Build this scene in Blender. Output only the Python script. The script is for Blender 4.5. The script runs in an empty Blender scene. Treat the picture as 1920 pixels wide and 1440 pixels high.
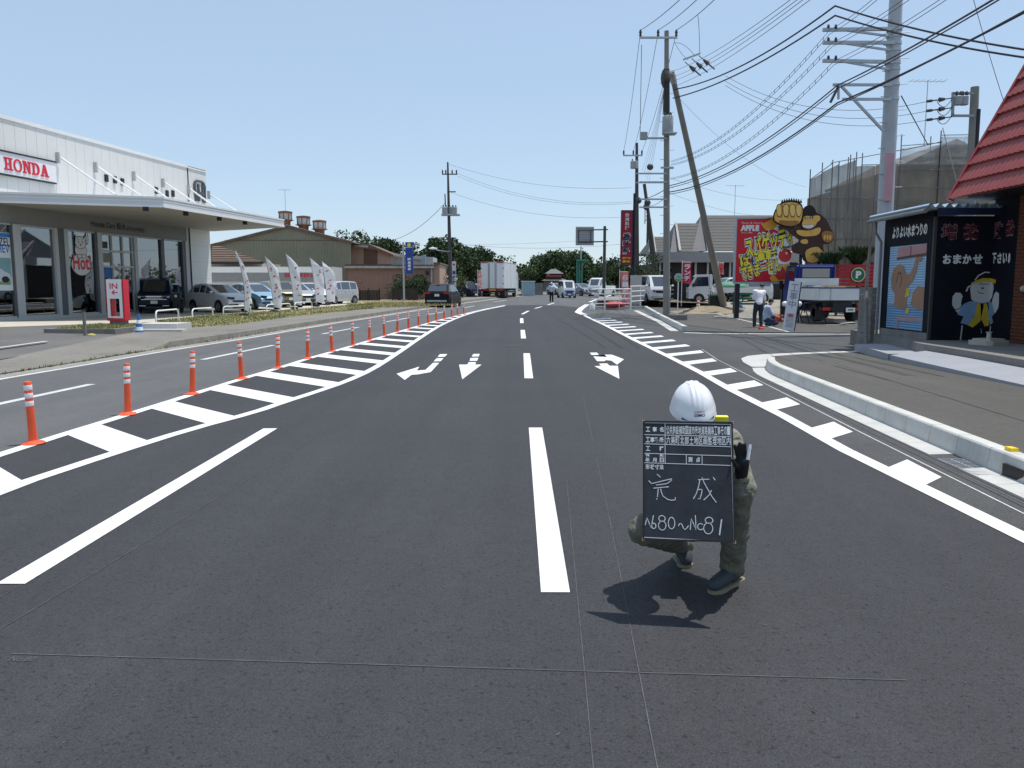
import bpy, bmesh, math, random
from mathutils import Vector, Matrix
from math import sin, cos, tan, atan, atan2, pi, sqrt, radians as R
random.seed(7)
S = bpy.context.scene
COL = S.collection

# ------------------------------------------------------------------ camera, sky, sun, exposure
F, CX, CY, PITCH, CH = 1520.0, 960.0, 720.0, R(6.94), 1.65      # picture geometry (1920 wide)
cam_d = bpy.data.cameras.new('camera')
cam_d.sensor_width = 36.0
cam_d.lens = F / 1920 * 36.0
cam_d.clip_end = 5000
cam = bpy.data.objects.new('camera', cam_d)
COL.objects.link(cam)
cam.location = (0, 0, CH)
cam.rotation_euler = (pi / 2 - PITCH, 0, 0)
S.camera = cam

SUN_EL, SUN_AZ = R(73.5), R(74)          # azimuth measured from +Y towards +X
W = bpy.data.worlds.new('World'); S.world = W; W.use_nodes = True
nt = W.node_tree; nt.nodes.clear()
sky = nt.nodes.new('ShaderNodeTexSky'); sky.sky_type = 'NISHITA'; sky.sun_disc = False
sky.sun_elevation = SUN_EL; sky.sun_rotation = SUN_AZ
sky.air_density = 1.0; sky.dust_density = 0.3; sky.ozone_density = 4.0; sky.altitude = 50
bg = nt.nodes.new('ShaderNodeBackground'); bg.inputs['Strength'].default_value = 0.13
out = nt.nodes.new('ShaderNodeOutputWorld')
hz = nt.nodes.new('ShaderNodeVectorMath'); hz.operation = 'MULTIPLY_ADD'      # thin even veil over the clear sky
hz.inputs[1].default_value = (.50, .47, .43); hz.inputs[2].default_value = (.325 / .13, .422 / .13, .552 / .13)
nt.links.new(sky.outputs[0], hz.inputs[0]); nt.links.new(hz.outputs[0], bg.inputs[0]); nt.links.new(bg.outputs[0], out.inputs[0])
sl = bpy.data.lights.new('sun', 'SUN'); sl.energy = 4.2; sl.angle = R(0.53); sl.color = (1.0, 0.965, 0.91)
so = bpy.data.objects.new('sun', sl); COL.objects.link(so)
sd = Vector((cos(SUN_EL) * sin(SUN_AZ), cos(SUN_EL) * cos(SUN_AZ), sin(SUN_EL)))
so.rotation_euler = sd.to_track_quat('Z', 'Y').to_euler()
so.location = (20, 10, 40)
S.view_settings.view_transform = 'Standard'; S.view_settings.look = 'None'
S.view_settings.exposure = 0.0; S.view_settings.gamma = 1.0
S.view_settings.use_curve_mapping = False

# ------------------------------------------------------------------ picture <-> place
FWD = Vector((0, cos(PITCH), -sin(PITCH))); UPV = Vector((0, sin(PITCH), cos(PITCH))); RGT = Vector((1, 0, 0))
EYE = Vector((0, 0, CH))

def rise(y):                      # the road climbs very gently beyond forty metres
    return 0.0060 * min(max(y - 40.0, 0.0), 110.0)

def ray(u, v):
    return FWD + RGT * ((u - CX) / F) + UPV * (-(v - CY) / F)

def G(u, v, z=0.0):               # sight line met with the ground raised by z
    d = ray(u, v); zz = z
    p = None
    for _ in range(12):
        t = (zz - CH) / d.z
        p = EYE + d * t
        zz = 0.6 * zz + 0.4 * (z + rise(p.y))
    return Vector((p.x, p.y, z + rise(p.y)))

def G2(u, v, z=0.0):
    p = G(u, v, z); return (p.x, p.y)

def P(u, v, y):                   # sight line met with the upright plane at distance y
    d = ray(u, v); return EYE + d * (y / d.y)

def PD(u, v, dist):
    return EYE + ray(u, v) * dist

def HIT(u, v, p0, n):
    d = ray(u, v); t = (p0 - EYE).dot(n) / d.dot(n); return EYE + d * t

# ------------------------------------------------------------------ materials
MATS = {}
def mat(name, col, rough=0.6, metal=0.0, var=0.07, scale=2.5, bump=0.0, bscale=40.0, spec=0.4, coat=0.0,
        dirt=0.0, alpha=1.0, fine=0.0):
    if name in MATS: return MATS[name]
    m = bpy.data.materials.new(name); m.use_nodes = True
    t = m.node_tree; b = t.nodes['Principled BSDF']
    b.inputs['Roughness'].default_value = rough; b.inputs['Metallic'].default_value = metal
    b.inputs['Specular IOR Level'].default_value = spec
    if coat: b.inputs['Coat Weight'].default_value = coat; b.inputs['Coat Roughness'].default_value = 0.04
    if alpha < 1: b.inputs['Alpha'].default_value = alpha
    tc = t.nodes.new('ShaderNodeTexCoord')
    last = t.nodes.new('ShaderNodeRGB'); last.outputs[0].default_value = (*col, 1); src = last.outputs[0]
    if var:
        nz = t.nodes.new('ShaderNodeTexNoise'); nz.inputs['Scale'].default_value = scale
        nz.inputs['Detail'].default_value = 5; nz.inputs['Roughness'].default_value = 0.65
        t.links.new(tc.outputs['Object'], nz.inputs['Vector'])
        mr = t.nodes.new('ShaderNodeMapRange'); mr.inputs[1].default_value = 0.3; mr.inputs[2].default_value = 0.7
        mr.inputs[3].default_value = 1 - var; mr.inputs[4].default_value = 1 + var
        t.links.new(nz.outputs['Fac'], mr.inputs[0])
        hs = t.nodes.new('ShaderNodeHueSaturation'); t.links.new(mr.outputs[0], hs.inputs['Value'])
        t.links.new(src, hs.inputs['Color']); src = hs.outputs[0]
    if fine:
        nf = t.nodes.new('ShaderNodeTexNoise'); nf.inputs['Scale'].default_value = scale * 18
        nf.inputs['Detail'].default_value = 3
        t.links.new(tc.outputs['Object'], nf.inputs['Vector'])
        mf = t.nodes.new('ShaderNodeMapRange'); mf.inputs[1].default_value = 0.3; mf.inputs[2].default_value = 0.7
        mf.inputs[3].default_value = 1 - fine; mf.inputs[4].default_value = 1 + fine
        t.links.new(nf.outputs['Fac'], mf.inputs[0])
        hf = t.nodes.new('ShaderNodeHueSaturation'); t.links.new(mf.outputs[0], hf.inputs['Value'])
        t.links.new(src, hf.inputs['Color']); src = hf.outputs[0]
    if dirt:
        nd = t.nodes.new('ShaderNodeTexNoise'); nd.inputs['Scale'].default_value = scale * 0.6
        nd.inputs['Detail'].default_value = 8; nd.inputs['Roughness'].default_value = 0.75
        mp = t.nodes.new('ShaderNodeMapping'); mp.inputs['Scale'].default_value = (1, 1, 0.25)
        t.links.new(tc.outputs['Object'], mp.inputs[0]); t.links.new(mp.outputs[0], nd.inputs['Vector'])
        md = t.nodes.new('ShaderNodeMapRange'); md.inputs[1].default_value = 0.52; md.inputs[2].default_value = 0.72
        md.inputs[3].default_value = 0; md.inputs[4].default_value = dirt
        t.links.new(nd.outputs['Fac'], md.inputs[0])
        mx = t.nodes.new('ShaderNodeMixRGB'); mx.inputs[2].default_value = (0.10, 0.085, 0.065, 1)
        t.links.new(md.outputs[0], mx.inputs[0]); t.links.new(src, mx.inputs[1]); src = mx.outputs[0]
    t.links.new(src, b.inputs['Base Color'])
    if bump:
        nb = t.nodes.new('ShaderNodeTexNoise'); nb.inputs['Scale'].default_value = bscale
        nb.inputs['Detail'].default_value = 4
        t.links.new(tc.outputs['Object'], nb.inputs['Vector'])
        bp = t.nodes.new('ShaderNodeBump'); bp.inputs['Strength'].default_value = bump
        bp.inputs['Distance'].default_value = 0.01
        t.links.new(nb.outputs['Fac'], bp.inputs['Height']); t.links.new(bp.outputs[0], b.inputs['Normal'])
    MATS[name] = m
    return m

def asphalt(name, col, speck=0.35, pits=0.5, patch=0.12, lanes=0.08, spec=0.3, rough=0.8, fine_scale=150, stains=0.0):
    m = bpy.data.materials.new(name); m.use_nodes = True
    t = m.node_tree; b = t.nodes['Principled BSDF']; L = t.links.new
    b.inputs['Roughness'].default_value = rough; b.inputs['Specular IOR Level'].default_value = spec
    tc = t.nodes.new('ShaderNodeTexCoord'); vec = tc.outputs['Object']
    def noise(scale, detail, lo, hi, a, bb, v=vec, rough=.6):
        n = t.nodes.new('ShaderNodeTexNoise'); n.inputs['Scale'].default_value = scale
        n.inputs['Detail'].default_value = detail; n.inputs['Roughness'].default_value = rough; L(v, n.inputs['Vector'])
        r = t.nodes.new('ShaderNodeMapRange'); r.inputs[1].default_value = lo; r.inputs[2].default_value = hi
        r.inputs[3].default_value = a; r.inputs[4].default_value = bb; L(n.outputs['Fac'], r.inputs[0]); return r.outputs[0], n
    def mul(a, c):
        k = t.nodes.new('ShaderNodeMath'); k.operation = 'MULTIPLY'; L(a, k.inputs[0]); L(c, k.inputs[1]); return k.outputs[0]
    a1, n1 = noise(fine_scale, 2, .35, .68, 1 - speck, 1 + speck)
    a2, _ = noise(0.35, 5, .3, .7, 1 - patch, 1 + patch)
    a3, n3 = noise(38, 3, .30, .42, 1 - pits, 1.0)          # sparse dark pits
    mp = t.nodes.new('ShaderNodeMapping'); mp.inputs['Scale'].default_value = (1.3, 0.03, 1); L(vec, mp.inputs[0])
    a4, _ = noise(1.0, 3, .3, .7, 1 - lanes, 1 + lanes, mp.outputs[0])
    a5, _ = noise(7, 4, .3, .7, .93, 1.07)
    val = mul(mul(mul(a1, a2), mul(a3, a4)), a5)
    if stains:
        a6, _ = noise(0.9, 7, .55, .70, 1.0, 1 - stains, rough=.75); val = mul(val, a6)
    hs = t.nodes.new('ShaderNodeHueSaturation'); hs.inputs['Color'].default_value = (*col, 1)
    L(val, hs.inputs['Value']); L(hs.outputs[0], b.inputs['Base Color'])
    bp = t.nodes.new('ShaderNodeBump'); bp.inputs['Strength'].default_value = 0.55; bp.inputs['Distance'].default_value = 0.006
    ad = t.nodes.new('ShaderNodeMath'); ad.operation = 'ADD'; L(n1.outputs['Fac'], ad.inputs[0]); L(n3.outputs['Fac'], ad.inputs[1])
    L(ad.outputs[0], bp.inputs['Height']); L(bp.outputs[0], b.inputs['Normal'])
    MATS[name] = m
    return m

def glassmat(name, tint=(0.75, 0.85, 0.85), refl=0.35, opaque=None):
    m = bpy.data.materials.new(name); m.use_nodes = True
    t = m.node_tree; t.nodes.clear(); L = t.links.new
    o = t.nodes.new('ShaderNodeOutputMaterial')
    tr = t.nodes.new('ShaderNodeBsdfTransparent'); tr.inputs[0].default_value = (*tint, 1)
    gl = t.nodes.new('ShaderNodeBsdfGlossy'); gl.inputs['Roughness'].default_value = 0.02
    gl.inputs[0].default_value = (0.9, 0.95, 1, 1)
    fr = t.nodes.new('ShaderNodeFresnel'); fr.inputs[0].default_value = 1.5
    ad = t.nodes.new('ShaderNodeMath'); ad.operation = 'ADD'; ad.use_clamp = True; ad.inputs[1].default_value = refl
    L(fr.outputs[0], ad.inputs[0])
    mx = t.nodes.new('ShaderNodeMixShader'); L(ad.outputs[0], mx.inputs[0]); L(tr.outputs[0], mx.inputs[1]); L(gl.outputs[0], mx.inputs[2])
    L(mx.outputs[0], o.inputs[0])
    MATS[name] = m
    return m

def meshcloth(name, col, trans):
    m = bpy.data.materials.new(name); m.use_nodes = True
    t = m.node_tree; t.nodes.clear(); L = t.links.new
    o = t.nodes.new('ShaderNodeOutputMaterial')
    tr = t.nodes.new('ShaderNodeBsdfTransparent')
    df = t.nodes.new('ShaderNodeBsdfDiffuse'); df.inputs[0].default_value = (*col, 1)
    tl = t.nodes.new('ShaderNodeBsdfTranslucent'); tl.inputs[0].default_value = (*col, 1)
    m1 = t.nodes.new('ShaderNodeMixShader'); m1.inputs[0].default_value = 0.35; L(df.outputs[0], m1.inputs[1]); L(tl.outputs[0], m1.inputs[2])
    tc = t.nodes.new('ShaderNodeTexCoord')
    nz = t.nodes.new('ShaderNodeTexNoise'); nz.inputs['Scale'].default_value = 0.7; L(tc.outputs['Object'], nz.inputs['Vector'])
    mr = t.nodes.new('ShaderNodeMapRange'); mr.inputs[1].default_value = .3; mr.inputs[2].default_value = .7
    mr.inputs[3].default_value = max(0, trans - .12); mr.inputs[4].default_value = min(1, trans + .12); L(nz.outputs['Fac'], mr.inputs[0])
    m2 = t.nodes.new('ShaderNodeMixShader'); L(mr.outputs[0], m2.inputs[0]); L(m1.outputs[0], m2.inputs[1]); L(tr.outputs[0], m2.inputs[2])
    L(m2.outputs[0], o.inputs[0])
    MATS[name] = m
    return m

# ------------------------------------------------------------------ mesh building
class MB:
    def __init__(s): s.v = []; s.f = []; s.mi = []; s.cur = 0
    def add(s, vs, fs):
        o = len(s.v); s.v += [Vector(p) for p in vs]
        for f in fs: s.f.append([i + o for i in f]); s.mi.append(s.cur)
        return s
    def quad(s, *p): return s.add(p, [list(range(len(p)))])
    def bx(s, x0, x1, y0, y1, z0, z1, M=None):
        vs = [Vector((x, y, z)) for z in (z0, z1) for y in (y0, y1) for x in (x0, x1)]
        if M: vs = [M @ p for p in vs]
        return s.add(vs, [(0, 2, 3, 1), (4, 5, 7, 6), (0, 1, 5, 4), (2, 6, 7, 3), (0, 4, 6, 2), (1, 3, 7, 5)])
    def box(s, c, d, rz=0, M=None):
        m = Matrix.Translation(c) @ Matrix.Rotation(rz, 4, 'Z')
        if M: m = M @ m
        return s.bx(-d[0] / 2, d[0] / 2, -d[1] / 2, d[1] / 2, -d[2] / 2, d[2] / 2, m)
    def bar(s, a, b, w, h, up=(0, 0, 1)):            # rectangular beam from a to b
        a, b = Vector(a), Vector(b); d = (b - a); L = d.length; d = d / L
        u = Vector(up); r = d.cross(u)
        if r.length < 1e-4: r = d.cross(Vector((1, 0, 0)))
        r.normalize(); u = r.cross(d)
        M = Matrix((( r.x, d.x, u.x, a.x), (r.y, d.y, u.y, a.y), (r.z, d.z, u.z, a.z), (0, 0, 0, 1)))
        return s.bx(-w / 2, w / 2, 0, L, -h / 2, h / 2, M)
    def tube(s, pts, r, n=8, caps=True):
        pts = [Vector(p) for p in pts]; k = len(pts)
        rs = r if isinstance(r, (list, tuple)) else [r] * k
        o = len(s.v); prev = None
        for i, p in enumerate(pts):
            d = (pts[min(i + 1, k - 1)] - pts[max(i - 1, 0)]).normalized()
            if prev is None:
                a = d.cross(Vector((0, 0, 1)))
                if a.length < 1e-3: a = d.cross(Vector((1, 0, 0)))
            else: a = prev - d * prev.dot(d)
            a.normalize(); prev = a; b = d.cross(a)
            for j in range(n):
                an = 2 * pi * j / n; s.v.append(p + (a * cos(an) + b * sin(an)) * rs[i])
        for i in range(k - 1):
            for j in range(n):
                q = (j + 1) % n
                s.f.append([o + i * n + j, o + i * n + q, o + (i + 1) * n + q, o + (i + 1) * n + j]); s.mi.append(s.cur)
        if caps:
            s.f.append([o + j for j in range(n)][::-1]); s.mi.append(s.cur)
            s.f.append([o + (k - 1) * n + j for j in range(n)]); s.mi.append(s.cur)
        return s
    def lathe(s, prof, n=16, M=None):
        o = len(s.v); k = len(prof)
        for (r, z) in prof:
            for j in range(n):
                an = 2 * pi * j / n; p = Vector((r * cos(an), r * sin(an), z)); s.v.append(M @ p if M else p)
        for i in range(k - 1):
            for j in range(n):
                q = (j + 1) % n
                s.f.append([o + i * n + j, o + i * n + q, o + (i + 1) * n + q, o + (i + 1) * n + j]); s.mi.append(s.cur)
        s.f.append([o + j for j in range(n)][::-1]); s.mi.append(s.cur)
        s.f.append([o + (k - 1) * n + j for j in range(n)]); s.mi.append(s.cur)
        return s
    def ell(s, c, r, n=12, k=8, M=None):
        prof = [(max(1e-4, sin(pi * i / k)), -cos(pi * i / k)) for i in range(k + 1)]
        m = Matrix.Translation(c) @ (M if M else Matrix()) @ Matrix.Diagonal((*r, 1))
        return s.lathe(prof, n, m)
    def prism(s, poly, M, d0, d1):                    # poly in local xy, thickness along local z
        n = len(poly)
        vs = [M @ Vector((x, y, d0)) for x, y in poly] + [M @ Vector((x, y, d1)) for x, y in poly]
        fs = [list(range(n))[::-1], list(range(n, 2 * n))] + [(i, (i + 1) % n, n + (i + 1) % n, n + i) for i in range(n)]
        return s.add(vs, fs)
    def build(s, name, m, parent=None, smooth=None, world=False):
        return link(s.mesh(name, m, parent if world else None, smooth), name, parent)
    def mesh(s, name, m, inv=None, smooth=None):
        me = bpy.data.meshes.new(name)
        vs = s.v
        if inv is not None:
            Mi = basis(inv).inverted(); vs = [Mi @ p for p in vs]
        me.from_pydata([tuple(p) for p in vs], [], s.f)
        ms = m if isinstance(m, (list, tuple)) else [m]
        for q in ms: me.materials.append(q)
        for p, i in zip(me.polygons, s.mi): p.material_index = i
        b = bmesh.new(); b.from_mesh(me); bmesh.ops.recalc_face_normals(b, faces=b.faces); b.to_mesh(me); b.free()
        if smooth:
            me.shade_smooth(); me.set_sharp_from_angle(angle=R(smooth))
        me.update()
        return me

def basis(o):
    M = Matrix.Translation(o.location) @ o.rotation_euler.to_matrix().to_4x4()
    p = o.parent
    while p:
        M = Matrix.Translation(p.location) @ p.rotation_euler.to_matrix().to_4x4() @ M; p = p.parent
    return M

def link(me, name, parent=None):
    o = bpy.data.objects.new(name, me); COL.objects.link(o)
    if parent: o.parent = parent
    return o

def tag(o, label=None, cat=None, group=None, kind=None):
    if label: o['label'] = label
    if cat: o['category'] = cat
    if group: o['group'] = group
    if kind: o['kind'] = kind
    return o

def thing(name, label, cat, loc=(0, 0, 0), rz=0.0, group=None):
    o = bpy.data.objects.new(name, None); COL.objects.link(o); o.empty_display_size = 0.2
    o.location = loc; o.rotation_euler = (0, 0, rz)
    return tag(o, label, cat, group)

def clone(o, parent=None, **kw):
    c = o.copy(); COL.objects.link(c)
    if parent: c.parent = parent
    for ch in list(o.children): clone(ch, c)
    return c

def sheet(name, pts, z, m, kind='structure', parent=None, label=None, holes=None):
    b = bmesh.new()
    vs = [b.verts.new((p[0], p[1], 0)) for p in pts]; b.faces.new(vs)
    bmesh.ops.triangulate(b, faces=b.faces[:])
    for yy in (40.0, 150.0):
        bmesh.ops.bisect_plane(b, geom=b.verts[:] + b.edges[:] + b.faces[:], plane_co=(0, yy, 0), plane_no=(0, 1, 0))
    zf = z if callable(z) else (lambda x, y: z)
    for v in b.verts: v.co.z = zf(v.co.x, v.co.y) + rise(v.co.y)
    for f in b.faces:
        if f.normal.z < 0: pass
    bmesh.ops.recalc_face_normals(b, faces=b.faces)
    b.normal_update()
    for f in b.faces:
        if f.normal.z < 0: f.normal_flip()
    if kind and not parent and max(v.co.z - rise(v.co.y) for v in b.verts) > .02:      # a raised sheet has sides
        ed = [e for e in b.edges if len(e.link_faces) == 1]
        nv = bmesh.ops.extrude_edge_only(b, edges=ed)['geom']
        for v in nv:
            if isinstance(v, bmesh.types.BMVert): v.co.z = rise(v.co.y) - .08
    me = bpy.data.meshes.new(name); b.to_mesh(me); b.free(); me.materials.append(m)
    o = link(me, name, parent)
    if kind and not parent: o['kind'] = kind
    if label: o['label'] = label
    return o

# ------------------------------------------------------------------ lettering
_tc = {}
def glyphs(body, off=0.0, spacing=1.0):
    key = (body, off, spacing)
    if key not in _tc:
        c = bpy.data.curves.new('t', 'FONT'); c.body = body; c.resolution_u = 2; c.offset = off; c.space_character = spacing
        o = bpy.data.objects.new('t', c); COL.objects.link(o)
        dg = bpy.context.evaluated_depsgraph_get(); dg.update()
        me = bpy.data.meshes.new_from_object(o.evaluated_get(dg))
        V = [v.co.copy() for v in me.vertices]; Fc = [list(p.vertices) for p in me.polygons]
        bpy.data.objects.remove(o); bpy.data.curves.remove(c); bpy.data.meshes.remove(me)
        _tc[key] = (V, Fc)
    return _tc[key]

def frame(o, r, up):
    r = Vector(r).normalized(); up = Vector(up); up = (up - r * up.dot(r)).normalized(); n = r.cross(up)
    return Matrix(((r.x, up.x, n.x, o[0]), (r.y, up.y, n.y, o[1]), (r.z, up.z, n.z, o[2]), (0, 0, 0, 1)))

def text_into(mb, body, M, x, y, w, h, off=0.0, lift=0.003, spacing=1.0, fitref=None, shear=0.0):
    """letters filling the box (x,y,w,h) of the frame M, lifted off its surface"""
    V, Fc = glyphs(body, off, spacing)
    if not V: return
    RV = glyphs(body, fitref, spacing)[0] if fitref is not None else V
    x0 = min(p.x for p in RV); x1 = max(p.x for p in RV); y0 = min(p.y for p in RV); y1 = max(p.y for p in RV)
    sx = w / max(1e-6, x1 - x0); sy = h / max(1e-6, y1 - y0)
    vs = []
    for p in V:
        lx = (p.x - x0) * sx; ly = (p.y - y0) * sy
        vs.append(M @ Vector((x + lx + shear * ly, y + ly, lift)))
    mb.add(vs, Fc)

def vtext_into(mb, body, M, xc, ytop, w, h, off=0.0, lift=0.003, gap=0.12):
    n = len(body); ch = h / n
    for i, c in enumerate(body):
        text_into(mb, c, M, xc - w / 2, ytop - (i + 1) * ch + ch * gap / 2, w, ch * (1 - gap), off, lift)

def stroke_into(mb, pts, M, w, lift=0.002):
    pts = [Vector((p[0], p[1], 0)) for p in pts]
    L = []
    for i, p in enumerate(pts):
        d = (pts[min(i + 1, len(pts) - 1)] - pts[max(i - 1, 0)])
        if d.length < 1e-9: d = Vector((1, 0, 0))
        d.normalize(); nrm = Vector((-d.y, d.x, 0)) * w / 2
        L.append((p + nrm, p - nrm))
    for i in range(len(L) - 1):
        q = [L[i][0], L[i][1], L[i + 1][1], L[i + 1][0]]
        mb.add([M @ (a + Vector((0, 0, lift))) for a in q], [(0, 1, 2, 3)])

def catenary(a, b, sag, n=14):
    a, b = Vector(a), Vector(b)
    return [a.lerp(b, i / n) - Vector((0, 0, sag * 4 * (i / n) * (1 - i / n))) for i in range(n + 1)]

def baked(mb, voxel, smooth_it=6, extra=None):
    """union of overlapping closed shapes as one continuous skin"""
    me = mb.mesh('tmp', bpy.data.materials[0] if len(bpy.data.materials) else None)
    o = bpy.data.objects.new('tmp', me); COL.objects.link(o)
    md = o.modifiers.new('r', 'REMESH'); md.mode = 'VOXEL'; md.voxel_size = voxel
    ms = o.modifiers.new('s', 'SMOOTH'); ms.factor = 0.5; ms.iterations = smooth_it
    if extra: extra(o)
    dg = bpy.context.evaluated_depsgraph_get(); dg.update()
    r = bpy.data.meshes.new_from_object(o.evaluated_get(dg))
    bpy.data.objects.remove(o); bpy.data.meshes.remove(me)
    r.materials.clear(); r.shade_smooth()
    return r

def capsule(mb, a, b, ra, rb, n=10):
    a, b = Vector(a), Vector(b); d = (b - a); L = d.length
    if L < 1e-6: mb.ell(a, (ra, ra, ra), n, 6); return
    d /= L; pts = []; rs = []
    for k in range(4, 0, -1):
        an = pi / 2 * k / 4; pts.append(a - d * ra * sin(an)); rs.append(max(1e-3, ra * cos(an)))
    pts += [a, b]; rs += [ra, rb]
    for k in range(1, 5):
        an = pi / 2 * k / 4; pts.append(b + d * rb * sin(an)); rs.append(max(1e-3, rb * cos(an)))
    mb.tube(pts, rs, n)

def chain(mb, pts, n=10):          # pts: (Vector, radius)
    for (a, ra), (b, rb) in zip(pts[:-1], pts[1:]): capsule(mb, a, b, ra, rb, n)
# ------------------------------------------------------------------ palette
A_NEW = asphalt('new_asphalt', (0.0415, 0.0412, 0.0442), speck=.36, pits=.62, patch=.10, lanes=.12, spec=.35, rough=.78)
A_OLD = asphalt('old_asphalt', (0.112, 0.112, 0.112), speck=.30, pits=.30, patch=.10, lanes=.10, fine_scale=110, stains=.12)
A_SIDE = asphalt('side_street_asphalt', (0.074, 0.073, 0.072), speck=.30, pits=.35, patch=.16, lanes=.05, fine_scale=110, stains=.25)
A_WALK = asphalt('pavement_asphalt', (0.092, 0.086, 0.077), speck=.25, pits=.25, patch=.10, lanes=.08, fine_scale=90, stains=.15)
A_LEFT = asphalt('worn_pavement', (0.205, 0.190, 0.165), speck=.22, pits=.2, patch=.12, lanes=.06, fine_scale=60, stains=.22)
M_PAINT = asphalt('road_paint', (0.74, 0.74, 0.73), speck=.07, pits=.18, patch=.06, lanes=.05, spec=.4, rough=.6, fine_scale=120, stains=.16)
M_OLDPAINT = asphalt('worn_road_paint', (0.55, 0.55, 0.54), speck=.18, pits=.35, patch=.15, lanes=.05, fine_scale=60, stains=.3)
M_CHALK = mat('chalk', (0.095, 0.095, 0.10), .95, var=.4, scale=9)
M_CONC = mat('kerb_concrete', (0.54, 0.53, 0.49), .85, var=.10, scale=3, bump=.15, bscale=60, dirt=.25, fine=.06)
M_CONC2 = mat('gutter_concrete', (0.50, 0.49, 0.46), .85, var=.08, scale=3, bump=.15, bscale=60, dirt=.15, fine=.06)
M_CONCD = mat('weathered_concrete', (0.20, 0.19, 0.175), .9, var=.18, scale=2, bump=.3, bscale=30, dirt=.6, fine=.1)
M_FORE = mat('forecourt_concrete', (0.50, 0.46, 0.38), .85, var=.08, scale=.8, dirt=.15, fine=.05)
M_DIRT = mat('dry_soil', (0.27, 0.22, 0.15), .95, var=.2, scale=1.2, bump=.5, bscale=14, fine=.15)
M_FIELD = mat('rough_ground', (0.16, 0.15, 0.085), .95, var=.25, scale=.25, fine=.2)
M_GRASSB = mat('verge_soil', (0.26, 0.235, 0.115), .95, var=.3, scale=1.1, bump=.5, bscale=14, fine=.25)
M_BLACK = mat('black_plastic', (0.012, 0.012, 0.013), .5, var=.1)
M_DARK = mat('dark_metal', (0.03, 0.031, 0.034), .45, var=.15, metal=.3)
M_STEEL = mat('galvanised_steel', (0.42, 0.44, 0.46), .45, metal=.55, var=.12, scale=4)
M_WHITE = mat('white_paint', (0.78, 0.78, 0.77), .45, var=.04, scale=2, dirt=.06)
M_ORANGE = mat('delineator_orange', (0.80, 0.105, 0.035), .5, var=.06, scale=6)
M_REFL = mat('reflective_band', (0.80, 0.80, 0.80), .35, var=.03)
M_RED = mat('sign_red', (0.62, 0.015, 0.04), .4, var=.05)
M_YELLOW = mat('bright_yellow', (0.85, 0.60, 0.02), .5, var=.05)

# ------------------------------------------------------------------ ground sheets
def far_ground():
    b = MB(); ys = [-60, 0, 20, 40, 60, 80, 110, 150, 300, 900, 4000]; xs = [-4000, -600, -100, -40, 0, 40, 100, 600, 4000]
    for i in range(len(ys) - 1):
        for j in range(len(xs) - 1):
            b.quad(*[(x, y, -0.07 + rise(y)) for x, y in ((xs[j], ys[i]), (xs[j + 1], ys[i]), (xs[j + 1], ys[i + 1]), (xs[j], ys[i + 1]))])
    tag(b.build('ground', M_FIELD), kind='structure')
far_ground()

RL_PX = [(-600, 815), (0, 711), (175, 682), (300, 660), (420, 641.5), (480, 632), (570, 616), (655, 602), (773, 584), (864, 569), (977, 555), (1032, 549.5), (1075, 545)]
RL = [G2(u, v) for u, v in RL_PX]                      # left edge of the carriageway
def smooth_line(p, it=2):
    p = [Vector((a[0], a[1])) for a in p]
    for _ in range(it):
        q = [p[0]]
        for a, b in zip(p[:-1], p[1:]): q += [a.lerp(b, .25), a.lerp(b, .75)]
        p = q + [p[-1]]
    return [(a.x, a.y) for a in p]
RLs = smooth_line(RL)
road_right = [(45, 170), (14, 110), (9.5, 78), (9, 56), (30, 54), (30, 4), (3, -4)]
tag(sheet('road', [(-9, -4)] + RLs + [(60, 200)] + road_right, 0.0, A_OLD), kind='structure')

POST_PX = [(63, 833), (240, 778), (361, 740), (453, 711), (521.5, 691), (577, 673), (623, 660), (661.6, 648.6), (692.6, 639), (721, 630.6),
           (744.7, 623.4), (766, 617), (785, 611.6), (802.7, 606.4), (818, 602), (832.6, 598.4), (846.6, 595), (858, 592), (869.4, 589.2)]
POSTS = [G2(u, v) for u, v in POST_PX]
L1 = [(-5.0, -1.5), (-5.0, 3.0), (-5.02, 6.2)] + POSTS + [G2(905, 580.5), G2(948, 572.5)]
L1 = smooth_line(L1, 1)
L2_PX = [(-364, 1076), (0, 922), (212, 852), (355, 807), (480, 774), (531, 756), (585, 739), (644, 719), (695.5, 696.5), (740, 668.5), (797, 629.5), (830, 609.5), (862, 595), (900, 583.5), (949, 573.6)]
L2 = smooth_line([G2(u - 3, v) for u, v in L2_PX], 1)
R1_PX = [(2600, 1330), (1920, 1020.6), (1738, 929), (1571, 845.6), (1460, 782), (1362, 731.7), (1306, 699), (1247.5, 669), (1185, 638), (1131, 610), (1093, 591.5)]
R1e = [G2(u, v) for u, v in R1_PX]                     # carriageway edge of the line
R1 = [(x + .078, y) for x, y in R1e]
R2 = [(3.45, 2.0), (3.62, 5.5), (3.85, 9.0), (4.18, 13.5), (4.5, 18.0), (4.85, 21.0), (4.93, 28.0), (4.97, 35.0), (4.95, 42.0)]
def xat(line, y):
    for (x0, y0), (x1, y1) in zip(line[:-1], line[1:]):
        if min(y0, y1) <= y <= max(y0, y1) and y0 != y1: return x0 + (x1 - x0) * (y - y0) / (y1 - y0)
    return line[0][0] if abs(line[0][1] - y) < abs(line[-1][1] - y) else line[-1][0]

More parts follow.
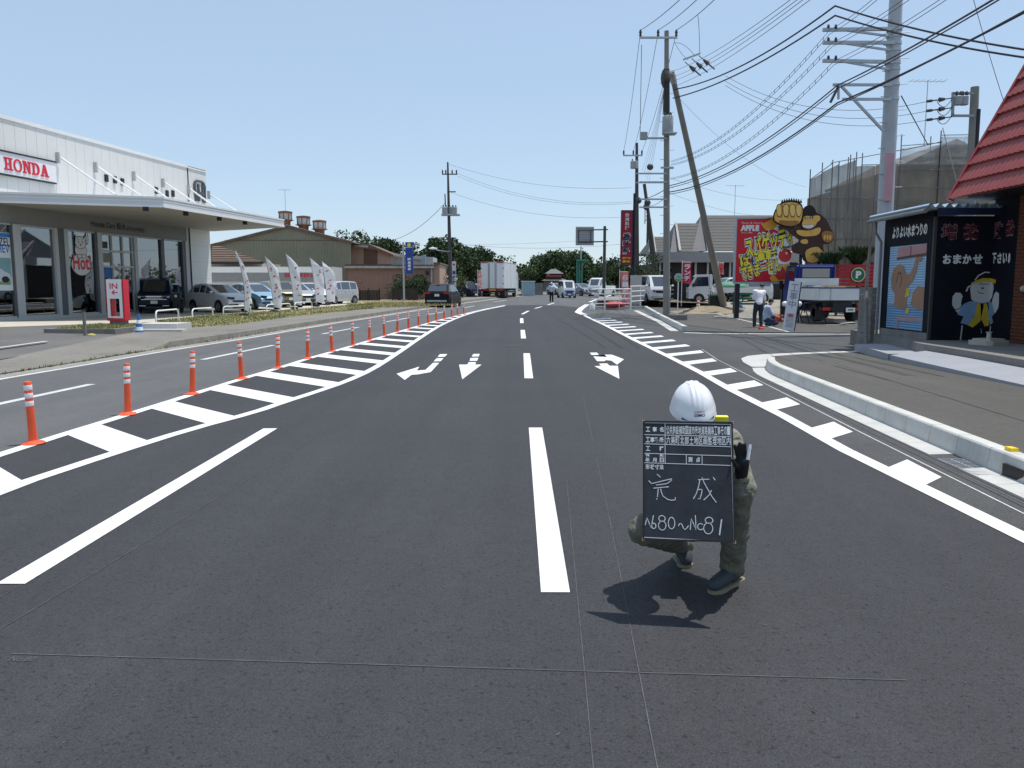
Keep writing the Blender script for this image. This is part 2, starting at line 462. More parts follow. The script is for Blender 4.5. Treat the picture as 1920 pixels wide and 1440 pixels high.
new_pts = [(x - .10, y) for x, y in L1] + [G2(1000, 572), G2(1050, 573), G2(1090, 577)] + [(x + .02, y) for x, y in R1[::-1]] + [(3.3, -3)]
sheet('new_road_surface', new_pts, 0.004, A_NEW)
side_pts = [(x + .03, y) for x, y in R1] + [(5.0, 47), (5.6, 48), (8.2, 42), (8.2, 29.2), (8.2, 26.9), (13, 27.2), (26, 27.2), (26, 19.6), (8.9, 19.8), (5.3, 17.6), (5.0, 15.8), (4.4, 8.5), (4.05, 2)]
sheet('side_street', side_pts, 0.0035, A_SIDE)

def stripe(name, line, w, z=0.0085, m=None, parent=None, kind='structure'):
    p = [Vector(a) for a in line]; lo, hi = [], []
    for i in range(len(p)):
        d = (p[min(i + 1, len(p) - 1)] - p[max(i - 1, 0)]).normalized(); n = Vector((-d.y, d.x)) * w / 2
        lo.append(p[i] + n); hi.append(p[i] - n)
    b = MB(); 
    def s3(q): return Vector((q.x, q.y, z + rise(q.y)))
    for i in range(len(p) - 1):
        k = 1 if max(p[i].y, p[i + 1].y) < 38 else 3
        for j in range(k):
            a, c = j / k, (j + 1) / k
            b.quad(s3(lo[i].lerp(lo[i + 1], a)), s3(hi[i].lerp(hi[i + 1], a)), s3(hi[i].lerp(hi[i + 1], c)), s3(lo[i].lerp(lo[i + 1], c)))
    o = b.build(name, m or M_PAINT, parent)
    if kind and not parent: o['kind'] = kind
    return o

def poly_mark(name, px, z=0.0085, m=None, parent=None):
    return sheet(name, [G2(u, v) for u, v in px], z, m or M_PAINT, parent=parent)

# left hatched island: two border lines and 45 degree bars
gore = tag(stripe('hatched_island_marking', L1, .15), kind='structure')
stripe('border_line', L2, .15, z=0.0088, parent=gore)
def along(line, s):
    acc = 0
    for (x0, y0), (x1, y1) in zip(line[:-1], line[1:]):
        d = sqrt((x1 - x0) ** 2 + (y1 - y0) ** 2)
        if acc + d >= s: t = (s - acc) / d; return (x0 + (x1 - x0) * t, y0 + (y1 - y0) * t)
        acc += d
    return line[-1]
def meet(p, dx, dy, line):        # walk from p along (dx,dy) to the line
    best = None
    for a, b in zip(line[:-1], line[1:]):
        ex, ey = b[0] - a[0], b[1] - a[1]; den = dx * ey - dy * ex
        if abs(den) < 1e-9: continue
        t = ((a[0] - p[0]) * ey - (a[1] - p[1]) * ex) / den; s = ((a[0] - p[0]) * dy - (a[1] - p[1]) * dx) / den
        if t > 0 and -1e-6 <= s <= 1 + 1e-6 and (best is None or t < best): best = t
    return best
idx0 = None
for k in range(-3, 19):
    if k < 0: y0 = POSTS[0][1] + 2.0 * k
    else: y0 = POSTS[k][1]
    step = 2.0
    ya, yb = y0 + .56, y0 + 1.24
    pa = (xat(L1, ya), ya); pb = (xat(L1, yb), yb)
    ta = meet(pa, .707, -.707, L2); tb = meet(pb, .707, -.707, L2)
    if not ta or not tb or ta < .12: continue
    ta -= .03; tb -= .03
    q = [pa, pb, (pb[0] + .707 * tb, pb[1] - .707 * tb), (pa[0] + .707 * ta, pa[1] - .707 * ta)]
    sheet('hatch_bar', q, 0.0080, M_PAINT, parent=gore)

# right hatched margin
hatch = tag(stripe('hatched_margin_marking', R1, .156), kind='structure')
stripe('border_line', [G2(1095, 590), G2(1083.5, 585.5), G2(1089.5, 578.5), G2(1101, 571.0)], .40, parent=hatch, z=0.0087)
y = 2.4
while y < 47:
    x = xat(R1, y); t = meet((x, y), .707, .707, R2); t2 = meet((xat(R1, y + .66), y + .66), .707, .707, R2)
    if t and t2:
        q = [(x, y), (x + .707 * t, y + .707 * t), (xat(R1, y + .66) + .707 * t2, y + .66 + .707 * t2), (xat(R1, y + .66), y + .66)]
        sheet('hatch_bar', q, 0.0080, M_PAINT, parent=hatch)
    y += 2.05

# centre dashes and the lane dash on the left
cd = [((1041.5, 1113), (1004, 803)), ((991.5, 710), (987.5, 663)), ((981.5, 635), (980, 619)), ((978.5, 606), (978, 597)), ((979, 589.4), (991, 583.0)), ((1003, 578.6), (1016, 575)), ((1027, 572), (1039, 568))]
cl = None
for a, b in cd:
    o = stripe('lane_dash' if cl else 'centre_line_marking', [G2(*a), G2(*b)], .156, parent=cl, kind='structure')
    if not cl: cl = o
stripe('lane_line_marking', [G2(20, 1097), G2(507, 804.5)], .16)
ll = None
for a, b in [((-330, 828), (172, 720.5)), ((380, 674.5), (513, 647.3)), ((604.7, 626.3), (672.5, 613.6)), ((722.8, 603.8), (764, 596.2)), ((800, 590.4), (835, 584.4)), ((868, 577.8), (890, 573.6)), ((925, 566.4), (950, 562.6)), ((1046, 551.5), (1060, 550.0))]:
    o = stripe('old_lane_dash' if ll else 'old_lane_marking', [G2(*a), G2(*b)], .15, z=.0045, m=M_OLDPAINT, parent=ll, kind='structure')
    if not ll: ll = o
stripe('edge_line_marking', RLs, .15, z=.0045, m=M_OLDPAINT)
stripe('far_edge_line_marking', [G2(1105, 566.5), G2(1122, 560.2), G2(1150, 552), G2(1195, 547)], .25, z=.0045)
# turn arrows facing the camera
def off(px, ox, oy, k): return [(x / k + ox, y / k + oy) for x, y in px]
arrows = [
 ('left_turn_arrow_marking', 4.571, 480, 560, [[(1205, 647), (1400, 586), (1378, 620), (1452, 614), (1518, 553), (1570, 553), (1498, 632), (1392, 652), (1334, 656), (1275, 700)],
    [(1548, 514), (1608, 512), (1582, 539), (1522, 541)], [(1576, 479), (1640, 477), (1618, 500), (1556, 502)]]),
 ('ahead_arrow_marking', 4.571, 480, 560, [[(1740, 568), (1812, 568), (1822, 548), (1886, 547), (1878, 568), (1934, 568), (1768, 695)],
    [(1838, 511), (1905, 510), (1895, 535), (1830, 536)], [(1862, 477), (1917, 476), (1909, 498), (1850, 499)]]),
 ('ahead_right_arrow_marking', 4.8, 1060, 540, [[(262, 707), (322, 704), (303, 684), (376, 682), (398, 703), (473, 704), (487, 822)],
    [(286, 662), (352, 662), (365, 652), (415, 657), (465, 693), (528, 645), (418, 603), (352, 603), (378, 624), (252, 618)],
    [(220, 585), (284, 584), (302, 604), (236, 606)]])]
for nm, k, ox, oy, polys in arrows:
    root = None
    for pl in polys:
        o = poly_mark(nm if root is None else 'shaft_bar', off(pl, ox, oy, k), parent=root)
        if root is None: root = o
# survey chalk: snapped lines and a station mark
ck = stripe('chalk_marking', [G2(20, 1228), G2(560, 1244), G2(1097, 1261), G2(1700, 1278)], .006, z=.0075, m=M_CHALK)
for pts, w in [([(1118, 860), (1140, 960), (1165, 1090), (1232, 1440), (1260, 1600)], .0045), ([(1062, 900), (1098, 1285), (1112, 1440), (1120, 1560)], .004), ([(0, 1182), (180, 1075), (450, 908), (640, 790)], .005), ([(0, 1122), (70, 1080)], .005), ([(1092, 740), (1112, 830)], .006)]:
    stripe('chalk_line', [G2(*p) for p in pts], w, z=.0075, m=M_CHALK, parent=ck)
mb = MB(); M0 = frame(G(14, 1243) + Vector((0, 0, .0085)), (1, 0, 0), (0, 1, 0)); text_into(mb, 'No.80', M0, 0, 0, .11, .045, lift=0); mb.build('chalk_writing', M_CHALK, ck)
mb = MB()
for _ in range(38):              # scuffed flecks of spilled paint
    u = random.choice([random.uniform(0, 420), random.uniform(0, 900), random.uniform(900, 1900)]); v = random.uniform(840, 1430); c = G(u, v); r = random.uniform(.002, .006); a = random.uniform(0, pi); L = random.uniform(1, 3.5)
    mb.quad(*[c + Vector((cos(a + q) * r * (L if i % 2 == 0 else 1), sin(a + q) * r * (L if i % 2 == 0 else 1), .0072)) for i, q in enumerate((0, pi / 2, pi, 3 * pi / 2))])
o = mb.build('paint_flecks', M_CHALK); tag(o, 'tiny pale flecks of chalk and paint scattered on the new asphalt', 'paint flecks', kind='stuff')
mb = MB(); c = G(962, 648.5, .0055); mb.lathe([(.001, .002), (.30, .002), (.30, 0)], 28, Matrix.Translation(c)); mh = mb.build('manhole_cover', mat('cast_iron', (.03, .028, .028), .6, var=.3, scale=12, bump=.6, bscale=40))
tag(mh, 'round dark iron manhole cover set in the new asphalt', 'manhole cover')

# ------------------------------------------------------------------ right: gutter, kerb, pavement
def go(y): return 3.98 + .0637 * (y - 6.08)
def kb(y): return 4.26 + .0651 * (y - 6.57)
def kerb_row(name_, nm2, y0, y1, step, face, bend=0, gut=True):
    pass
kerb = thing('kerb', None, None); kerb['kind'] = 'structure'
gut = thing('gutter', None, None); gut['kind'] = 'structure'
y = 2.4; n = 0
def bendx(y): return .0 if y < 14.5 else .07 * (y - 14.5) ** 2
def kblock(y, L, h=.2, joint=.008, hole=False):
    b = MB(); j = joint / 2
    for ya, yb in ((y + j, y + L - j),):
        xs = [(kb(ya) + bendx(ya), ya), (kb(yb) + bendx(yb), yb)]
        prof = [(0, -.05), (0, .01), (.022, h - .015), (.035, h), (.165, h), (.175, h - .01), (.175, -.05)]
        vs = [(x + px, yy, pz) for x, yy in xs for px, pz in prof]; k = len(prof)
        b.add(vs, [list(range(k)), list(range(k, 2 * k))[::-1]] + [(i, (i + 1) % k, k + (i + 1) % k, k + i) for i in range(k)])
    return b.build('kerb_block', M_CONC, kerb)
HOLE = (6.55, 7.0)
while y < 16.2:
    L = .6
    if y > 15.6: L = .6
    kblock(y, L, h=.2 if y < 15.6 else .17)
    y += L
y = 2.4
while y < 16.4:
    b = MB(); ya, yb = y + .003, y + .597
    if not (6.9 < y < 7.6):
        b.add([(go(ya) + bendx(ya), ya, .006), (kb(ya) + bendx(ya) + .01, ya, .012), (kb(yb) + bendx(yb) + .01, yb, .012), (go(yb) + bendx(yb), yb, .006),
           (go(ya) + bendx(ya), ya, -.05), (kb(ya) + bendx(ya) + .01, ya, -.05), (kb(yb) + bendx(yb) + .01, yb, -.05), (go(yb) + bendx(yb), yb, -.05)],
          [(0, 1, 2, 3), (0, 1, 5, 4), (1, 2, 6, 5), (2, 3, 7, 6), (3, 0, 4, 7), (4, 5, 6, 7)])
        b.build('gutter_block', M_CONC2, gut)
    y += .6
# rounded concrete apron at the mouth of the side street
ap = [(kb(16.2) + bendx(16.2) - .28, 16.2), (4.92, 17.2), (5.12, 18.05), (5.45, 18.7), (5.95, 19.15), (6.8, 19.55), (7.9, 19.95), (9.2, 20.4), (9.2, 20.05), (7.9, 19.6), (6.9, 19.2), (6.1, 18.7), (5.72, 18.1), (5.5, 17.3), (5.35, 16.2)]
b = MB(); b.prism(ap, Matrix(), -.05, .03); b.build('apron', M_CONC2, gut)
b = MB(); kx = kb(16.2) + bendx(16.2)
b.add([(kx, 16.2, -.02), (kx + .175, 16.2, -.02), (kx + .175, 16.2, .165), (kx + .03, 16.2, .165), (kx + .2, 16.75, .03), (kx + .36, 16.75, .03), (kx + .36, 16.75, -.02), (kx + .2, 16.75, -.02)],
      [(0, 1, 2, 3), (3, 2, 5, 4), (0, 3, 4, 7), (1, 6, 5, 2), (7, 4, 5, 6), (0, 7, 6, 1)]); b.build('kerb_end_block', M_CONC, kerb)
# drain: opening in the kerb face and a grate in the gutter
b = MB(); xk = kb(6.78); b.bx(xk - .004, xk + .02, 6.62, 6.92, .012, .115); b.build('drain_opening', M_BLACK, kerb)
gr = thing('drain_grate', 'steel bar drain grate in the gutter beside the kerb opening', 'drain grate', (go(7.2) + .14, 7.2, 0))
b = MB(); b.bx(go(7.2) - .0, kb(7.2) + .01, 6.905, 7.595, -.08, -.06); b.build('pit', M_BLACK, gr, world=True)
for k in range(12):
    b = MB(); yy = 6.93 + k * .058; b.bx(go(7.2) + .005, kb(7.2), yy, yy + .014, -.03, .010); b.build('bar', M_STEEL, gr, world=True)
b = MB()
for xx in (go(7.2) + .01, (go(7.2) + kb(7.2)) / 2, kb(7.2) - .01): b.bx(xx - .008, xx + .008, 6.91, 7.59, -.03, .008)
b.build('bearer', M_STEEL, gr, world=True)
b = MB(); c = G(1896, 845, .2); b.prism([(-.035, -.05), (.035, -.05), (.03, .05), (-.03, .05)], Matrix.Translation((c.x, c.y, .2)), 0, .03)
tag(b.build('kerb_marker', M_YELLOW), 'small bright yellow marker on top of the right kerb', 'kerb marker')
# dark rough asphalt joint between hatch and gutter (sawn edge lines)
stripe('joint_line_marking', [(3.66, 2), (3.70, 5.5), (3.93, 9), (4.26, 13.5), (4.58, 18), (4.93, 21)], .016, z=.0065, m=M_OLDPAINT)
for k, dx in enumerate((.10, .16, .20)):
    stripe('tyre_streak_marking', [(3.66 + dx, 2), (3.70 + dx, 5.5), (3.93 + dx, 9), (4.26 + dx, 13.5)], .016, z=.006, m=(M_CHALK if k == 1 else MATS['new_asphalt']))
# pavement behind the kerb
wk = [(kb(2) + .17, 2)] + [(kb(yy) + bendx(yy) + .17, yy) for yy in (6, 10, 14, 15, 15.8, 16.3)]
wk2 = [(5.55, 17.4), (5.75, 18.1), (6.12, 18.68), (6.92, 19.18), (7.9, 19.58), (9.2, 20.03), (9.2, 19.0), (8.3, 18.5), (7.45, 10), (6.9, 2)]
def wz(x, y): return .175 if y < 15.5 else max(.034, .175 - (y - 15.5) * .048)
sheet('pavement', wk + wk2, wz, A_WALK)
stripe('pavement_joint_marking', [(5.10, 2.5), (5.62, 9.0), (5.98, 13.5), (6.15, 15.4)], .03, z=.177, m=A_NEW)
# raised concrete strip, platform of the shed
ramp = MB(); rp = [(7.0, 2, 7.6, 2), (7.55, 11, 8.45, 11), (7.9, 15.6, 8.75, 15.6), (8.05, 17.2, 8.8, 17.2)]
for (a, ya, c, yc), (d, yd, e, ye) in zip(rp[:-1], rp[1:]):
    z0, z1 = .178, .27
    ramp.add([(a, ya, z0), (c, yc, z1), (e, ye, z1), (d, yd, z0), (a, ya, -.05), (d, yd, -.05)], [(0, 1, 2, 3), (0, 3, 5, 4)])
M_RAMP = mat('pale_ramp_concrete', (.31, .32, .345), .85, var=.06, scale=2, fine=.04, dirt=.08)
tag(ramp.build('ramp_strip', M_RAMP), kind='structure')
b = MB(); b.prism([(8.02, 17.25), (8.82, 17.25), (9.35, 20.2), (8.55, 20.2)], Matrix(), -.05, .20); b.build('step', M_RAMP); bpy.data.objects['step']['kind'] = 'structure'
b = MB(); b.prism([(7.62, 2), (8.47, 11), (8.78, 15.6), (8.84, 17.4), (9.42, 20.6), (9.6, 23), (12, 23), (12, 2)], Matrix(), -.05, .40)
tag(b.build('platform', M_CONCD), kind='structure')

# far right: kerb, pavement, soil
fk = thing('far_kerb', None, None); fk['kind'] = 'structure'
ka, kbp = Vector(G2(1278, 622)), Vector(G2(1207, 579.5)); dv = (kbp - ka); Lk = dv.length; dv.normalize(); nv = Vector((dv.y, -dv.x))
nblk = int(Lk / 1.2)
for i in range(nblk):
    a = ka + dv * (Lk * i / nblk + .006); c = ka + dv * (Lk * (i + 1) / nblk - .006)
    b = MB(); zz = lambda q: rise(q.y)
    h = .2
    ring = lambda q: [(q.x, q.y, zz(q)), (q.x + nv.x * .03, q.y + nv.y * .03, h + zz(q)), (q.x + nv.x * .2, q.y + nv.y * .2, h + zz(q)), (q.x + nv.x * .2, q.y + nv.y * .2, zz(q))]
    b.add(ring(a) + ring(c), [(0, 1, 2, 3), (4, 7, 6, 5), (0, 4, 5, 1), (1, 5, 6, 2), (2, 6, 7, 3), (0, 3, 7, 4)]); b.build('kerb_block', M_CONC2, fk)
q0, q1 = Vector(G2(1207, 579.5)), Vector(G2(1112, 580.5))
for i in range(5):
    a = q0.lerp(q1, i / 5 + .004); c = q0.lerp(q1, (i + 1) / 5 - .004); b = MB()
    b.add([(a.x, a.y, rise(a.y)), (c.x, c.y, rise(c.y)), (c.x, c.y, .2 + rise(c.y)), (a.x, a.y, .2 + rise(a.y)), (a.x, a.y + .2, .2 + rise(a.y)), (c.x, c.y + .2, .2 + rise(c.y)), (a.x, a.y + .2, rise(a.y)), (c.x, c.y + .2, rise(c.y))],
          [(0, 1, 2, 3), (3, 2, 5, 4), (4, 5, 7, 6), (0, 3, 4, 6), (1, 7, 5, 2), (0, 6, 7, 1)]); b.build('kerb_block', M_CONC2, fk)
stripe('far_gutter_line_marking', [G2(1265, 621), G2(1235, 602.5), G2(1192, 582.5)], .30, z=.0085, m=M_CONC2)
stripe('side_street_line_marking', [G2(1283, 624), G2(1340, 626), G2(1481, 626.5), G2(1620, 627)], .22, z=.0085)
fw = [G2(1284, 622.5), G2(1481, 625), G2(1640, 626), G2(1640, 605), G2(1470, 607), G2(1390, 593), G2(1330, 582), G2(1290, 572), G2(1210, 577)]
sheet('far_pavement', fw, .03, A_WALK)
sheet('far_pavement', [G2(1206, 577.5), G2(1286, 571.5), G2(1200, 573), G2(1122, 577), G2(1119, 579)], .10, A_WALK)
stripe('far_pavement_line_marking', [G2(1296, 573), G2(1320, 583), G2(1360, 593), G2(1420, 608), G2(1478, 624)], .12, z=.036, m=M_CONC2)
lot = [G2(1120, 573), G2(1290, 569.5), G2(1332, 580), G2(1392, 591), G2(1470, 605), G2(1660, 603), (60, 30), (60, 75), (8, 75)]
sheet('car_park', lot, lambda x, y: .10 + .3 * max(0, min(1, (y - 34) / 18)), mat('gravelly_car_park', (.28, .25, .20), .95, var=.15, scale=.8, bump=.5, bscale=12, fine=.15))
stripe('bay_line_marking', [G2(1575, 612), G2(1620, 608)], .12, z=.12); stripe('bay_line_marking', [G2(1548, 611.5), G2(1640, 611)], .12, z=.05)

# soil heap along the far pavement
def heap(name, label, c, rx, ry, h, m, seed):
    rnd = random.Random(seed); b = MB(); n, k = 26, 7; c = Vector(c)
    vs = [c + Vector((0, 0, h))]
    for i in range(1, k + 1):
        f = i / k
        for j in range(n):
            a = 2 * pi * j / n; q = 1 + .12 * rnd.uniform(-1, 1)
            vs.append(c + Vector((cos(a) * rx * f * q, sin(a) * ry * f * q, h * (1 - f) * (1 + .25 * rnd.uniform(-1, 1)) * (cos(f * pi / 2) * .6 + .4) - (.03 if i == k else 0))))
    fs = [(0, 1 + j, 1 + (j + 1) % n) for j in range(n)]
    for i in range(k - 1):
        for j in range(n): q = (j + 1) % n; fs.append((1 + i * n + j, 1 + (i + 1) * n + j, 1 + (i + 1) * n + q, 1 + i * n + q))
    b.add(vs, fs); o = b.build(name, m, smooth=50); tag(o, label, 'soil heap'); return o
heap('soil_heap', 'low heap of dry tan soil at the foot of the slanting pole', G(1325, 586, .05), 2.6, 1.3, .38, M_DIRT, 3)
heap('gravel_heap', 'low grey gravel bank beside the two crouching signboard workers', G(1425, 594, .05), 2.6, 1.1, .36, mat('grey_gravel', (.26, .25, .22), .95, var=.25, scale=3, bump=.8, bscale=18, fine=.2), 4)

# ------------------------------------------------------------------ left: gutter, kerb, pavement, forecourt, verge
def offset(line, d):
    p = [Vector(a) for a in line]; r = []
    for i in range(len(p)):
        t = (p[min(i + 1, len(p) - 1)] - p[max(i - 1, 0)]).normalized(); n = Vector((-t.y, t.x)); q = p[i] + n * d; r.append((q.x, q.y))
    return r
def strip(name, lines, m, kind='structure', parent=None):
    b = MB()                      # lines: lists of 3D points, one per long edge
    for la, lb in zip(lines[:-1], lines[1:]):
        for i in range(len(la) - 1): b.quad(la[i], la[i + 1], lb[i + 1], lb[i])
    o = b.build(name, m, parent)
    if kind and not parent: o['kind'] = kind
    return o
def lift(line, z): return [(x, y, (z(x, y) if callable(z) else z) + rise(y)) for x, y in line]
KY = 21.4                          # the raised kerb begins here
def kz(x, y): return .03 if y < KY - .6 else min(.17, .03 + .14 * (y - KY + .6) / .6)
e0 = offset(RLs, .10); e1 = offset(RLs, .42); e2 = offset(RLs, .47); e3 = offset(RLs, .66)
strip('left_gutter', [lift(e0, .005), lift(e1, .012)], mat('old_gutter_concrete', (.27, .255, .225), .9, var=.15, scale=2, dirt=.35, fine=.1))
def resample(line, step):
    r = [Vector(line[0])]; carry = 0
    for a, b in zip(line[:-1], line[1:]):
        a, b = Vector(a), Vector(b); d = (b - a).length; s = step - carry
        while s <= d: r.append(a.lerp(b, s / d)); s += step
        carry = (carry + d) % step if d < step - carry else d - (s - step)
    return [(q.x, q.y) for q in r]
lk = thing('left_kerb', None, None); lk['kind'] = 'structure'
kl = [p for p in resample(e1, .6) if p[1] > 2]
M_LK = mat('old_kerb', (.215, .20, .175), .9, var=.2, scale=2, bump=.3, bscale=30, dirt=.5, fine=.1)
far_rows = []
for i in range(len(kl) - 1):
    a, c = Vector(kl[i]), Vector(kl[i + 1]); t = (c - a).normalized(); n = Vector((-t.y, t.x)) * .15
    a2, c2 = a + t * .006, c - t * .006
    if a.y < KY - 1.2: continue
    if a.y > 62: far_rows.append((a2, c2, n)); continue
    b = MB()
    def rg(q): return [(q.x, q.y, rise(q.y)), (q.x + n.x * .15, q.y + n.y * .15, kz(0, q.y) + rise(q.y)), (q.x + n.x, q.y + n.y, kz(0, q.y) + .002 + rise(q.y)), (q.x + n.x, q.y + n.y, rise(q.y) - .05)]
    b.add(rg(a2) + rg(c2), [(0, 1, 2, 3), (4, 7, 6, 5), (0, 4, 5, 1), (1, 5, 6, 2), (2, 6, 7, 3), (0, 3, 7, 4)]); b.build('kerb_block', M_LK, lk)
b = MB()
for a2, c2, n in far_rows:
    b.add(rg(a2) + rg(c2), [(0, 1, 2, 3), (0, 4, 5, 1), (1, 5, 6, 2), (2, 6, 7, 3)])
tag(b.build('far_kerb_blocks', M_LK, lk), kind='stuff')
pin = [(-26, 8.0), (-20.5, 13.5)] + [G2(u, v, .1) for u, v in [(0, 668), (200, 637), (300, 618), (430, 609.5), (555, 592.5), (650, 583), (700, 578), (790, 571.5), (860, 565)]] + [(-6.0, 95), (2, 125)]
wl = [(-30, 3), (-14, 2)] + [p for p in e2 if p[1] > 8 and p[1] < 130]
sheet('left_pavement', wl + pin[::-1], kz, A_LEFT)
FA = [(-30.5, 21.0)] + [G2(u, v, .2) for u, v in [(0, 613), (200, 606.5), (292, 604)]]
FB = [(-27.5, 7.6)] + [G2(u, v, .1) for u, v in [(0, 669), (200, 638), (292, 620)]]
strip('driveway', [[(x, y, .2) for x, y in FA], [(x, y, .045) for x, y in FB]], asphalt('driveway_asphalt', (.135, .13, .122), speck=.25, pits=.2, patch=.12, lanes=.04, fine_scale=60, stains=.25))
b = MB(); a, c = G(-60, 662, .10), G(87, 641.5, .105)
for s in (0,):
    t = (c - a).normalized(); n = Vector((-t.y, t.x, 0)) * .07; up = Vector((0, 0, .03)); b.quad(a + n + up, a - n + up, c - n + up, c + n + up)
o = b.build('driveway_line_marking', M_OLDPAINT); o['kind'] = 'structure'
GU = [G2(u, v, .3) for u, v in [(292, 601.5), (405, 590), (520, 582.5), (655, 572), (700, 569)]]
GL = [G2(u, v, .18) for u, v in [(300, 617), (430, 609.5), (555, 592.5), (650, 583), (700, 578)]]
strip('verge', [[(x, y, .30 + rise(y)) for x, y in GU], [((a + c) / 2, (b_ + d) / 2, .27 + rise(b_)) for (a, b_), (c, d) in zip(GU, GL)], [(x, y, .165 + rise(y)) for x, y in GL]], M_GRASSB)
fore = [(-30.5, 21.0)] + [G2(u, v, .2) for u, v in [(0, 613), (200, 606.5), (292, 604), (405, 591), (520, 583.5), (655, 573), (700, 570)]] + [(-12.5, 66), (-34, 66), (-40, 21)]
sheet('forecourt', fore, .2, M_FORE)
yard = [(-12.5, 62), G2(700, 569.5, .25), G2(700, 578, .2), G2(790, 571.8, .2), G2(862, 565.2, .2), (-6.2, 95), (-40, 95), (-40, 66)]
sheet('yard', yard, .19, mat('dry_grass_yard', (.25, .205, .125), .95, var=.25, scale=.9, bump=.5, bscale=12, fine=.25))

def grass(name, label, area, n, h, zf, seed, cols):
    rnd = random.Random(seed); b = MB()
    for _ in range(n):
        s, t = rnd.random(), rnd.random()
        x, y = area(s, t); z = zf(s, t, y)
        b.cur = rnd.randrange(len(cols)); hh = h * rnd.uniform(.4, 1.2); a = rnd.uniform(0, 2 * pi); w = .018 * rnd.uniform(.7, 1.6); lx, ly = rnd.uniform(-.5, .5) * hh, rnd.uniform(-.5, .5) * hh
        b.add([(x - cos(a) * w, y - sin(a) * w, z), (x + cos(a) * w, y + sin(a) * w, z), (x + lx, y + ly, z + hh)], [(0, 1, 2)])
    return tag(b.build(name, cols), label, 'grass', kind='stuff')
GC = [mat('grass_green', (.16, .19, .05), .8, var=.3, scale=1), mat('grass_dry', (.38, .33, .15), .85, var=.2, scale=1), mat('grass_dark', (.10, .13, .04), .8, var=.2)]
def lerp_line(L, s):
    k = s * (len(L) - 1); i = min(int(k), len(L) - 2); f = k - i; return Vector(L[i]).lerp(Vector(L[i + 1]), f)
def verge_area(s, t): p = lerp_line(GU, s).lerp(lerp_line(GL, s), t); return p.x, p.y
grass('verge_grass', 'patchy green and straw grass on the verge below the parked cars', verge_area, 15000, .075, lambda s, t, y: (.30 - .03 * t * 2 if t < .5 else .27 - .105 * (t - .5) * 2) + rise(y) - .01, 5, GC)
grass('yard_weeds', 'dry straw coloured weeds on the yard before the pink building', lambda s, t: (G2(650 + 210 * s, 567 + 12 * t * (1 - s * .6), .2)), 4500, .16, lambda s, t, y: .18 + rise(y), 6, [GC[1], GC[1], GC[0]])
grass('gutter_weeds', 'small weeds growing along the foot of the left kerb', lambda s, t: (Vector(lerp_line([p for p in e1 if 13 < p[1] < 48], s)) + Vector((random.uniform(-.05, .05), 0)))[:], 500, .08, lambda s, t, y: rise(y), 8, GC)
# ------------------------------------------------------------------ people
M_SKIN = mat('skin', (.50, .30, .20), .55, var=.05)
M_HAIR = mat('black_hair', (.012, .010, .010), .5, var=.2, scale=40)
TEX = bpy.data.textures.new('cloth_folds', 'CLOUDS'); TEX.noise_scale = .045; TEX.noise_depth = 1
def folds(st):
    def f(o):
        d = o.modifiers.new('d', 'DISPLACE'); d.texture = TEX; d.strength = st; d.mid_level = .45; d.texture_coords = 'GLOBAL'
        s = o.modifiers.new('s2', 'SMOOTH'); s.factor = .5; s.iterations = 1
    return f

def hand(mb, wrist, palm, tips, r=.0095, pr=.028):
    """palm lump with separate bent fingers rooted inside it"""
    wrist, palm = Vector(wrist), Vector(palm)
    capsule(mb, wrist, palm, pr * .85, pr, 10)
    for root, mid, tip, rr in tips:
        chain(mb, [(Vector(root), rr), (Vector(mid), rr * .95), (Vector(tip), rr * .8)], 8)

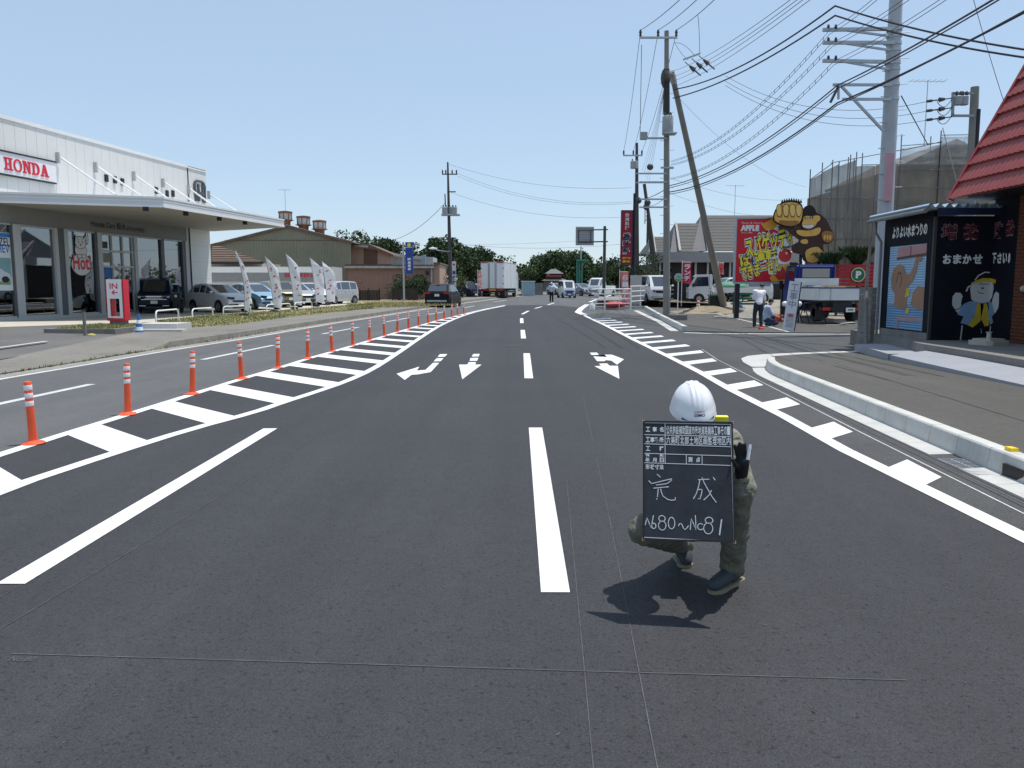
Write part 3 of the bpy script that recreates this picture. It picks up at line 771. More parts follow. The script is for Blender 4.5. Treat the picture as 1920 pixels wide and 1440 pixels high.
def figure(root, J, style, voxel=.018, k=1.0):
    """one continuous body; shirt, trousers, shoes and hair are children"""
    V = lambda n: Vector(J[n])
    def torso(mb, e):
        chain(mb, [(V('pelvis'), .125 * k + e), (V('pelvis').lerp(V('chest'), .5), .118 * k + e), (V('chest'), .135 * k + e)], 14)
        for s in 'lr': capsule(mb, V('chest') + (V('sh_' + s) - V('chest')) * .2, V('sh_' + s), .095 * k + e, .066 * k + e, 10)
        for s in 'lr': capsule(mb, V('pelvis').lerp(V('chest'), .3), V('sh_' + s).lerp(V('chest'), .35), .10 * k + e, .10 * k + e, 10)
    def arm(mb, s, e, full=True):
        chain(mb, [(V('sh_' + s), .056 * k + e), (V('el_' + s), .043 * k + e)] + ([(V('wr_' + s), .030 * k + e)] if full else []), 10)
    def leg(mb, s, e):
        chain(mb, [(V('hip_' + s), .090 * k + e), (V('knee_' + s), .062 * k + e), (V('knee_' + s).lerp(V('ank_' + s), .35), .058 * k + e), (V('ank_' + s), .042 * k + e * 1.6)], 12)
    k0 = k; k = k * style.get('bk', 1); b = MB(); torso(b, 0)
    for s in 'lr': arm(b, s, 0); leg(b, s, 0)
    k = k0
    capsule(b, V('chest'), V('neck'), .07 * k, .052 * k); capsule(b, V('neck'), V('head'), .052 * k, .06 * k)
    hd = V('head'); fw = (V('look')).normalized(); up = (hd - V('neck')).normalized(); rt = fw.cross(up).normalized(); up = rt.cross(fw)
    HM = Matrix(((rt.x, fw.x, up.x, 0), (rt.y, fw.y, up.y, 0), (rt.z, fw.z, up.z, 0), (0, 0, 0, 1)))
    b.ell(hd, (.074, .094, .112), 14, 10, HM)
    b.ell(hd + HM @ Vector((0, .088, -.012)), (.013, .022, .024), 8, 6, HM)      # nose
    b.ell(hd + HM @ Vector((0, .070, -.075)), (.035, .030, .03), 8, 6, HM)       # chin
    for s in (-1, 1): b.ell(hd + HM @ Vector((s * .076, -.005, 0)), (.012, .022, .032), 8, 6, HM)
    for s in style.get('hands', 'lr'):
        wr, fi = V('wr_' + s), V('fist_' + s); d = (fi - wr).normalized(); sd_ = d.cross(Vector((0, 1, 0.2))).normalized()
        pal = wr + d * .06
        tips = [(pal + sd_ * o * .018, pal + d * .06 + sd_ * o * .022, pal + d * (.085 - abs(o) * .012) + sd_ * o * .020 + sd_.cross(d) * .03, .011) for o in (-1.5, -.5, .5, 1.5)]
        tips.append((wr + d * .02, wr + d * .045 + sd_ * .04, wr + d * .075 + sd_ * .045 + sd_.cross(d) * .02, .012))
        hand(b, wr, pal, tips, pr=.026 * k)
    body = link(baked(b, voxel * .75), 'body', root); body.data.materials.append(style.get('skin', M_SKIN))
    b = MB(); torso(b, style.get('te', .020))
    for q in b.v: q.z = max(q.z, J['pelvis'][2] - .05)
    for s in 'lr': arm(b, s, .016, style.get('long', False))
    sh = link(baked(b, voxel, 4, folds(style.get('fold', .02))), 'shirt', root); sh.data.materials.append(style['shirt'])
    b = MB(); capsule(b, V('pelvis') + Vector((0, 0, .03)), V('pelvis') - Vector((0, 0, .03)), .135 * k, .13 * k, 14)
    for s in 'lr': capsule(b, V('pelvis'), V('hip_' + s), .12 * k, .108 * k); leg(b, s, style.get('baggy', .017))
    tr = link(baked(b, voxel, 4, folds(style.get('fold', .02))), 'trousers', root); tr.data.materials.append(style['trousers'])
    for s in 'lr':
        a, t = V('ank_' + s), V('toe_' + s); d = (t - a); d.z = 0; L = d.length; d.normalize(); h = Vector((a.x, a.y, t.z)) - d * .06
        b = MB(); chain(b, [(h + Vector((0, 0, .038)), .040), (h + d * .12 + Vector((0, 0, .036)), .044), (t + Vector((0, 0, .014)), .040)], 10); capsule(b, a + Vector((0, 0, .02)), h + d * .06 + Vector((0, 0, .03)), .046, .044)
        for i, p in enumerate(b.v): p.z = max(p.z, t.z - .03 + .002)
        so_ = link(baked(b, .012, 3), 'shoe', root); so_.data.materials.append(style['shoes'])
        if style.get('sole'):
            b = MB(); nn = Vector((-d.y, d.x, 0)); LL = (t - h).length + .075; z0 = t.z - .031
            prf = [(0, .012), (.03, .026), (.10, .036), (.30, .038), (.52, .036), (.72, .046), (.86, .044), (.96, .028), (1, .010)]
            out_ = [h - d * .045 + d * (LL * f) + nn * w for f, w in prf] + [h - d * .045 + d * (LL * f) - nn * w for f, w in prf[::-1]]
            b.prism([(q.x, q.y) for q in out_], Matrix(), z0, z0 + .022)
            link(b.mesh('sole', style['sole']), 'sole', so_)
    if 'hair' in style:
        b = MB(); b.ell(hd + HM @ Vector((0, -.016, .022)), (.082, .094, .104), 14, 10, HM)
        for p in b.v:
            q = HM.inverted() @ (p - hd)
            if q.y > .05 and q.z < .06: q.y = .05
            if q.z < -.05: q.z = -.05
            p[:] = hd + HM @ q
        b.build('hair', style['hair'], root, smooth=60)
    if 'cap' in style:
        b = MB(); b.ell(hd + HM @ Vector((0, -.005, .05)), (.086, .104, .085), 14, 8, HM)
        for p in b.v:
            q = HM.inverted() @ (p - hd); q.z = max(q.z, .035); p[:] = hd + HM @ q
        b.build('cap', style['cap'], root, smooth=60)
        b = MB(); b.ell(hd + HM @ Vector((0, .11, .04)), (.065, .06, .010), 12, 6, HM); b.build('cap_brim', style['cap'], root, smooth=60)
    return HM, hd

# ---- the crouching worker behind the board
M_JACKET = mat('khaki_workwear', (.225, .217, .165), .9, var=.10, scale=14, bump=.3, bscale=300, fine=.1)
M_TROUS = mat('dark_khaki_workwear', (.150, .144, .110), .9, var=.10, scale=14, bump=.3, bscale=300, fine=.1)
for m_ in (M_JACKET, M_TROUS):       # creased cloth
    for n_ in m_.node_tree.nodes:
        if n_.type == 'BUMP': n_.inputs['Distance'].default_value = .035; n_.inputs['Strength'].default_value = .55; nz_ = n_.inputs['Height'].links[0].from_node; nz_.inputs['Scale'].default_value = 8; nz_.inputs['Distortion'].default_value = 1.6; nz_.inputs['Detail'].default_value = 2
M_GLOVE = mat('black_glove', (.012, .012, .015), .75, var=.2, scale=30, bump=.3, bscale=200)
M_SHOE = mat('slate_blue_shoe', (.045, .057, .064), .7, var=.15, scale=30, bump=.2, bscale=200)
wk_root = thing('person', 'worker crouching behind a chalkboard in khaki workwear, black gloves and white hard hat', 'person', (1.0, 4.35, 0))
def pr(u, v, d): return PD(u, v, d) - Vector(wk_root.location)
fl = G(1372, 1100) - wk_root.location; fr_ = G(1288, 1070) - wk_root.location
J = dict(pelvis=pr(1296, 962, 4.58), chest=pr(1300, 868, 4.45), neck=pr(1300, 800, 4.32), head=pr(1299, 775, 4.22), look=(0, -.80, -.60),
         sh_l=pr(1366, 828, 4.36), el_l=pr(1396, 917, 4.24), wr_l=pr(1388, 893, 4.10), fist_l=pr(1390, 850, 4.03),
         sh_r=pr(1238, 830, 4.36), el_r=pr(1236, 915, 4.28), wr_r=pr(1258, 880, 4.16), fist_r=pr(1262, 850, 4.14),
         hip_l=pr(1330, 972, 4.52), knee_l=pr(1384, 918, 4.14), ank_l=Vector((fl.x + .005, fl.y + .02, .11)), toe_l=Vector((fl.x - .125, fl.y - .10, .034)),
         hip_r=pr(1266, 976, 4.52), knee_r=pr(1204, 994, 4.26), ank_r=Vector((fr_.x + .00, fr_.y + .13, .12)), toe_r=Vector((fr_.x + .005, fr_.y + .05, .034)))
st = dict(shirt=M_JACKET, trousers=M_TROUS, shoes=M_SHOE, long=True, hands='r', baggy=.014, te=.008, bk=.86, fold=.022, sole=mat('pale_sole', (.22, .19, .13), .7))
def figure_no_hands(*a, **k): return figure(*a, **k)
HM, hd = figure(wk_root, J, st, voxel=.0095, k=1.02)
# right-of-picture hand in a black glove, fingers spread on the board's edge
b = MB()
w0 = pr(1389, 900, 4.10); pm = pr(1391, 866, 4.03)
hand(b, w0, pm, [(pr(1386, 862, 4.02), pr(1381, 847, 4.005), pr(1378, 836, 3.995), .0115), (pr(1390, 860, 4.02), pr(1388, 843, 4.0), pr(1387, 831, 3.99), .0115),
                 (pr(1394, 860, 4.02), pr(1396, 845, 4.0), pr(1397, 833, 3.99), .0115), (pr(1397, 864, 4.02), pr(1403, 852, 4.005), pr(1408, 843, 4.0), .0105),
                 (pr(1386, 880, 4.04), pr(1378, 872, 3.99), pr(1374, 862, 3.965), .0125)], pr=.038)
g = link(baked(b, .006, 3), 'glove', wk_root); g.data.materials.append(M_GLOVE)
b = MB(); b.tube([pr(1402, 862, 3.985), pr(1406, 838, 3.985)], .0085, 10); b.tube([pr(1406, 838, 3.985), pr(1406.8, 833, 3.985)], .0065, 10)
# hard hat
HR = Matrix.Translation(pr(1299.5, 762, 4.18)) @ Matrix.Rotation(R(-3), 4, 'Y') @ Matrix.Rotation(R(20), 4, 'X')
def shell(mb, grow, zlo, n=96, kk=24):
    prof = []
    o = len(mb.v)
    for i in range(kk + 1):
        th = (pi / 2 + zlo) * i / kk
        for j in range(n):
            ph = 2 * pi * j / n; x, yv, z = sin(th) * cos(ph), sin(th) * sin(ph), cos(th)
            rx, ry, rz = .1065 + grow, .140 + grow, .128 + grow
            flare = max(0, th - 1.25) * .018
            bump = .0
            if z > .25 and abs(x * rx) < .030: bump = .007 * (0.5 + .5 * cos(x * rx / .030 * 2.5 * pi)) ** .5
            mb.v.append(HR @ Vector((x * (rx + flare), yv * (ry + flare + (.012 * max(0, th - 1.3) * 3 if yv < 0 else 0)), z * (rz + bump))))
    for i in range(kk):
        for j in range(n):
            q = (j + 1) % n; mb.f.append([o + i * n + j, o + i * n + q, o + (i + 1) * n + q, o + (i + 1) * n + j]); mb.mi.append(mb.cur)
b2 = MB(); shell(b2, 0, .16); shell(b2, -.004, .16)
M_HAT = mat('white_hard_hat', (.80, .80, .82), .28, var=.02, scale=3, spec=.5, coat=.3)
hat = b2.build('hard_hat', M_HAT, wk_root, smooth=40)
b2 = MB()
for i in range(40):
    pass
pts = [HR @ Vector((sin(1.72) * cos(a) * .1125, sin(1.72) * sin(a) * .149, cos(1.72) * .128 - .004)) for a in [2 * pi * i / 48 for i in range(49)]]
b2.tube(pts, .0055, 8, caps=False); b2.build('hat_rim', M_HAT, hat, smooth=60)
b2 = MB(); pts = [HR @ Vector((sin(1.60) * cos(a) * .1105, sin(1.60) * sin(a) * .1480, cos(1.60) * .128 - .0015)) for a in [-pi / 2 + R(t) for t in range(-44, 45, 4)]]
for p0, p1 in zip(pts[:-1], pts[1:]):
    pass
b2.tube(pts, .0075, 8); b2.build('navy_trim', mat('navy_trim', (.02, .03, .10), .5), hat, smooth=60)
ctr = HR @ Vector((0, 0, 0)); nrm = (HR.to_3x3() @ Vector((0, -.90, .32))).normalized(); rgt_ = HR.to_3x3() @ Vector((1, 0, 0))
LM = frame(HR @ Vector((0, -.1405, .030)), rgt_, nrm.cross(rgt_) * 1)
b2 = MB(); text_into(b2, 'OIMO', LM, -.027, -.012, .054, .016, .03, lift=.004); b2.build('lettering', mat('navy_print', (.02, .03, .16), .5), hat)
b2 = MB()
for i, xx in enumerate((-.022, -.012, -.004, .004, .012, .022)): b2.prism([(xx - .002, .010), (xx + .002, .010), (xx + .002, .017), (xx - .002, .016)], LM, .0025, .004)
b2.build('small_print', mat('brown_print', (.35, .16, .05), .5), hat)
b.build('chalk_marker', mat('chalk_white', (.82, .82, .80), .7), None) ; mk = bpy.data.objects['chalk_marker']
for v_ in mk.data.vertices: v_.co += Vector(wk_root.location)
tag(mk, 'white chalk stick held in the black glove beside the chalkboard', 'chalk')
b2 = MB(); c0 = pr(1351, 789, 4.28); b2.box(c0, (.075, .06, .05), R(-8)); yb = b2.build('shoulder_pad', mat('fluorescent_yellow', (.85, .80, .05), .5, var=.05), wk_root)

# ---- chalkboard
TL, TR, BL, BR = PD(1205.5, 789.5, 4.07), PD(1374, 790.5, 4.01), PD(1205, 1011.5, 3.96), PD(1378, 1018, 3.90)
rv = ((TR - TL) + (BR - BL)) / 2; dvv = ((BL - TL) + (BR - TR)) / 2; BW, BH = rv.length, dvv.length
BM = frame(TL + (BL + BR + TR - TL * 3) / 4 - rv / 2 - dvv / 2, rv, -dvv)      # origin top left, x right, y up, z to the camera
def bxy(x, y): return ((x - 40) / 1015 * BW, -(y - 58) / 1345 * BH)
board = thing('chalkboard', 'black construction chalkboard with white handwriting held upright by the crouching worker', 'chalkboard', BM.translation)
M_SLATE = mat('slate', (.030, .034, .042), .75, var=.30, scale=9, fine=.12, spec=.3)
M_FRAME = mat('black_wood', (.012, .012, .013), .6, var=.2, scale=20)
M_PRINT = mat('board_white', (.62, .64, .66), .7, var=.05)
M_HAND = mat('chalk_stroke', (.60, .62, .64), .9, var=.35, scale=160)
b = MB(); b.prism([(.006, -.006), (BW - .006, -.006), (BW - .006, -BH + .006), (.006, -BH + .006)], BM, -.012, 0); b.build('panel', M_SLATE, board, world=True)
for x0, x1, y0, y1 in ((0, BW, -.008, .0), (0, BW, -BH, -BH + .008), (0, .007, -BH + .008, -.008), (BW - .007, BW, -BH + .008, -.008)):
    b = MB(); b.prism([(x0, y0), (x1, y0), (x1, y1), (x0, y1)], BM, -.016, .004); b.build('frame_rail', M_FRAME, board, world=True)
b = MB()
for cx, cy in ((0, 0), (BW, 0), (BW, -BH), (0, -BH)):
    b.prism([(cx - .004 if cx == 0 else cx - .010, cy - .010 if cy == 0 else cy - .004), (cx + .010 if cx == 0 else cx + .004, cy - .010 if cy == 0 else cy - .004), (cx + .010 if cx == 0 else cx + .004, cy + .004 if cy == 0 else cy + .010), (cx - .004 if cx == 0 else cx - .010, cy + .004 if cy == 0 else cy + .010)], BM, -.014, .0025)
b.build('corner_tip', mat('light_wood', (.45, .32, .18), .7), board, world=True)
b = MB()
def bl(x0, y0, x1, y1, w=.0030): stroke_into(b, [bxy(x0, y0), bxy(x1, y1)], BM, w, .0012)
for l in ((52, 80, 1032, 88), (52, 80, 52, 1375), (1032, 88, 1040, 1395), (52, 1375, 1040, 1395), (292, 84, 292, 540), (52, 218, 292, 220), (52, 322, 1032, 342), (52, 432, 1032, 446), (52, 540, 1032, 553), (530, 440, 530, 546), (706, 446, 706, 550), (292, 220, 1032, 226)): bl(*l)
b.build('ruled_line', M_PRINT, board, world=True)
b = MB()
def bt(s, x0, y0, x1, y1, o=.02):
    a, c = bxy(x0, y1), bxy(x1, y0); text_into(b, s, BM, a[0], a[1], c[0] - a[0], c[1] - a[1], o, .0012)
for s, cols, y0, y1 in (('工事名', (75, 152, 232), 130, 182), ('工事箇所', (74, 126, 178, 230), 248, 304), ('工種', (75, 228), 352, 402), ('撮影', (70, 232), 442, 480), ('年月日', (70, 150, 232), 486, 530), ('形状寸法', (72, 124, 176, 228), 560, 612), ('測点', (552, 640), 468, 522)):
    w = 44
    for ch, x in zip(s, cols): bt(ch, x - 2, y0 - 3, x + w + 2, y1 + 2, .03)
b.build('printed_heading', M_PRINT, board, world=True); b = MB()
s1 = '公共施設補助国道市街地道路舗装工事その1'
for i, ch in enumerate(s1): bt(ch, 306 + i * 36, 112, 306 + i * 36 + 33, 210, .012)
s2 = '六美町北部土地区画整理地区内'
for i, ch in enumerate(s2): bt(ch, 306 + i * 52, 232, 306 + i * 52 + 46, 322, .012)
b.build('printed_lettering', M_PRINT, board, world=True)
def circ(cx, cy, rx, ry, a0=0, a1=360, n=18): return [(cx + rx * cos(R(a0 + (a1 - a0) * i / n)), cy + ry * sin(R(a0 + (a1 - a0) * i / n))) for i in range(n + 1)]
HWR = [[(200, 668), (220, 685), (238, 702)], [(105, 742), (122, 760), (140, 778)], [(135, 776), (240, 748), (362, 716), (366, 728), (335, 756), (295, 778)], [(188, 790), (245, 782), (305, 772)], [(160, 826), (245, 816), (332, 806)],
       [(213, 832), (208, 880), (203, 925)], [(198, 940), (196, 952)], [(240, 830), (248, 870), (266, 912), (318, 948), (362, 957), (402, 950), (404, 922)],
       [(658, 720), (720, 715), (784, 712)], [(678, 722), (662, 800), (640, 870), (604, 936)], [(650, 836), (682, 826), (702, 830), (694, 880), (676, 935), (655, 930)], [(704, 694), (728, 758), (768, 830), (812, 908), (858, 970)], [(806, 834), (776, 890), (718, 946)], [(824, 688), (836, 704), (848, 722)],
       [(66, 1242), (76, 1200), (86, 1158), (110, 1215), (132, 1272), (146, 1200), (158, 1130)], circ(162, 1246, 24, 30, -160, 200), circ(254, 1162, 36, 32, 60, 420), circ(256, 1240, 42, 50, -80, 280), circ(360, 1210, 36, 64, -60, 300),
       [(436, 1242), (446, 1216), (462, 1210), (478, 1226), (490, 1262), (510, 1278), (530, 1258), (548, 1232)], [(566, 1278), (572, 1214), (578, 1152), (604, 1214), (628, 1278), (628, 1200), (624, 1116)], circ(680, 1240, 32, 34, -40, -320), circ(774, 1168, 42, 34, 50, 410), circ(764, 1256, 50, 60, -80, 280), [(912, 1154), (900, 1230), (886, 1326)]]
for i, pl in enumerate(HWR):
    stroke_into(b if False else (b := MB()), [bxy(*p) for p in pl], BM, .0040 if i != len(HWR) - 1 else .0062, .0016)
    b.build('chalk_stroke', M_HAND, board, world=True)

# ------------------------------------------------------------------ delineator posts
def delineator(p, i):
    names = ['nearest', 'second', 'third', 'fourth', 'fifth', 'sixth', 'seventh', 'eighth', 'ninth', 'tenth', 'eleventh', 'twelfth', 'thirteenth', 'fourteenth', 'fifteenth', 'sixteenth', 'seventeenth', 'eighteenth', 'farthest']
    lab = 'orange delineator post with three white bands, %s of the row counting away from the camera' % names[i]
    return lab
proto = thing('delineator_post', delineator(0, 0), 'delineator post', (POSTS[0][0], POSTS[0][1], rise(POSTS[0][1]) + .009), R(4), 'orange delineator posts along the hatched island')
b = MB(); b.lathe([(.105, 0), (.115, .006), (.10, .016), (.055, .030), (.045, .036), (.044, .05)], 24); b.build('base', M_ORANGE, proto, smooth=35)
b = MB(); b.lathe([(.0435, .04), (.041, .10), (.038, .36), (.037, .646), (.032, .655), (.02, .657)], 20); tp = b.build('tube', M_ORANGE, proto, smooth=35)
for z in (.425, .508, .592):
    b = MB(); b.lathe([(.0395, z - .026), (.0402, z - .024), (.0398, z + .024), (.039, z + .026)], 20); b.build('reflective_band', M_REFL, proto, smooth=35)
b = MB()
for a in range(3): b.lathe([(.010, 0), (.010, .022), (.006, .026)], 8, Matrix.Translation((.083 * cos(a * 2.09), .083 * sin(a * 2.09), 0)))
b.build('anchor_bolt', mat('bolt', (.25, .06, .04), .5), proto)
rr_ = random.Random(2)
for i, p in enumerate(POSTS):
    o = proto if i == 0 else clone(proto)
    o.location = (p[0], p[1], rise(p[1]) + .009); o.rotation_euler = (R(rr_.uniform(-1.2, 1.2)), R(rr_.uniform(-1.5, 1.0) - 2), R(rr_.uniform(0, 360)))
    o['label'] = delineator(p, i)

# ------------------------------------------------------------------ the far workers on the right, the flagman
NAVY = mat('navy_trousers', (.022, .027, .045), .85, var=.2, scale=10); WSHIRT = mat('white_shirt', (.74, .74, .78), .85, var=.06, scale=8); DSHOE = mat('dark_shoe', (.02, .02, .022), .6)
g0 = G(1421, 614, .03)
wa = thing('person', 'standing worker in white shirt and navy trousers stooping to look down, seen from behind', 'person', g0)
J = dict(pelvis=(.0, 0, .93), chest=(.05, .10, 1.28), neck=(.10, .17, 1.47), head=(.17, .22, 1.57), look=(.7, .45, -.55),
         sh_l=(-.14, .10, 1.38), el_l=(-.15, .17, 1.10), wr_l=(-.02, .30, .93), fist_l=(.06, .36, .88), sh_r=(.22, .13, 1.36), el_r=(.27, .17, 1.06), wr_r=(.24, .20, .82), fist_r=(.25, .20, .72),
         hip_l=(-.09, 0, .88), hip_r=(.09, 0, .88), knee_l=(-.13, .05, .48), knee_r=(.11, .06, .48), ank_l=(-.14, 0, .09), ank_r=(.12, 0, .09), toe_l=(-.12, .15, .034), toe_r=(.17, .14, .034))
figure(wa, J, dict(shirt=WSHIRT, trousers=NAVY, shoes=DSHOE, hair=M_HAIR, fold=.006), .02)
g1 = G(1443, 612, .03)
wb = thing('person', 'crouching worker in pale blue shirt and dark blue cap reaching for a red tool', 'person', g1)
J = dict(pelvis=(-.12, .05, .30), chest=(-.10, .05, .68), neck=(-.02, .05, .84), head=(.02, .04, .97), look=(.85, .1, -.35),
         sh_l=(-.12, .22, .74), el_l=(.08, .24, .50), wr_l=(.30, .20, .42), fist_l=(.38, .18, .40), sh_r=(-.10, -.13, .74), el_r=(.05, -.17, .48), wr_r=(.26, -.10, .38), fist_r=(.36, -.06, .36),
         hip_l=(-.10, .12, .26), hip_r=(-.10, -.03, .26), knee_l=(.22, .22, .42), knee_r=(.24, -.10, .14), ank_l=(.12, .20, .10), ank_r=(-.14, -.10, .12), toe_l=(.27, .22, .034), toe_r=(-.02, -.10, .034))
figure(wb, J, dict(shirt=mat('pale_blue_shirt', (.42, .50, .66), .85, var=.06, scale=8), trousers=mat('dark_jeans', (.03, .04, .075), .85, var=.2), shoes=DSHOE, cap=mat('dark_blue_cap', (.015, .025, .07), .7), hair=M_HAIR, fold=.03), .018)
g2 = G(1034, 566.5, 0)
wc = thing('person', 'distant traffic guard in white hat, pale shirt and black trousers standing on the road', 'person', g2)
J = dict(pelvis=(0, 0, .92), chest=(0, 0, 1.28), neck=(0, 0, 1.46), head=(0, -.02, 1.60), look=(0, -1, 0), sh_l=(.18, 0, 1.37), sh_r=(-.18, 0, 1.37), el_l=(.24, .02, 1.10), el_r=(-.25, -.02, 1.12), wr_l=(.20, -.10, .90), wr_r=(-.17, -.16, 1.0), fist_l=(.19, -.14, .82), fist_r=(-.12, -.2, .96),
         hip_l=(.09, 0, .88), hip_r=(-.09, 0, .88), knee_l=(.10, -.02, .48), knee_r=(-.10, -.02, .48), ank_l=(.10, 0, .09), ank_r=(-.10, 0, .09), toe_l=(.11, -.15, .034), toe_r=(-.11, -.15, .034))
figure(wc, J, dict(shirt=mat('guard_shirt', (.50, .58, .72), .85), trousers=mat('black_trousers', (.014, .015, .02), .85), shoes=DSHOE, cap=WSHIRT, hair=M_HAIR), .022)
# ------------------------------------------------------------------ car showroom on the left
PHI = R(8); FO = Vector((-20.6, 32.7, 0)); FD = Vector((sin(PHI), cos(PHI), 0)); FN = Vector((cos(PHI), -sin(PHI), 0))
def fac(t, o, z): p = FO + FD * t + FN * o; return Vector((p.x, p.y, z))
def FT(u, v): h = HIT(u, v, FO, FN); return (h - FO).dot(FD), h.z
def fbox(mb, t0, t1, o0, o1, z0, z1):
    vs = [fac(t, o, z) for z in (z0, z1) for o in (o0, o1) for t in (t0, t1)]
    mb.add(vs, [(0, 2, 3, 1), (4, 5, 7, 6), (0, 1, 5, 4), (2, 6, 7, 3), (0, 4, 6, 2), (1, 3, 7, 5)]); return mb
M_PANEL = mat('white_metal_panel', (.70, .69, .66), .5, var=.03, scale=.6, dirt=.05)
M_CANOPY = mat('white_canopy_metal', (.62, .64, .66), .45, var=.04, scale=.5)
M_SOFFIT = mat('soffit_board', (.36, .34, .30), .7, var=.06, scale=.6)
M_BAND = mat('grey_fascia_band', (.22, .22, .215), .55, var=.05)
M_ALU = mat('aluminium_mullion', (.45, .46, .46), .45, var=.05, metal=.2)
M_ALUD = mat('dark_mullion', (.09, .095, .10), .45, var=.05)
GLASS = glassmat('showroom_glass', (.62, .70, .70), .20)
SH = thing('showroom', 'white car showroom with glass front, wedge shaped white canopy and red lettering', 'building', fac(8, 0, .2))
def sp(name, mb, m, parent=SH, **k): return mb.build(name, m, parent, world=True, **k)
TEND = FT(389, 400)[0]; TW = FT(396, 500)[0]; ROOF = 8.45
# upper wall as separate metal panels
t = -9.0; pw = .62
while t < TEND - .05:
    t1 = min(t + pw, TEND); sp('wall_panel', fbox(MB(), t + .006, t1 - .006, -.05, 0, 5.2, ROOF - .15), M_PANEL); t += pw
sp('backing_wall', fbox(MB(), -9, TEND - .02, -.30, -.055, 5.0, ROOF - .16), M_BAND)
sp('roof', fbox(MB(), -9, TEND, -14, -.06, ROOF - .5, ROOF - .2), M_BAND)
sp('roof_edge', fbox(MB(), -9, TEND + .05, -.3, .05, ROOF - .15, ROOF), M_WHITE)
sp('end_wall', fbox(MB(), TEND - .02, TEND + .06, -14, -.055, .2, ROOF - .16), M_PANEL)
# canopy
C0 = fac(-.3, .02, 0); C1 = G(312, 388) ; C1 = Vector((-14.55, 34.5, 0)); C2 = Vector((-12.75, 46.1, 0)); C3 = fac(TW + .1, .02, 0)
cp = [(C0.x, C0.y), (C1.x, C1.y), (C2.x, C2.y), (C3.x, C3.y)]
ZU, ZT = 4.9, 5.30
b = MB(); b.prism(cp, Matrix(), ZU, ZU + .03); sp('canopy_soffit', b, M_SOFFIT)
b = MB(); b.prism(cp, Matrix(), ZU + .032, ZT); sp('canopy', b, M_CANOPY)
b = MB()
for a, c in zip((C0, C1, C2), (C1, C2, C3)):
    nn = (c - a).normalized(); nn = Vector((nn.y, -nn.x, 0)); 
    for z0, z1, o in ((ZU - .02, ZU + .06, .03), (ZT - .07, ZT + .01, .03), (ZU + .22, ZU + .25, .012)):
        vs = [a + nn * o, c + nn * o, c - nn * .05, a - nn * .05]; b.add([(p.x, p.y, z0) for p in vs] + [(p.x, p.y, z1) for p in vs], [(0, 1, 2, 3), (4, 7, 6, 5), (0, 4, 5, 1), (1, 5, 6, 2), (2, 6, 7, 3), (3, 7, 4, 0)])
sp('canopy_trim', b, M_WHITE)
def cedge(u, a, c):               # where the sight column u meets a canopy edge
    d = ray(u, CY); k = d.x / d.y; den = (c.x - a.x) - k * (c.y - a.y); s = (k * a.y - a.x) / den; return a.lerp(c, s)
for uw, vw, uc in ((105, 291, 246), (176, 309, 292), (248, 326, 338), (303, 339, 390), (351, 351, 424), (389, 362, 463)):
    tt, zz = FT(uw, vw)
    e = cedge(uc, C0, C1) if uc < 312 else cedge(uc, C1, C2); e = e.lerp(fac(tt, 0, 0), .06)
    b = MB(); b.tube([fac(tt + .15, .12, zz - .1), (e.x, e.y, ZT + .02)], .045, 8); rod = sp('canopy_rod', b, M_WHITE)
    b = MB(); fbox(b, tt - .04, tt + .04, .0, .16, zz - .35, zz + .12); sp('rod_bracket', b, M_ALU, rod)
    b = MB(); b.box((e.x, e.y, ZT + .03), (.16, .16, .08)); sp('rod_foot', b, M_WHITE, rod)
for i, (u, v) in enumerate(((198, 333), (214, 336), (228, 340), (292, 356), (312, 362), (323, 362))):
    tt, zz = FT(u, v); b = MB(); fbox(b, tt - .10, tt + .10, .005, .09, zz - .20, zz + .14); sp('wall_vent', b, M_DARK)
for u, v in ((302, 391), (374, 402), (434, 412), (480, 418)):
    e = cedge(u, C0, C1) if u < 312 else cedge(u, C1, C2); b = MB(); b.box((e.x - .25, e.y, ZU - .10), (.22, .30, .16), R(20)); b.tube([(e.x - .25, e.y, ZU - .05), (e.x - .25, e.y, ZU)], .03, 6); sp('floodlight', b, M_BLACK)
# lower storey
TOPG, BOTG = 4.15, .32
def tu(u): return FT(u, 500)[0]
sp('fascia_band', fbox(MB(), -9, tu(353), -.25, -.02, TOPG, ZU), M_BAND)
sp('plinth', fbox(MB(), -9, tu(353), -.20, .06, .15, BOTG), M_ALU)
wins = [(-150, -40), (-30, 24), (41, 104), (129, 180), (258, 303), (309, 343)]
def window(u0, u1, z0=BOTG, z1=TOPG):
    t0, t1 = tu(u0), tu(u1); fr = thing('window', None, None); fr.parent = SH
    sp('window_rail', fbox(MB(), t0, t1, -.12, .03, z1 - .06, z1), M_ALU, fr); sp('window_rail', fbox(MB(), t0, t1, -.12, .03, z0, z0 + .07), M_ALU, fr)
    sp('pane', fbox(MB(), t0, t1, -.075, -.06, z0 + .07, z1 - .06), GLASS, fr); return fr
for a, c in wins: window(a, c)
for u0, u1, m in ((-40, -30, M_ALUD), (24, 27, M_ALUD), (27, 41, M_ALU), (104, 110, M_ALU), (110, 122, M_ALUD), (122, 129, M_ALU), (180, 184, M_ALUD), (184, 192, M_ALU), (252, 258, M_ALU), (303, 309, M_ALUD), (343, 348, M_ALUD), (348, 353, M_ALU)):
    sp('mullion', fbox(MB(), tu(u0), tu(u1), -.16, .06 if m is M_ALU else .03, BOTG, TOPG), m)
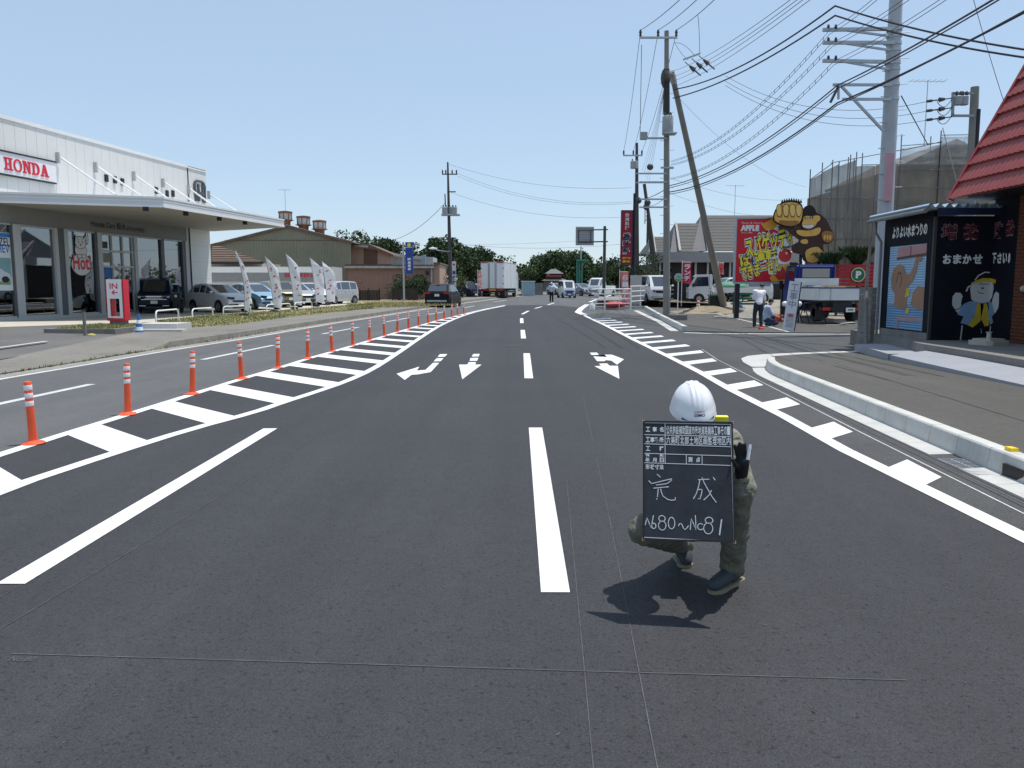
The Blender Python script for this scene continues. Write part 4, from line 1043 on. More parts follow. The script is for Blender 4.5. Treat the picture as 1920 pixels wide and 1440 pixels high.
# entrance bay
dr = thing('entrance', None, None); dr.parent = SH; dr.location = (0, 0, 0)
def dp(name, mb, m): return mb.build(name, m, dr, world=True)
t0, t1 = tu(192), tu(252)
for z in (.26, 2.55, 3.30, TOPG - .05): dp('transom', fbox(MB(), t0, t1, -.10, .02, z - .04, z + .05), M_ALU)
for u in (193, 212, 232, 250): dp('door_post', fbox(MB(), tu(u) - .04, tu(u) + .04, -.115, .01, .26, TOPG - .06), M_ALU)
for u0, u1 in ((193, 212), (212, 232), (232, 250)):
    dp('pane', fbox(MB(), tu(u0), tu(u1), -.07, -.06, .3, TOPG - .06), GLASS)
for u0, u1, z0, z1, m in ((194, 206, 3.42, 3.75, M_DARK), (195, 210, 2.75, 3.22, mat('poster_brown', (.25, .22, .18), .6)), (194, 211, 2.0, 2.5, mat('poster_blue', (.05, .14, .36), .6))):
    dp('poster', fbox(MB(), tu(u0), tu(u1), -.058, -.052, z0, z1), m)
sp('white_wall', fbox(MB(), tu(353), TW, -.30, .0, .15, ZU), M_PANEL)
for z in (1.1, 2.05, 3.0, 3.95): sp('wall_joint', fbox(MB(), tu(357), TW, -.002, .004, z, z + .012), M_ALU)
sp('drain_pipe', MB().tube([fac(tu(357), .06, .2), fac(tu(356), .06, ZU)], .04, 8), M_DARK)
# interior seen through the glass
INT = mat('interior_grey', (.40, .38, .35), .8, var=.15, scale=.3); INTF = mat('interior_floor', (.45, .41, .36), .3)
sp('floor', fbox(MB(), -9, TW - .3, -9, -.21, .14, .24), INTF)
sp('back_wall', fbox(MB(), -9, TW - .3, -9.2, -9.01, .24, ZU), INT)
sp('ceiling', fbox(MB(), -9, TW - .3, -9, -.31, ZU - .35, ZU - .25), INT)
sp('counter', fbox(MB(), 1, 7, -7.5, -6.5, .25, 1.3), mat('wood_counter', (.22, .13, .07), .5))
def indoor(name, label, cat, tt, oo, parts):
    th = thing(name, label, cat, fac(tt, oo, .24), -PHI)
    for nm, m, boxes in parts:
        for x0, x1, y0, y1, z0, z1 in boxes:
            MB().bx(x0, x1, y0, y1, z0, z1).build(nm, m, th)
WT = mat('white_laminate', (.72, .72, .70), .35); OR = mat('orange_upholstery', (.42, .10, .03), .8)
for i, (u, oo) in enumerate(((58, -2.6), (84, -1.6), (146, -1.9), (165, -3.0))):
    indoor('meeting_table', 'white meeting table behind the showroom glass, %s' % ['nearest the left column', 'beside the orange bench', 'under the round sticker', 'deepest in the room'][i], 'table', tu(u), oo,
           [('table_top', WT, [(-.9, .9, -.45, .45, .70, .74)]), ('leg', M_ALU, [(-.8, -.75, -.4, -.35, 0, .7)]), ('leg', M_ALU, [(.75, .8, -.4, -.35, 0, .7)]), ('leg', M_ALU, [(-.8, -.75, .35, .4, 0, .7)]), ('leg', M_ALU, [(.75, .8, .35, .4, 0, .7)])])
indoor('bench_sofa', 'orange bench sofa behind the showroom glass', 'sofa', tu(64), -1.4, [('seat', OR, [(-.35, .35, -1.2, 1.2, .1, .45)]), ('backrest', OR, [(-.35, -.15, -1.2, 1.2, .45, .95)])])
indoor('display_board', 'dark display panel standing deep inside the showroom', 'display', tu(90), -4.5, [('panel', M_DARK, [(-.1, .1, -1.6, 1.6, .9, 2.6)]), ('foot', M_ALU, [(-.3, .3, -.1, .1, 0, .9)])])
# wall lettering in slab capitals
def rect(x0, x1, y0, y1): return [(x0, y0), (x1, y0), (x1, y1), (x0, y1)]
def ringseg(cx, cy, rx, ry, w, a0, a1, n=14):
    o = [(cx + rx * cos(R(a0 + (a1 - a0) * i / n)), cy + ry * sin(R(a0 + (a1 - a0) * i / n))) for i in range(n + 1)]
    q = [(cx + (rx - w) * cos(R(a0 + (a1 - a0) * i / n)), cy + (ry - w * .7) * sin(R(a0 + (a1 - a0) * i / n))) for i in range(n + 1)]
    return o + q[::-1]
SLAB = {'H': [rect(.16, .33, .10, .90), rect(.67, .84, .10, .90), rect(.33, .67, .44, .56), rect(.02, .46, 0, .13), rect(.54, .98, 0, .13), rect(.02, .46, .87, 1), rect(.54, .98, .87, 1)],
        'O': [ringseg(.5, .5, .49, .52, .17, 0, 180), ringseg(.5, .5, .49, .52, .17, 180, 360)],
        'N': [rect(.12, .28, .13, .87), rect(.74, .90, .13, 1), rect(0, .40, 0, .13), rect(.60, 1, .87, 1) , [(.0, 1), (.0, .87), (.12, .87), (.28, .75), (.74, .0), (.90, .0), (.90, .13), (.36, 1)]],
        'D': [rect(.12, .34, .13, .87), rect(0, .46, 0, .13), rect(0, .46, .87, 1), ringseg(.46, .5, .50, .5, .22, -90, 90)],
        'A': [[(.12, .13), (.28, .13), (.55, .80), (.48, 1), (.38, 1)], [(.50, 1), (.62, 1), (.92, .13), (.68, .13), (.46, .72)], rect(.30, .70, .28, .40), rect(0, .40, 0, .13), rect(.58, 1.04, 0, .13)]}
def slab(name, word, M, x, y, w, h, m, parent, d=.03, gap=.10):
    cw = w / (len(word) + gap * (len(word) - 1)); 
    for i, c in enumerate(word):
        b = MB(); x0 = x + i * cw * (1 + gap)
        for k, pl in enumerate(SLAB[c]): b.prism([(x0 + px * cw, y + py * h) for px, py in pl], M, .002, d + k * .0006)
        b.build('letter', m, parent, world=True)
t0, z0 = FT(-24, 300); t1, z1 = FT(102, 330)
ztop, zbot = FT(0, 284)[1], FT(0, 325)[1]
FM = frame(fac(0, 0, 0), FD, (0, 0, 1))
sg = sp('sign_board', fbox(MB(), FT(-60, 300)[0], FT(100, 300)[0], .005, .10, zbot, ztop), mat('sign_white', (.74, .74, .75), .4, var=.02))
RM = frame(fac(0, .10, 0), FD, (0, 0, 1))
xt0, xt1 = FT(3, 310)[0], FT(86, 320)[0]; ya, yb = FT(48, 326)[1], FT(48, 300)[1]
slab('letter', 'HONDA', RM, xt0, ya, xt1 - xt0, (yb - ya) * .88, M_RED, sg)
sp('sign_shelf', fbox(MB(), FT(-60, 300)[0], FT(100, 300)[0], .0, .14, ztop, ztop + .06), M_DARK); sp('sign_shelf', fbox(MB(), FT(-60, 300)[0], FT(98, 300)[0], .0, .14, zbot - .06, zbot), M_DARK)
# chrome emblem near the far corner
te0, te1 = FT(352, 340)[0], FT(384, 350)[0]; ze0, ze1 = FT(370, 378)[1] , FT(370, 331)[1]
b = MB(); M_EMB = mat('dark_chrome', (.10, .10, .11), .3, metal=.6)
wE, hE = te1 - te0, ze1 - ze0
EM = frame(fac(0, .02, 0), FD, (0, 0, 1))
def epoly(pl): b.prism([(te0 + x * wE, ze0 + y * hE) for x, y in pl], EM, .0, .06)
epoly([(.36, 0), (.46, .02), (.40, .62), (.42, .74), (.50, .80), (.50, .86), (.36, .80), (.28, .66)]); epoly([(.86, 0), (.96, 0), (1.0, .66), (.93, .80), (.78, .86), (.50, .86), (.50, .80), (.76, .79), (.86, .72), (.90, .60)])
epoly([(.52, .02), (.62, .02), (.64, .30), (.76, .30), (.78, .02), (.88, .02), (.86, .70), (.78, .70), (.77, .40), (.63, .40), (.60, .70), (.53, .70)])
sp('emblem', b, M_EMB)
b = MB(); fbox(b, te0 - .02, te0 + .02, .0, .05, ze0 - .1, ze1 + .45); fbox(b, te0, te1 + .05, .0, .05, ze1 + .42, ze1 + .46); sp('emblem_frame', b, M_EMB)
b = MB(); x0, x1 = FT(172, 420)[0], FT(272, 430)[0]; z0 = FT(222, 429)[1]
text_into(b, 'Honda Cars 栃木', RM, FT(171, 420)[0], 4.37, FT(236, 425)[0] - FT(171, 420)[0], .36, .012, lift=-.10); text_into(b, 'まちなか中央店', RM, FT(238, 425)[0], 4.36, FT(271, 430)[0] - FT(238, 425)[0], .25, .015, lift=-.10)
sp('fascia_lettering', b, mat('black_letters', (.015, .015, .016), .4))
# window graphics
STK = mat('sticker_white', (.66, .66, .64), .5, var=.03); STB = mat('sticker_navy', (.015, .02, .06), .5)
pic = thing('window_sticker', 'round white Hot! sticker with a plain white puppy outline on the showroom glass', 'sticker', fac(tu(155), .0, 2))
SM = frame(fac(0, -.05, 0), FD, (0, 0, 1))
def px2f(u, v): return FT(u, v)
def poly_ell(cu, cv, ru, rv, k=1.0, n=28):
    c = FT(cu, cv); e = FT(cu + ru, cv); f = FT(cu, cv - rv); rx, ry = (e[0] - c[0]) * k, (f[1] - c[1]) * k
    return [(c[0] + rx * cos(2 * pi * i / n), c[1] + ry * sin(2 * pi * i / n)) for i in range(n)]
def stick(name, pl, m, z): b = MB(); b.prism(pl, SM, z, z + .004); return b.build(name, m, pic, world=True)
stick('outline', poly_ell(154.5, 496, 19, 21.5, 1.0), STB, .0); stick('ball', poly_ell(154.5, 496, 19, 21.5, .94), STK, .005)
stick('outline', poly_ell(153, 469.5, 11.5, 14), STB, .006); stick('torso', poly_ell(153, 469.5, 10.6, 13), STK, .012)
stick('outline', poly_ell(152, 455, 10.5, 12), STB, .014); stick('face', poly_ell(152, 455, 9.6, 11), STK, .018)
for cu, s in ((145, -1), (159, 1)):
    stick('outline', [FT(cu - 3.6, 450), FT(cu + 3.6, 450), FT(cu + s * 3, 439)], STB, .0185); stick('ear', [FT(cu - 2.6, 450), FT(cu + 2.6, 450), FT(cu + s * 2, 441.5)], STK, .023)
stick('outline', poly_ell(164.5, 447, 2.8, 12), STB, .001); stick('tail', poly_ell(164.5, 447, 1.9, 11), STK, .006)
for cu in (148.5, 155.5): stick('eye', poly_ell(cu, 454, 1.0, 1.2, n=8), STB, .024)
stick('nose', poly_ell(152, 459, 1.4, 1.6, n=8), STB, .024)
for cu in (150, 158): stick('outline', poly_ell(cu, 480.5, 4.6, 4.2), STB, .024); stick('paw', poly_ell(cu, 480.5, 3.7, 3.4), STK, .028)
b = MB(); a, c = FT(139, 504), FT(172, 486); text_into(b, 'Hot!', SM, a[0], a[1] - .05, c[0] - a[0], .72, .03, lift=.012); b.build('lettering', M_RED, pic, world=True)
# poster with a car behind the leftmost pane
po = thing('window_poster', 'tall white poster with blue car picture in the leftmost showroom window', 'poster', fac(tu(5), .0, 2))
def pp(nm, u0, u1, v0, v1, m, z=.0):
    a, c = FT(u0, v1), FT(u1, v0); b = MB(); b.prism([(a[0], a[1]), (c[0], a[1]), (c[0], c[1]), (a[0], c[1])], SM, z, z + .004); return b.build(nm, m, po, world=True)
pp('sheet', -25, 22, 437, 545, mat('poster_white', (.62, .65, .66), .5)); pp('blue_strip', -25, 21, 438, 442, mat('poster_azure', (.03, .18, .50), .5), .005); pp('green_field', -25, 21, 520, 534, mat('poster_green', (.20, .30, .16), .6), .005); pp('photo_field', -25, 21, 484, 519, mat('poster_teal', (.18, .34, .36), .6), .005)
b = MB(); a, c = FT(-14, 460), FT(19.5, 449); text_into(b, 'VEZEL', SM, a[0], a[1], c[0] - a[0], .34, .02, lift=.006); b.build('lettering', STB, po, world=True)
b = MB(); a, c = FT(-13, 473), FT(19.5, 462); text_into(b, 'e:HEV', SM, a[0], a[1], c[0] - a[0], .34, .02, lift=.006); b.build('lettering', MATS['poster_azure'], po, world=True)
b = MB(); c = [FT(u, v) for u, v in ((-25, 527), (-25, 503), (2, 503), (12, 510), (21, 514), (22, 520), (14, 528))]; b.prism(c, SM, .010, .013); b.build('car_picture', mat('poster_car', (.50, .55, .60), .4), po, world=True)
b = MB(); b.prism(poly_ell(12, 524, 7, 6), SM, .014, .016); b.build('car_picture_wheel', M_BLACK, po, world=True)

# IN pylon on its planted kerb
bp_ = G(224, 613, .22); 
PYW = 1.22; ang = R(-2); 
py = thing('entrance_pylon', 'red and white IN sign pylon with arrow at the showroom driveway', 'sign', (bp_.x, bp_.y, .30), ang)
sc = bp_.y / 1520.0 * 1.0
def pbx(nm, m, *a, parent=py): return MB().bx(*a).build(nm, m, parent)
W2, D2, Hh = .50, .34, 1.92
py.scale = (.62, .55, .70)
pbx('foot', M_CONCD, -.42, .42, -.25, .25, 0, .20)
pbx('red_base', M_RED, -W2, W2, -D2, D2, .20, .30)
pbx('red_side', M_RED, W2 - .055, W2, -D2, D2, .30, .30 + Hh); pbx('red_side', M_RED, -W2, -W2 + .055, -D2, D2, .30, .30 + Hh)
pbx('red_top', M_RED, -W2 + .055, W2 - .055, -D2 + .02, D2 - .02, .30 + Hh - .05, .30 + Hh)
pbx('white_panel', M_WHITE, -W2 + .055, W2 - .10, -D2 - .012, -D2 + .06, 1.28, .30 + Hh)
for x0, x1 in ((-W2 + .055, -W2 + .20), (W2 - .26, W2 - .10)): pbx('white_stile', M_WHITE, x0, x1, -D2 - .012, -D2 + .06, .34, 1.28)
pbx('white_rail', M_WHITE, -W2 + .20, W2 - .26, -D2 - .012, -D2 + .06, .34, .42)
pbx('red_stripe', M_RED, -W2 + .21, -W2 + .25, -D2 + .10, D2 - .1, .34, 1.28)
b = MB(); LMx = frame((0, -D2 - .012, 0), (1, 0, 0), (0, 0, 1)); text_into(b, 'IN', LMx, -.26, 1.76, .44, .27, .018, lift=.004); b.build('lettering', M_RED, py)
b = MB(); b.prism([(-.18, 1.58), (-.03, 1.70), (.02, 1.67), (-.06, 1.605), (.18, 1.605), (.18, 1.555), (-.06, 1.555), (.02, 1.49), (-.03, 1.46)], LMx, .002, .006); b.build('arrow', M_RED, py)
pl = thing('planter', 'low grey kerbed planter with grass round the IN sign', 'planter', (bp_.x, bp_.y, .06))
x0, x1, y0, y1 = -1.42, .86, -2.1, .9
for a in ((x0, x1, y0, y0 + .15), (x0, x1, y1 - .15, y1), (x0, x0 + .15, y0 + .15, y1 - .15), (x1 - .15, x1, y0 + .15, y1 - .15)): MB().bx(*a, -.06, .20).build('kerb_stone', M_CONCD, pl)
MB().bx(x0 + .15, x1 - .15, y0 + .15, y1 - .15, -.05, .17).build('soil', M_GRASSB, pl)
grass('planter_grass', 'short green grass filling the kerbed planter under the IN sign', lambda s, t: (bp_.x + x0 + .2 + s * 1.95, bp_.y + y0 + .2 + t * 2.6), 1800, .13, lambda s, t, y: .22, 12, [GC[0], GC[0], GC[1]])
c = G(160, 632, .05); b = MB(); b.tube([(0, 0, 0), (0, 0, .80)], .05, 10)
o = thing('bollard', 'short grey marker post at the left of the driveway planter', 'bollard', c); b.build('post', M_CONCD, o); MB().tube([(0, 0, .8), (0, 0, .86)], .055, 10).build('cap', M_DARK, o)
MB().ell((.22, -.05, .05), (.14, .12, .07), 8, 5).build('yellow_foot', mat('dull_yellow', (.42, .36, .12), .8), o, smooth=60)
# steps between driveway and verge
st_ = thing('concrete_steps', 'pale concrete kerb steps beside the blue cone', 'steps', G(285, 625, .1)); P0 = Vector(st_.location)
MB().bx(-.45, 1.1, -.3, .15, -.15, .14).build('step', M_CONC2, st_); MB().bx(-.55, .75, .16, 1.4, -.1, .30).build('step', M_CONC2, st_)

def cone(p, colr, bandm, label, tilt=0):
    t = thing('traffic_cone', label, 'traffic cone', p, R(12))
    MB().bx(-.20, .20, -.20, .20, 0, .04).build('base', colr, t)
    MB().lathe([(.15, .04), (.135, .07), (.115, .18)], 18).build('skirt', colr, t, smooth=40)
    for i in range(2):
        z = .18 + i * .22; MB().lathe([(.115 - .037 * 2 * i * .9 * .5, z), (.098 - .037 * i, z + .11)], 18).build('white_band', bandm, t, smooth=40)
        MB().lathe([(.098 - .037 * i, z + .11), (.080 - .037 * i, z + .22)], 18).build('body', colr, t, smooth=40)
    MB().lathe([(.043, .62), (.03, .70), (.018, .705)], 14).build('tip', colr, t, smooth=40)
    return t
M_CBLUE = mat('cone_blue', (.03, .14, .38), .55, var=.08); M_CRED = mat('cone_red', (.70, .05, .035), .5, var=.06)
cone(G(262, 630, .05), M_CBLUE, M_REFL, 'blue traffic cone with white bands beside the IN sign planter')
# hoop guards along the forecourt edge
hoop = None
for i, (ua, va, ub, vb, lab) in enumerate(((293, 607, 335, 602, 'beside the concrete steps'), (361, 597.5, 399, 593.5, 'before the white hatchback\'s wheel'), (419, 591, 470, 589, 'before the white hatchback\'s nose'), (500, 586.5, 545, 583, 'under the second feather flag'), (553, 581.5, 585, 578.5, 'under the middle feather flag'))):
    a, c = G(ua, va, .27), G(ub, vb, .27); h = .40 if i else .46
    th = thing('hoop_guard', 'white tubular hoop guard %s' % lab, 'guard rail', a, 0, 'white hoop guards along the forecourt')
    d = c - a; b = MB(); pts = [Vector((0, 0, -.1)), Vector((0, 0, h - .12)), d * .03 + Vector((0, 0, h - .03)), d * .08 + Vector((0, 0, h)), d * .92 + Vector((0, 0, h)), d * .97 + Vector((0, 0, h - .03)), d + Vector((0, 0, h - .12)), d + Vector((0, 0, -.1))]
    b.tube(pts, .030, 10); b.build('hoop', M_WHITE, th, smooth=50)
    for q in (Vector((0, 0, 0)), d): MB().lathe([(.09, -.02), (.09, .02), (.05, .03)], 12, Matrix.Translation(q)).build('foot_plate', M_STEEL, th)
# feather flags
FL = meshcloth('flag_cloth', (.86, .86, .88), .0); FLR = mat('flag_print', (.65, .10, .16), .7)
def feather(u, vb, vt, lean, label, wid, z=.25, seed=1, bow=.3):
    lean *= .6; g = G(u, vb, z); k = g.y * cos(PITCH) / F; H = (vb - vt) * k; rnd = random.Random(seed)
    th = thing('feather_flag', label, 'flag', g, R(rnd.uniform(-8, 8)), 'white feather flags along the forecourt')
    def spine(s): return Vector((lean * k * s + bow * sin(s * pi) * .2, 0, s * H))
    b = MB(); b.tube([spine(s / 10) for s in range(11)], .018, 8); b.build('pole', M_STEEL, th)
    b = MB(); MB.lathe(b, [(.22, 0), (.22, .10), (.06, .14)], 12); b.build('base', M_BLACK, th)
    b = MB(); n, m_ = 24, 5
    def pt(i, j):
        s = .10 + .90 * i / n; w = wid * (.62 + .38 * sin(min(1, s * 1.15) * pi * .60)) * (1 if s < .84 else sqrt(max(0, 1 - ((s - .84) / .161) ** 2)))
        q = spine(s); f = j / m_; return q + Vector((w * f * (1 if s < .8 else 1), .07 * sin(s * 9 + f * 3 + seed) * f, -.25 * f * f * (s > .5) - .1 * f))
    for i in range(n):
        for j in range(m_): b.quad(pt(i, j), pt(i, j + 1), pt(i + 1, j + 1), pt(i + 1, j))
    cl = b.build('cloth', FL, th, smooth=80)
    b = MB(); 
    for q in range(9):
        s = .25 + .07 * q; i = int((s - .1) / .9 * n); j = rnd.randrange(1, 4); p = (pt(i, j) + pt(i + 1, j + 1)) / 2; hh = .07 * rnd.uniform(.5, 1.2); ww = wid * .14 * rnd.uniform(.6, 1.5)
        if rnd.random() < .75: b.prism([(-ww, -hh), (ww * .4, -hh * .7), (ww, hh), (-ww * .2, hh * .6)], Matrix.Translation(p) @ Matrix.Rotation(pi / 2, 4, 'X'), .012, .014)
    b.build('print', FLR, cl)
    return th
feather(458, 593, 470, -20, 'slim white feather flag leaning before the white hatchback', .32, seed=1, bow=.9)
feather(514, 586, 480, -22, 'white feather flag before the pale blue hatchback', .55, seed=2)
feather(552, 580, 475, -22, 'tallest white feather flag in the middle of the row', .62, seed=3)
feather(593, 575, 483, -16, 'wide white feather flag overlapping its neighbour', .70, seed=4)
feather(613, 572, 490, -12, 'white feather flag farthest along the forecourt, beside the silver kei car', .74, seed=5)
# ------------------------------------------------------------------ black shed and red roofed house on the right
M_BSHED = mat('black_board', (.009, .010, .016), .7, var=.2, scale=2, spec=.12)
M_NAVY = mat('navy_metal', (.010, .018, .060), .5, var=.1)
M_WTXT = mat('sign_text_white', (.68, .68, .66), .6, var=.04); M_RTXT = mat('sign_text_maroon', (.10, .006, .014), .6)
SX, SY0, SY1, EX = 9.55, 18.6, 21.0, 10.9
shed = thing('painted_shed', 'black lean-to shed with painted shutter, white hand lettering and corrugated roof', 'shed', (10.2, 19.6, .4))
def kp(nm, m, x0, x1, y0, y1, z0, z1, p=shed): b = MB(); b.bx(x0, x1, y0, y1, z0, z1); return b.build(nm, m, p, world=True)
kp('side_wall', M_BSHED, SX, SX + .08, SY0 + .08, SY0 + .30, .4, 3.32); kp('side_wall', M_BSHED, SX, SX + .08, SY1 - .22, SY1, .4, 3.32)
kp('side_wall', M_BSHED, SX, SX + .08, SY0 + .30, SY1 - .22, 2.62, 3.32)
kp('front_wall', M_BSHED, SX - .0, EX - .002, SY0, SY0 + .08, .4, 3.20)
kp('return_wall', M_BSHED, EX, EX + .08, 17.75, SY0 - .002, .4, 3.56)
kp('house_side_wall', M_BSHED, EX + .09, 14.5, SY0 + .09, SY0 + .2, .4, 3.9)
kp('rear_wall', M_BSHED, SX, 12.4, SY1 + .002, SY1 + .08, .4, 3.3)
kp('corner_trim', mat('dark_brown_trim', (.05, .04, .035), .6), SX - .012, SX + .05, SY0 - .012, SY0 + .05, .41, 3.19)
kp('skirting', M_CONCD, SX - .015, SX + .0, SY0 + .05, SY1, .38, .56)
kp('fascia', M_NAVY, SX - .05, EX + .3, SY0 - .22, SY0 - .18, 3.21, 3.36)
# roller shutter slats, each a slat
M_SH = mat('shutter_blue', (.30, .46, .62), .55, var=.08, scale=2); M_SHD = mat('shutter_mid_blue', (.16, .31, .48), .55, var=.1, scale=2)
sh_y0, sh_y1, sh_z0, sh_z1 = SY0 + .30, SY1 - .22, .58, 2.62
shut = thing('shutter', None, None); shut.parent = shed; shut.location = (0, 0, 0)
ns = 34; dz = (sh_z1 - sh_z0) / ns
for i in range(ns):
    z = sh_z0 + i * dz; b = MB()
    b.add([(SX + .03, sh_y0, z), (SX + .015, sh_y0, z + dz * .35), (SX + .022, sh_y0, z + dz * .85), (SX + .04, sh_y0, z + dz), (SX + .03, sh_y1, z), (SX + .015, sh_y1, z + dz * .35), (SX + .022, sh_y1, z + dz * .85), (SX + .04, sh_y1, z + dz)],
          [(0, 1, 5, 4), (1, 2, 6, 5), (2, 3, 7, 6)])
    b.build('slat', M_SH if i > 9 else M_SHD, shut, world=True)
# painted picture on the shutter: a plain brown elephant with its trunk raised, a calf, a towel rail
MUR = frame((SX + .012, sh_y1, sh_z0), (0, -1, 0), (0, 0, 1)); mw, mh = sh_y1 - sh_y0, sh_z1 - sh_z0
def mural(nm, m, pl, z): b = MB(); b.prism([(x * mw, y * mh) for x, y in pl], MUR, z, z + .0015); return b.build(nm, m, shut, world=True)
BRN = mat('mural_brown', (.30, .17, .10), .65, var=.1); BRN2 = mat('mural_brown_line', (.10, .05, .03), .65); PNK = mat('mural_pink', (.42, .22, .22), .65); MYL = mat('mural_yellow', (.55, .42, .06), .65)
el = [(.08, .60), (.14, .72), (.28, .78), (.42, .75), (.50, .66), (.60, .66), (.68, .74), (.74, .86), (.84, .88), (.90, .82), (.86, .79), (.80, .80), (.76, .68), (.68, .57), (.58, .52), (.56, .40), (.54, .24), (.20, .26), (.22, .42), (.12, .48)]
mural('mural_elephant', BRN, el, .0)
mural('mural_ear', BRN2, [(.24, .56), (.28, .68), (.36, .68), (.40, .58), (.36, .50), (.34, .50), (.38, .58), (.35, .66), (.29, .66), (.26, .56)], .002)
mural('mural_calf', BRN, [(.66, .30), (.70, .44), (.82, .52), (1, .50), (1, .26), (.86, .24)], .0)
mural('mural_duck', MYL, [(.50, .38), (.54, .50), (.62, .48), (.62, .40)], .003); mural('mural_duck', MYL, [(.54, .20), (.56, .26), (.64, .25), (.62, .19)], .003)
mural('mural_bath', PNK, [(.34, .10), (.34, .15), (1, .15), (1, .12)], .0); mural('mural_bath_edge', PNK, [(.30, .0), (.34, .15), (.37, .15), (.34, .0)], .002)
mural('mural_window', PNK, [(.24, .86), (.24, .98), (.98, .99), (.98, .88)], .0); mural('mural_window_sash', BRN2, [(.22, .83), (.22, .86), (1, .89), (1, .86)], .002); mural('mural_window_bar', BRN2, [(.58, .86), (.58, .98), (.60, .98), (.60, .86)], .002)
# lettering
SL = frame((SX - .003, SY1, 0), (0, -1, 0), (0, 0, 1)); b = MB()
text_into(b, 'よりよい水まわりの', SL, .36, 2.80, 1.72, .30, .04, lift=.003); b.build('lettering', M_WTXT, shed, world=True)
SF = frame((SX, SY0 - .004, 0), (1, 0, 0), (0, 0, 1)); SR = frame((EX - .004, SY0, 0), (0, -1, 0), (0, 0, 1))
def zf(v, y): return P(960, v, y).z
def xf(u, y): return P(u, 540, y).x - SX
bw, bm, bo, bo2 = MB(), MB(), MB(), MB()
def wr(ch, u0, u1, v0, v1, plain, side=False):
    if not side: x0, x1, y0, y1, Fm = xf(u0, SY0), xf(u1, SY0), zf(v1, SY0), zf(v0, SY0), SF
    else:
        f = lambda u: SY0 - EX / ((u - CX) / F * .9927); x0, x1 = f(u0), f(u1); ym = SY0 - (x0 + x1) / 2; y0, y1, Fm = zf(v1, ym), zf(v0, ym), SR
    if plain: text_into(bw, ch, Fm, x0, y0, x1 - x0, y1 - y0, .045)
    else: text_into(bo2 if side else bo, ch, Fm, x0 - .01, y0 - .01, x1 - x0 + .02, y1 - y0 + .02, .05, lift=.002); text_into(bm, ch, Fm, x0, y0, x1 - x0, y1 - y0, .012, lift=.005)
wr('増', 1758, 1787, 420, 449, False); wr('築', 1799, 1828, 420, 449, False)
wr('改', 1857, 1873, 415, 447, False, True); wr('築', 1879, 1895, 413, 442, False, True)
for ch, u0, u1 in (('お', 1764, 1781), ('ま', 1783, 1799), ('か', 1801, 1818), ('せ', 1820, 1838)): wr(ch, u0, u1, 477, 495, True)
for ch, u0, u1 in (('下', 1857, 1865), ('さ', 1867, 1875), ('い', 1877, 1885), ('。', 1887, 1891)): wr(ch, u0, u1, 474, 494, True, True)
bo2.build('lettering_outline', mat('letter_outline', (.26, .22, .23), .6), shed, world=True); bo.build('lettering_outline', mat('letter_outline', (.26, .22, .23), .6), shed, world=True); bm.build('lettering', M_RTXT, shed, world=True); bw.build('lettering', M_WTXT, shed, world=True)
# painted builder figure, plain and generic, spread over the corner of the two walls
CB = mat('mural_white', (.50, .50, .49), .65, var=.05); CBL = mat('mural_blue', (.17, .28, .42), .65, var=.1); CY_ = mat('mural_gold', (.50, .36, .03), .65, var=.1); CK = mat('mural_black', (.01, .01, .012), .6)
def clip(pl, xmin, xmax):
    def cut(pl, c, keep):
        r = []
        for i, p in enumerate(pl):
            q = pl[(i + 1) % len(pl)]; ip, iq = keep(p[0]), keep(q[0])
            if ip: r.append(p)
            if ip != iq: t = (c - p[0]) / (q[0] - p[0]); r.append((c, p[1] + (q[1] - p[1]) * t))
        return r
    pl = cut(pl, xmin, lambda x: x >= xmin)
    return cut(pl, xmax, lambda x: x <= xmax) if pl else pl
def figp(nm, m, px, z):            # picture points -> wall, split at the corner column 1847
    w = []
    for u, v in px:
        if u <= 1847: x = xf(u, SY0); zz = zf(v, SY0)
        else: yy = SY0 - (EX / ((u - CX) / F * .9927) - 0); x = (EX - SX) + yy; zz = zf(v, SY0 - yy)
        w.append((x, zz))
    a = clip(w, -5, EX - SX - .003); c = clip(w, EX - SX + .003, 9)
    if len(a) > 2: b = MB(); b.prism(a, SF, z, z + .0015); b.build(nm, m, shed, world=True)
    if len(c) > 2: b = MB(); b.prism([(x - (EX - SX), y) for x, y in c], SR, z, z + .0015); b.build(nm, m, shed, world=True)
def off5(pl): return [(1720 + x / 5.54, 440 + y / 5.54) for x, y in pl]
figp('painted_arm', CB, off5([(372, 640), (400, 602), (450, 605), (478, 640), (468, 662), (462, 720), (478, 740), (500, 800), (470, 840), (420, 800), (372, 730), (370, 680)]), .001)
figp('painted_arm', CB, off5([(806, 620), (826, 590), (856, 610), (862, 700), (860, 760), (830, 820), (800, 760), (790, 690)]), .001)
figp('painted_face', CB, off5([(548, 560), (560, 500), (640, 470), (740, 470), (790, 510), (796, 560), (786, 650), (760, 700), (690, 710), (610, 705), (566, 670), (556, 610)]), .001)
figp('painted_headband', CY_, off5([(556, 520), (590, 480), (670, 450), (760, 452), (818, 470), (812, 508), (740, 488), (650, 492)]), .004)
figp('painted_hair_line', CB, off5([(586, 472), (620, 420), (690, 384), (752, 388), (748, 400), (692, 396), (630, 430), (598, 474)]), .001)
figp('painted_knot', CB, off5([(500, 590), (520, 540), (548, 522), (552, 534), (530, 552), (520, 588)]), .001)
figp('painted_coat', CBL, off5([(430, 830), (490, 720), (560, 690), (640, 700), (630, 800), (560, 940), (470, 918), (500, 850)]), .003)
figp('painted_coat', CBL, off5([(752, 700), (790, 700), (826, 820), (800, 850), (818, 910), (790, 940), (770, 880)]), .003)
figp('painted_lapel', CY_, off5([(630, 712), (700, 712), (690, 820), (676, 900), (600, 964), (548, 940), (610, 850)]), .0045)
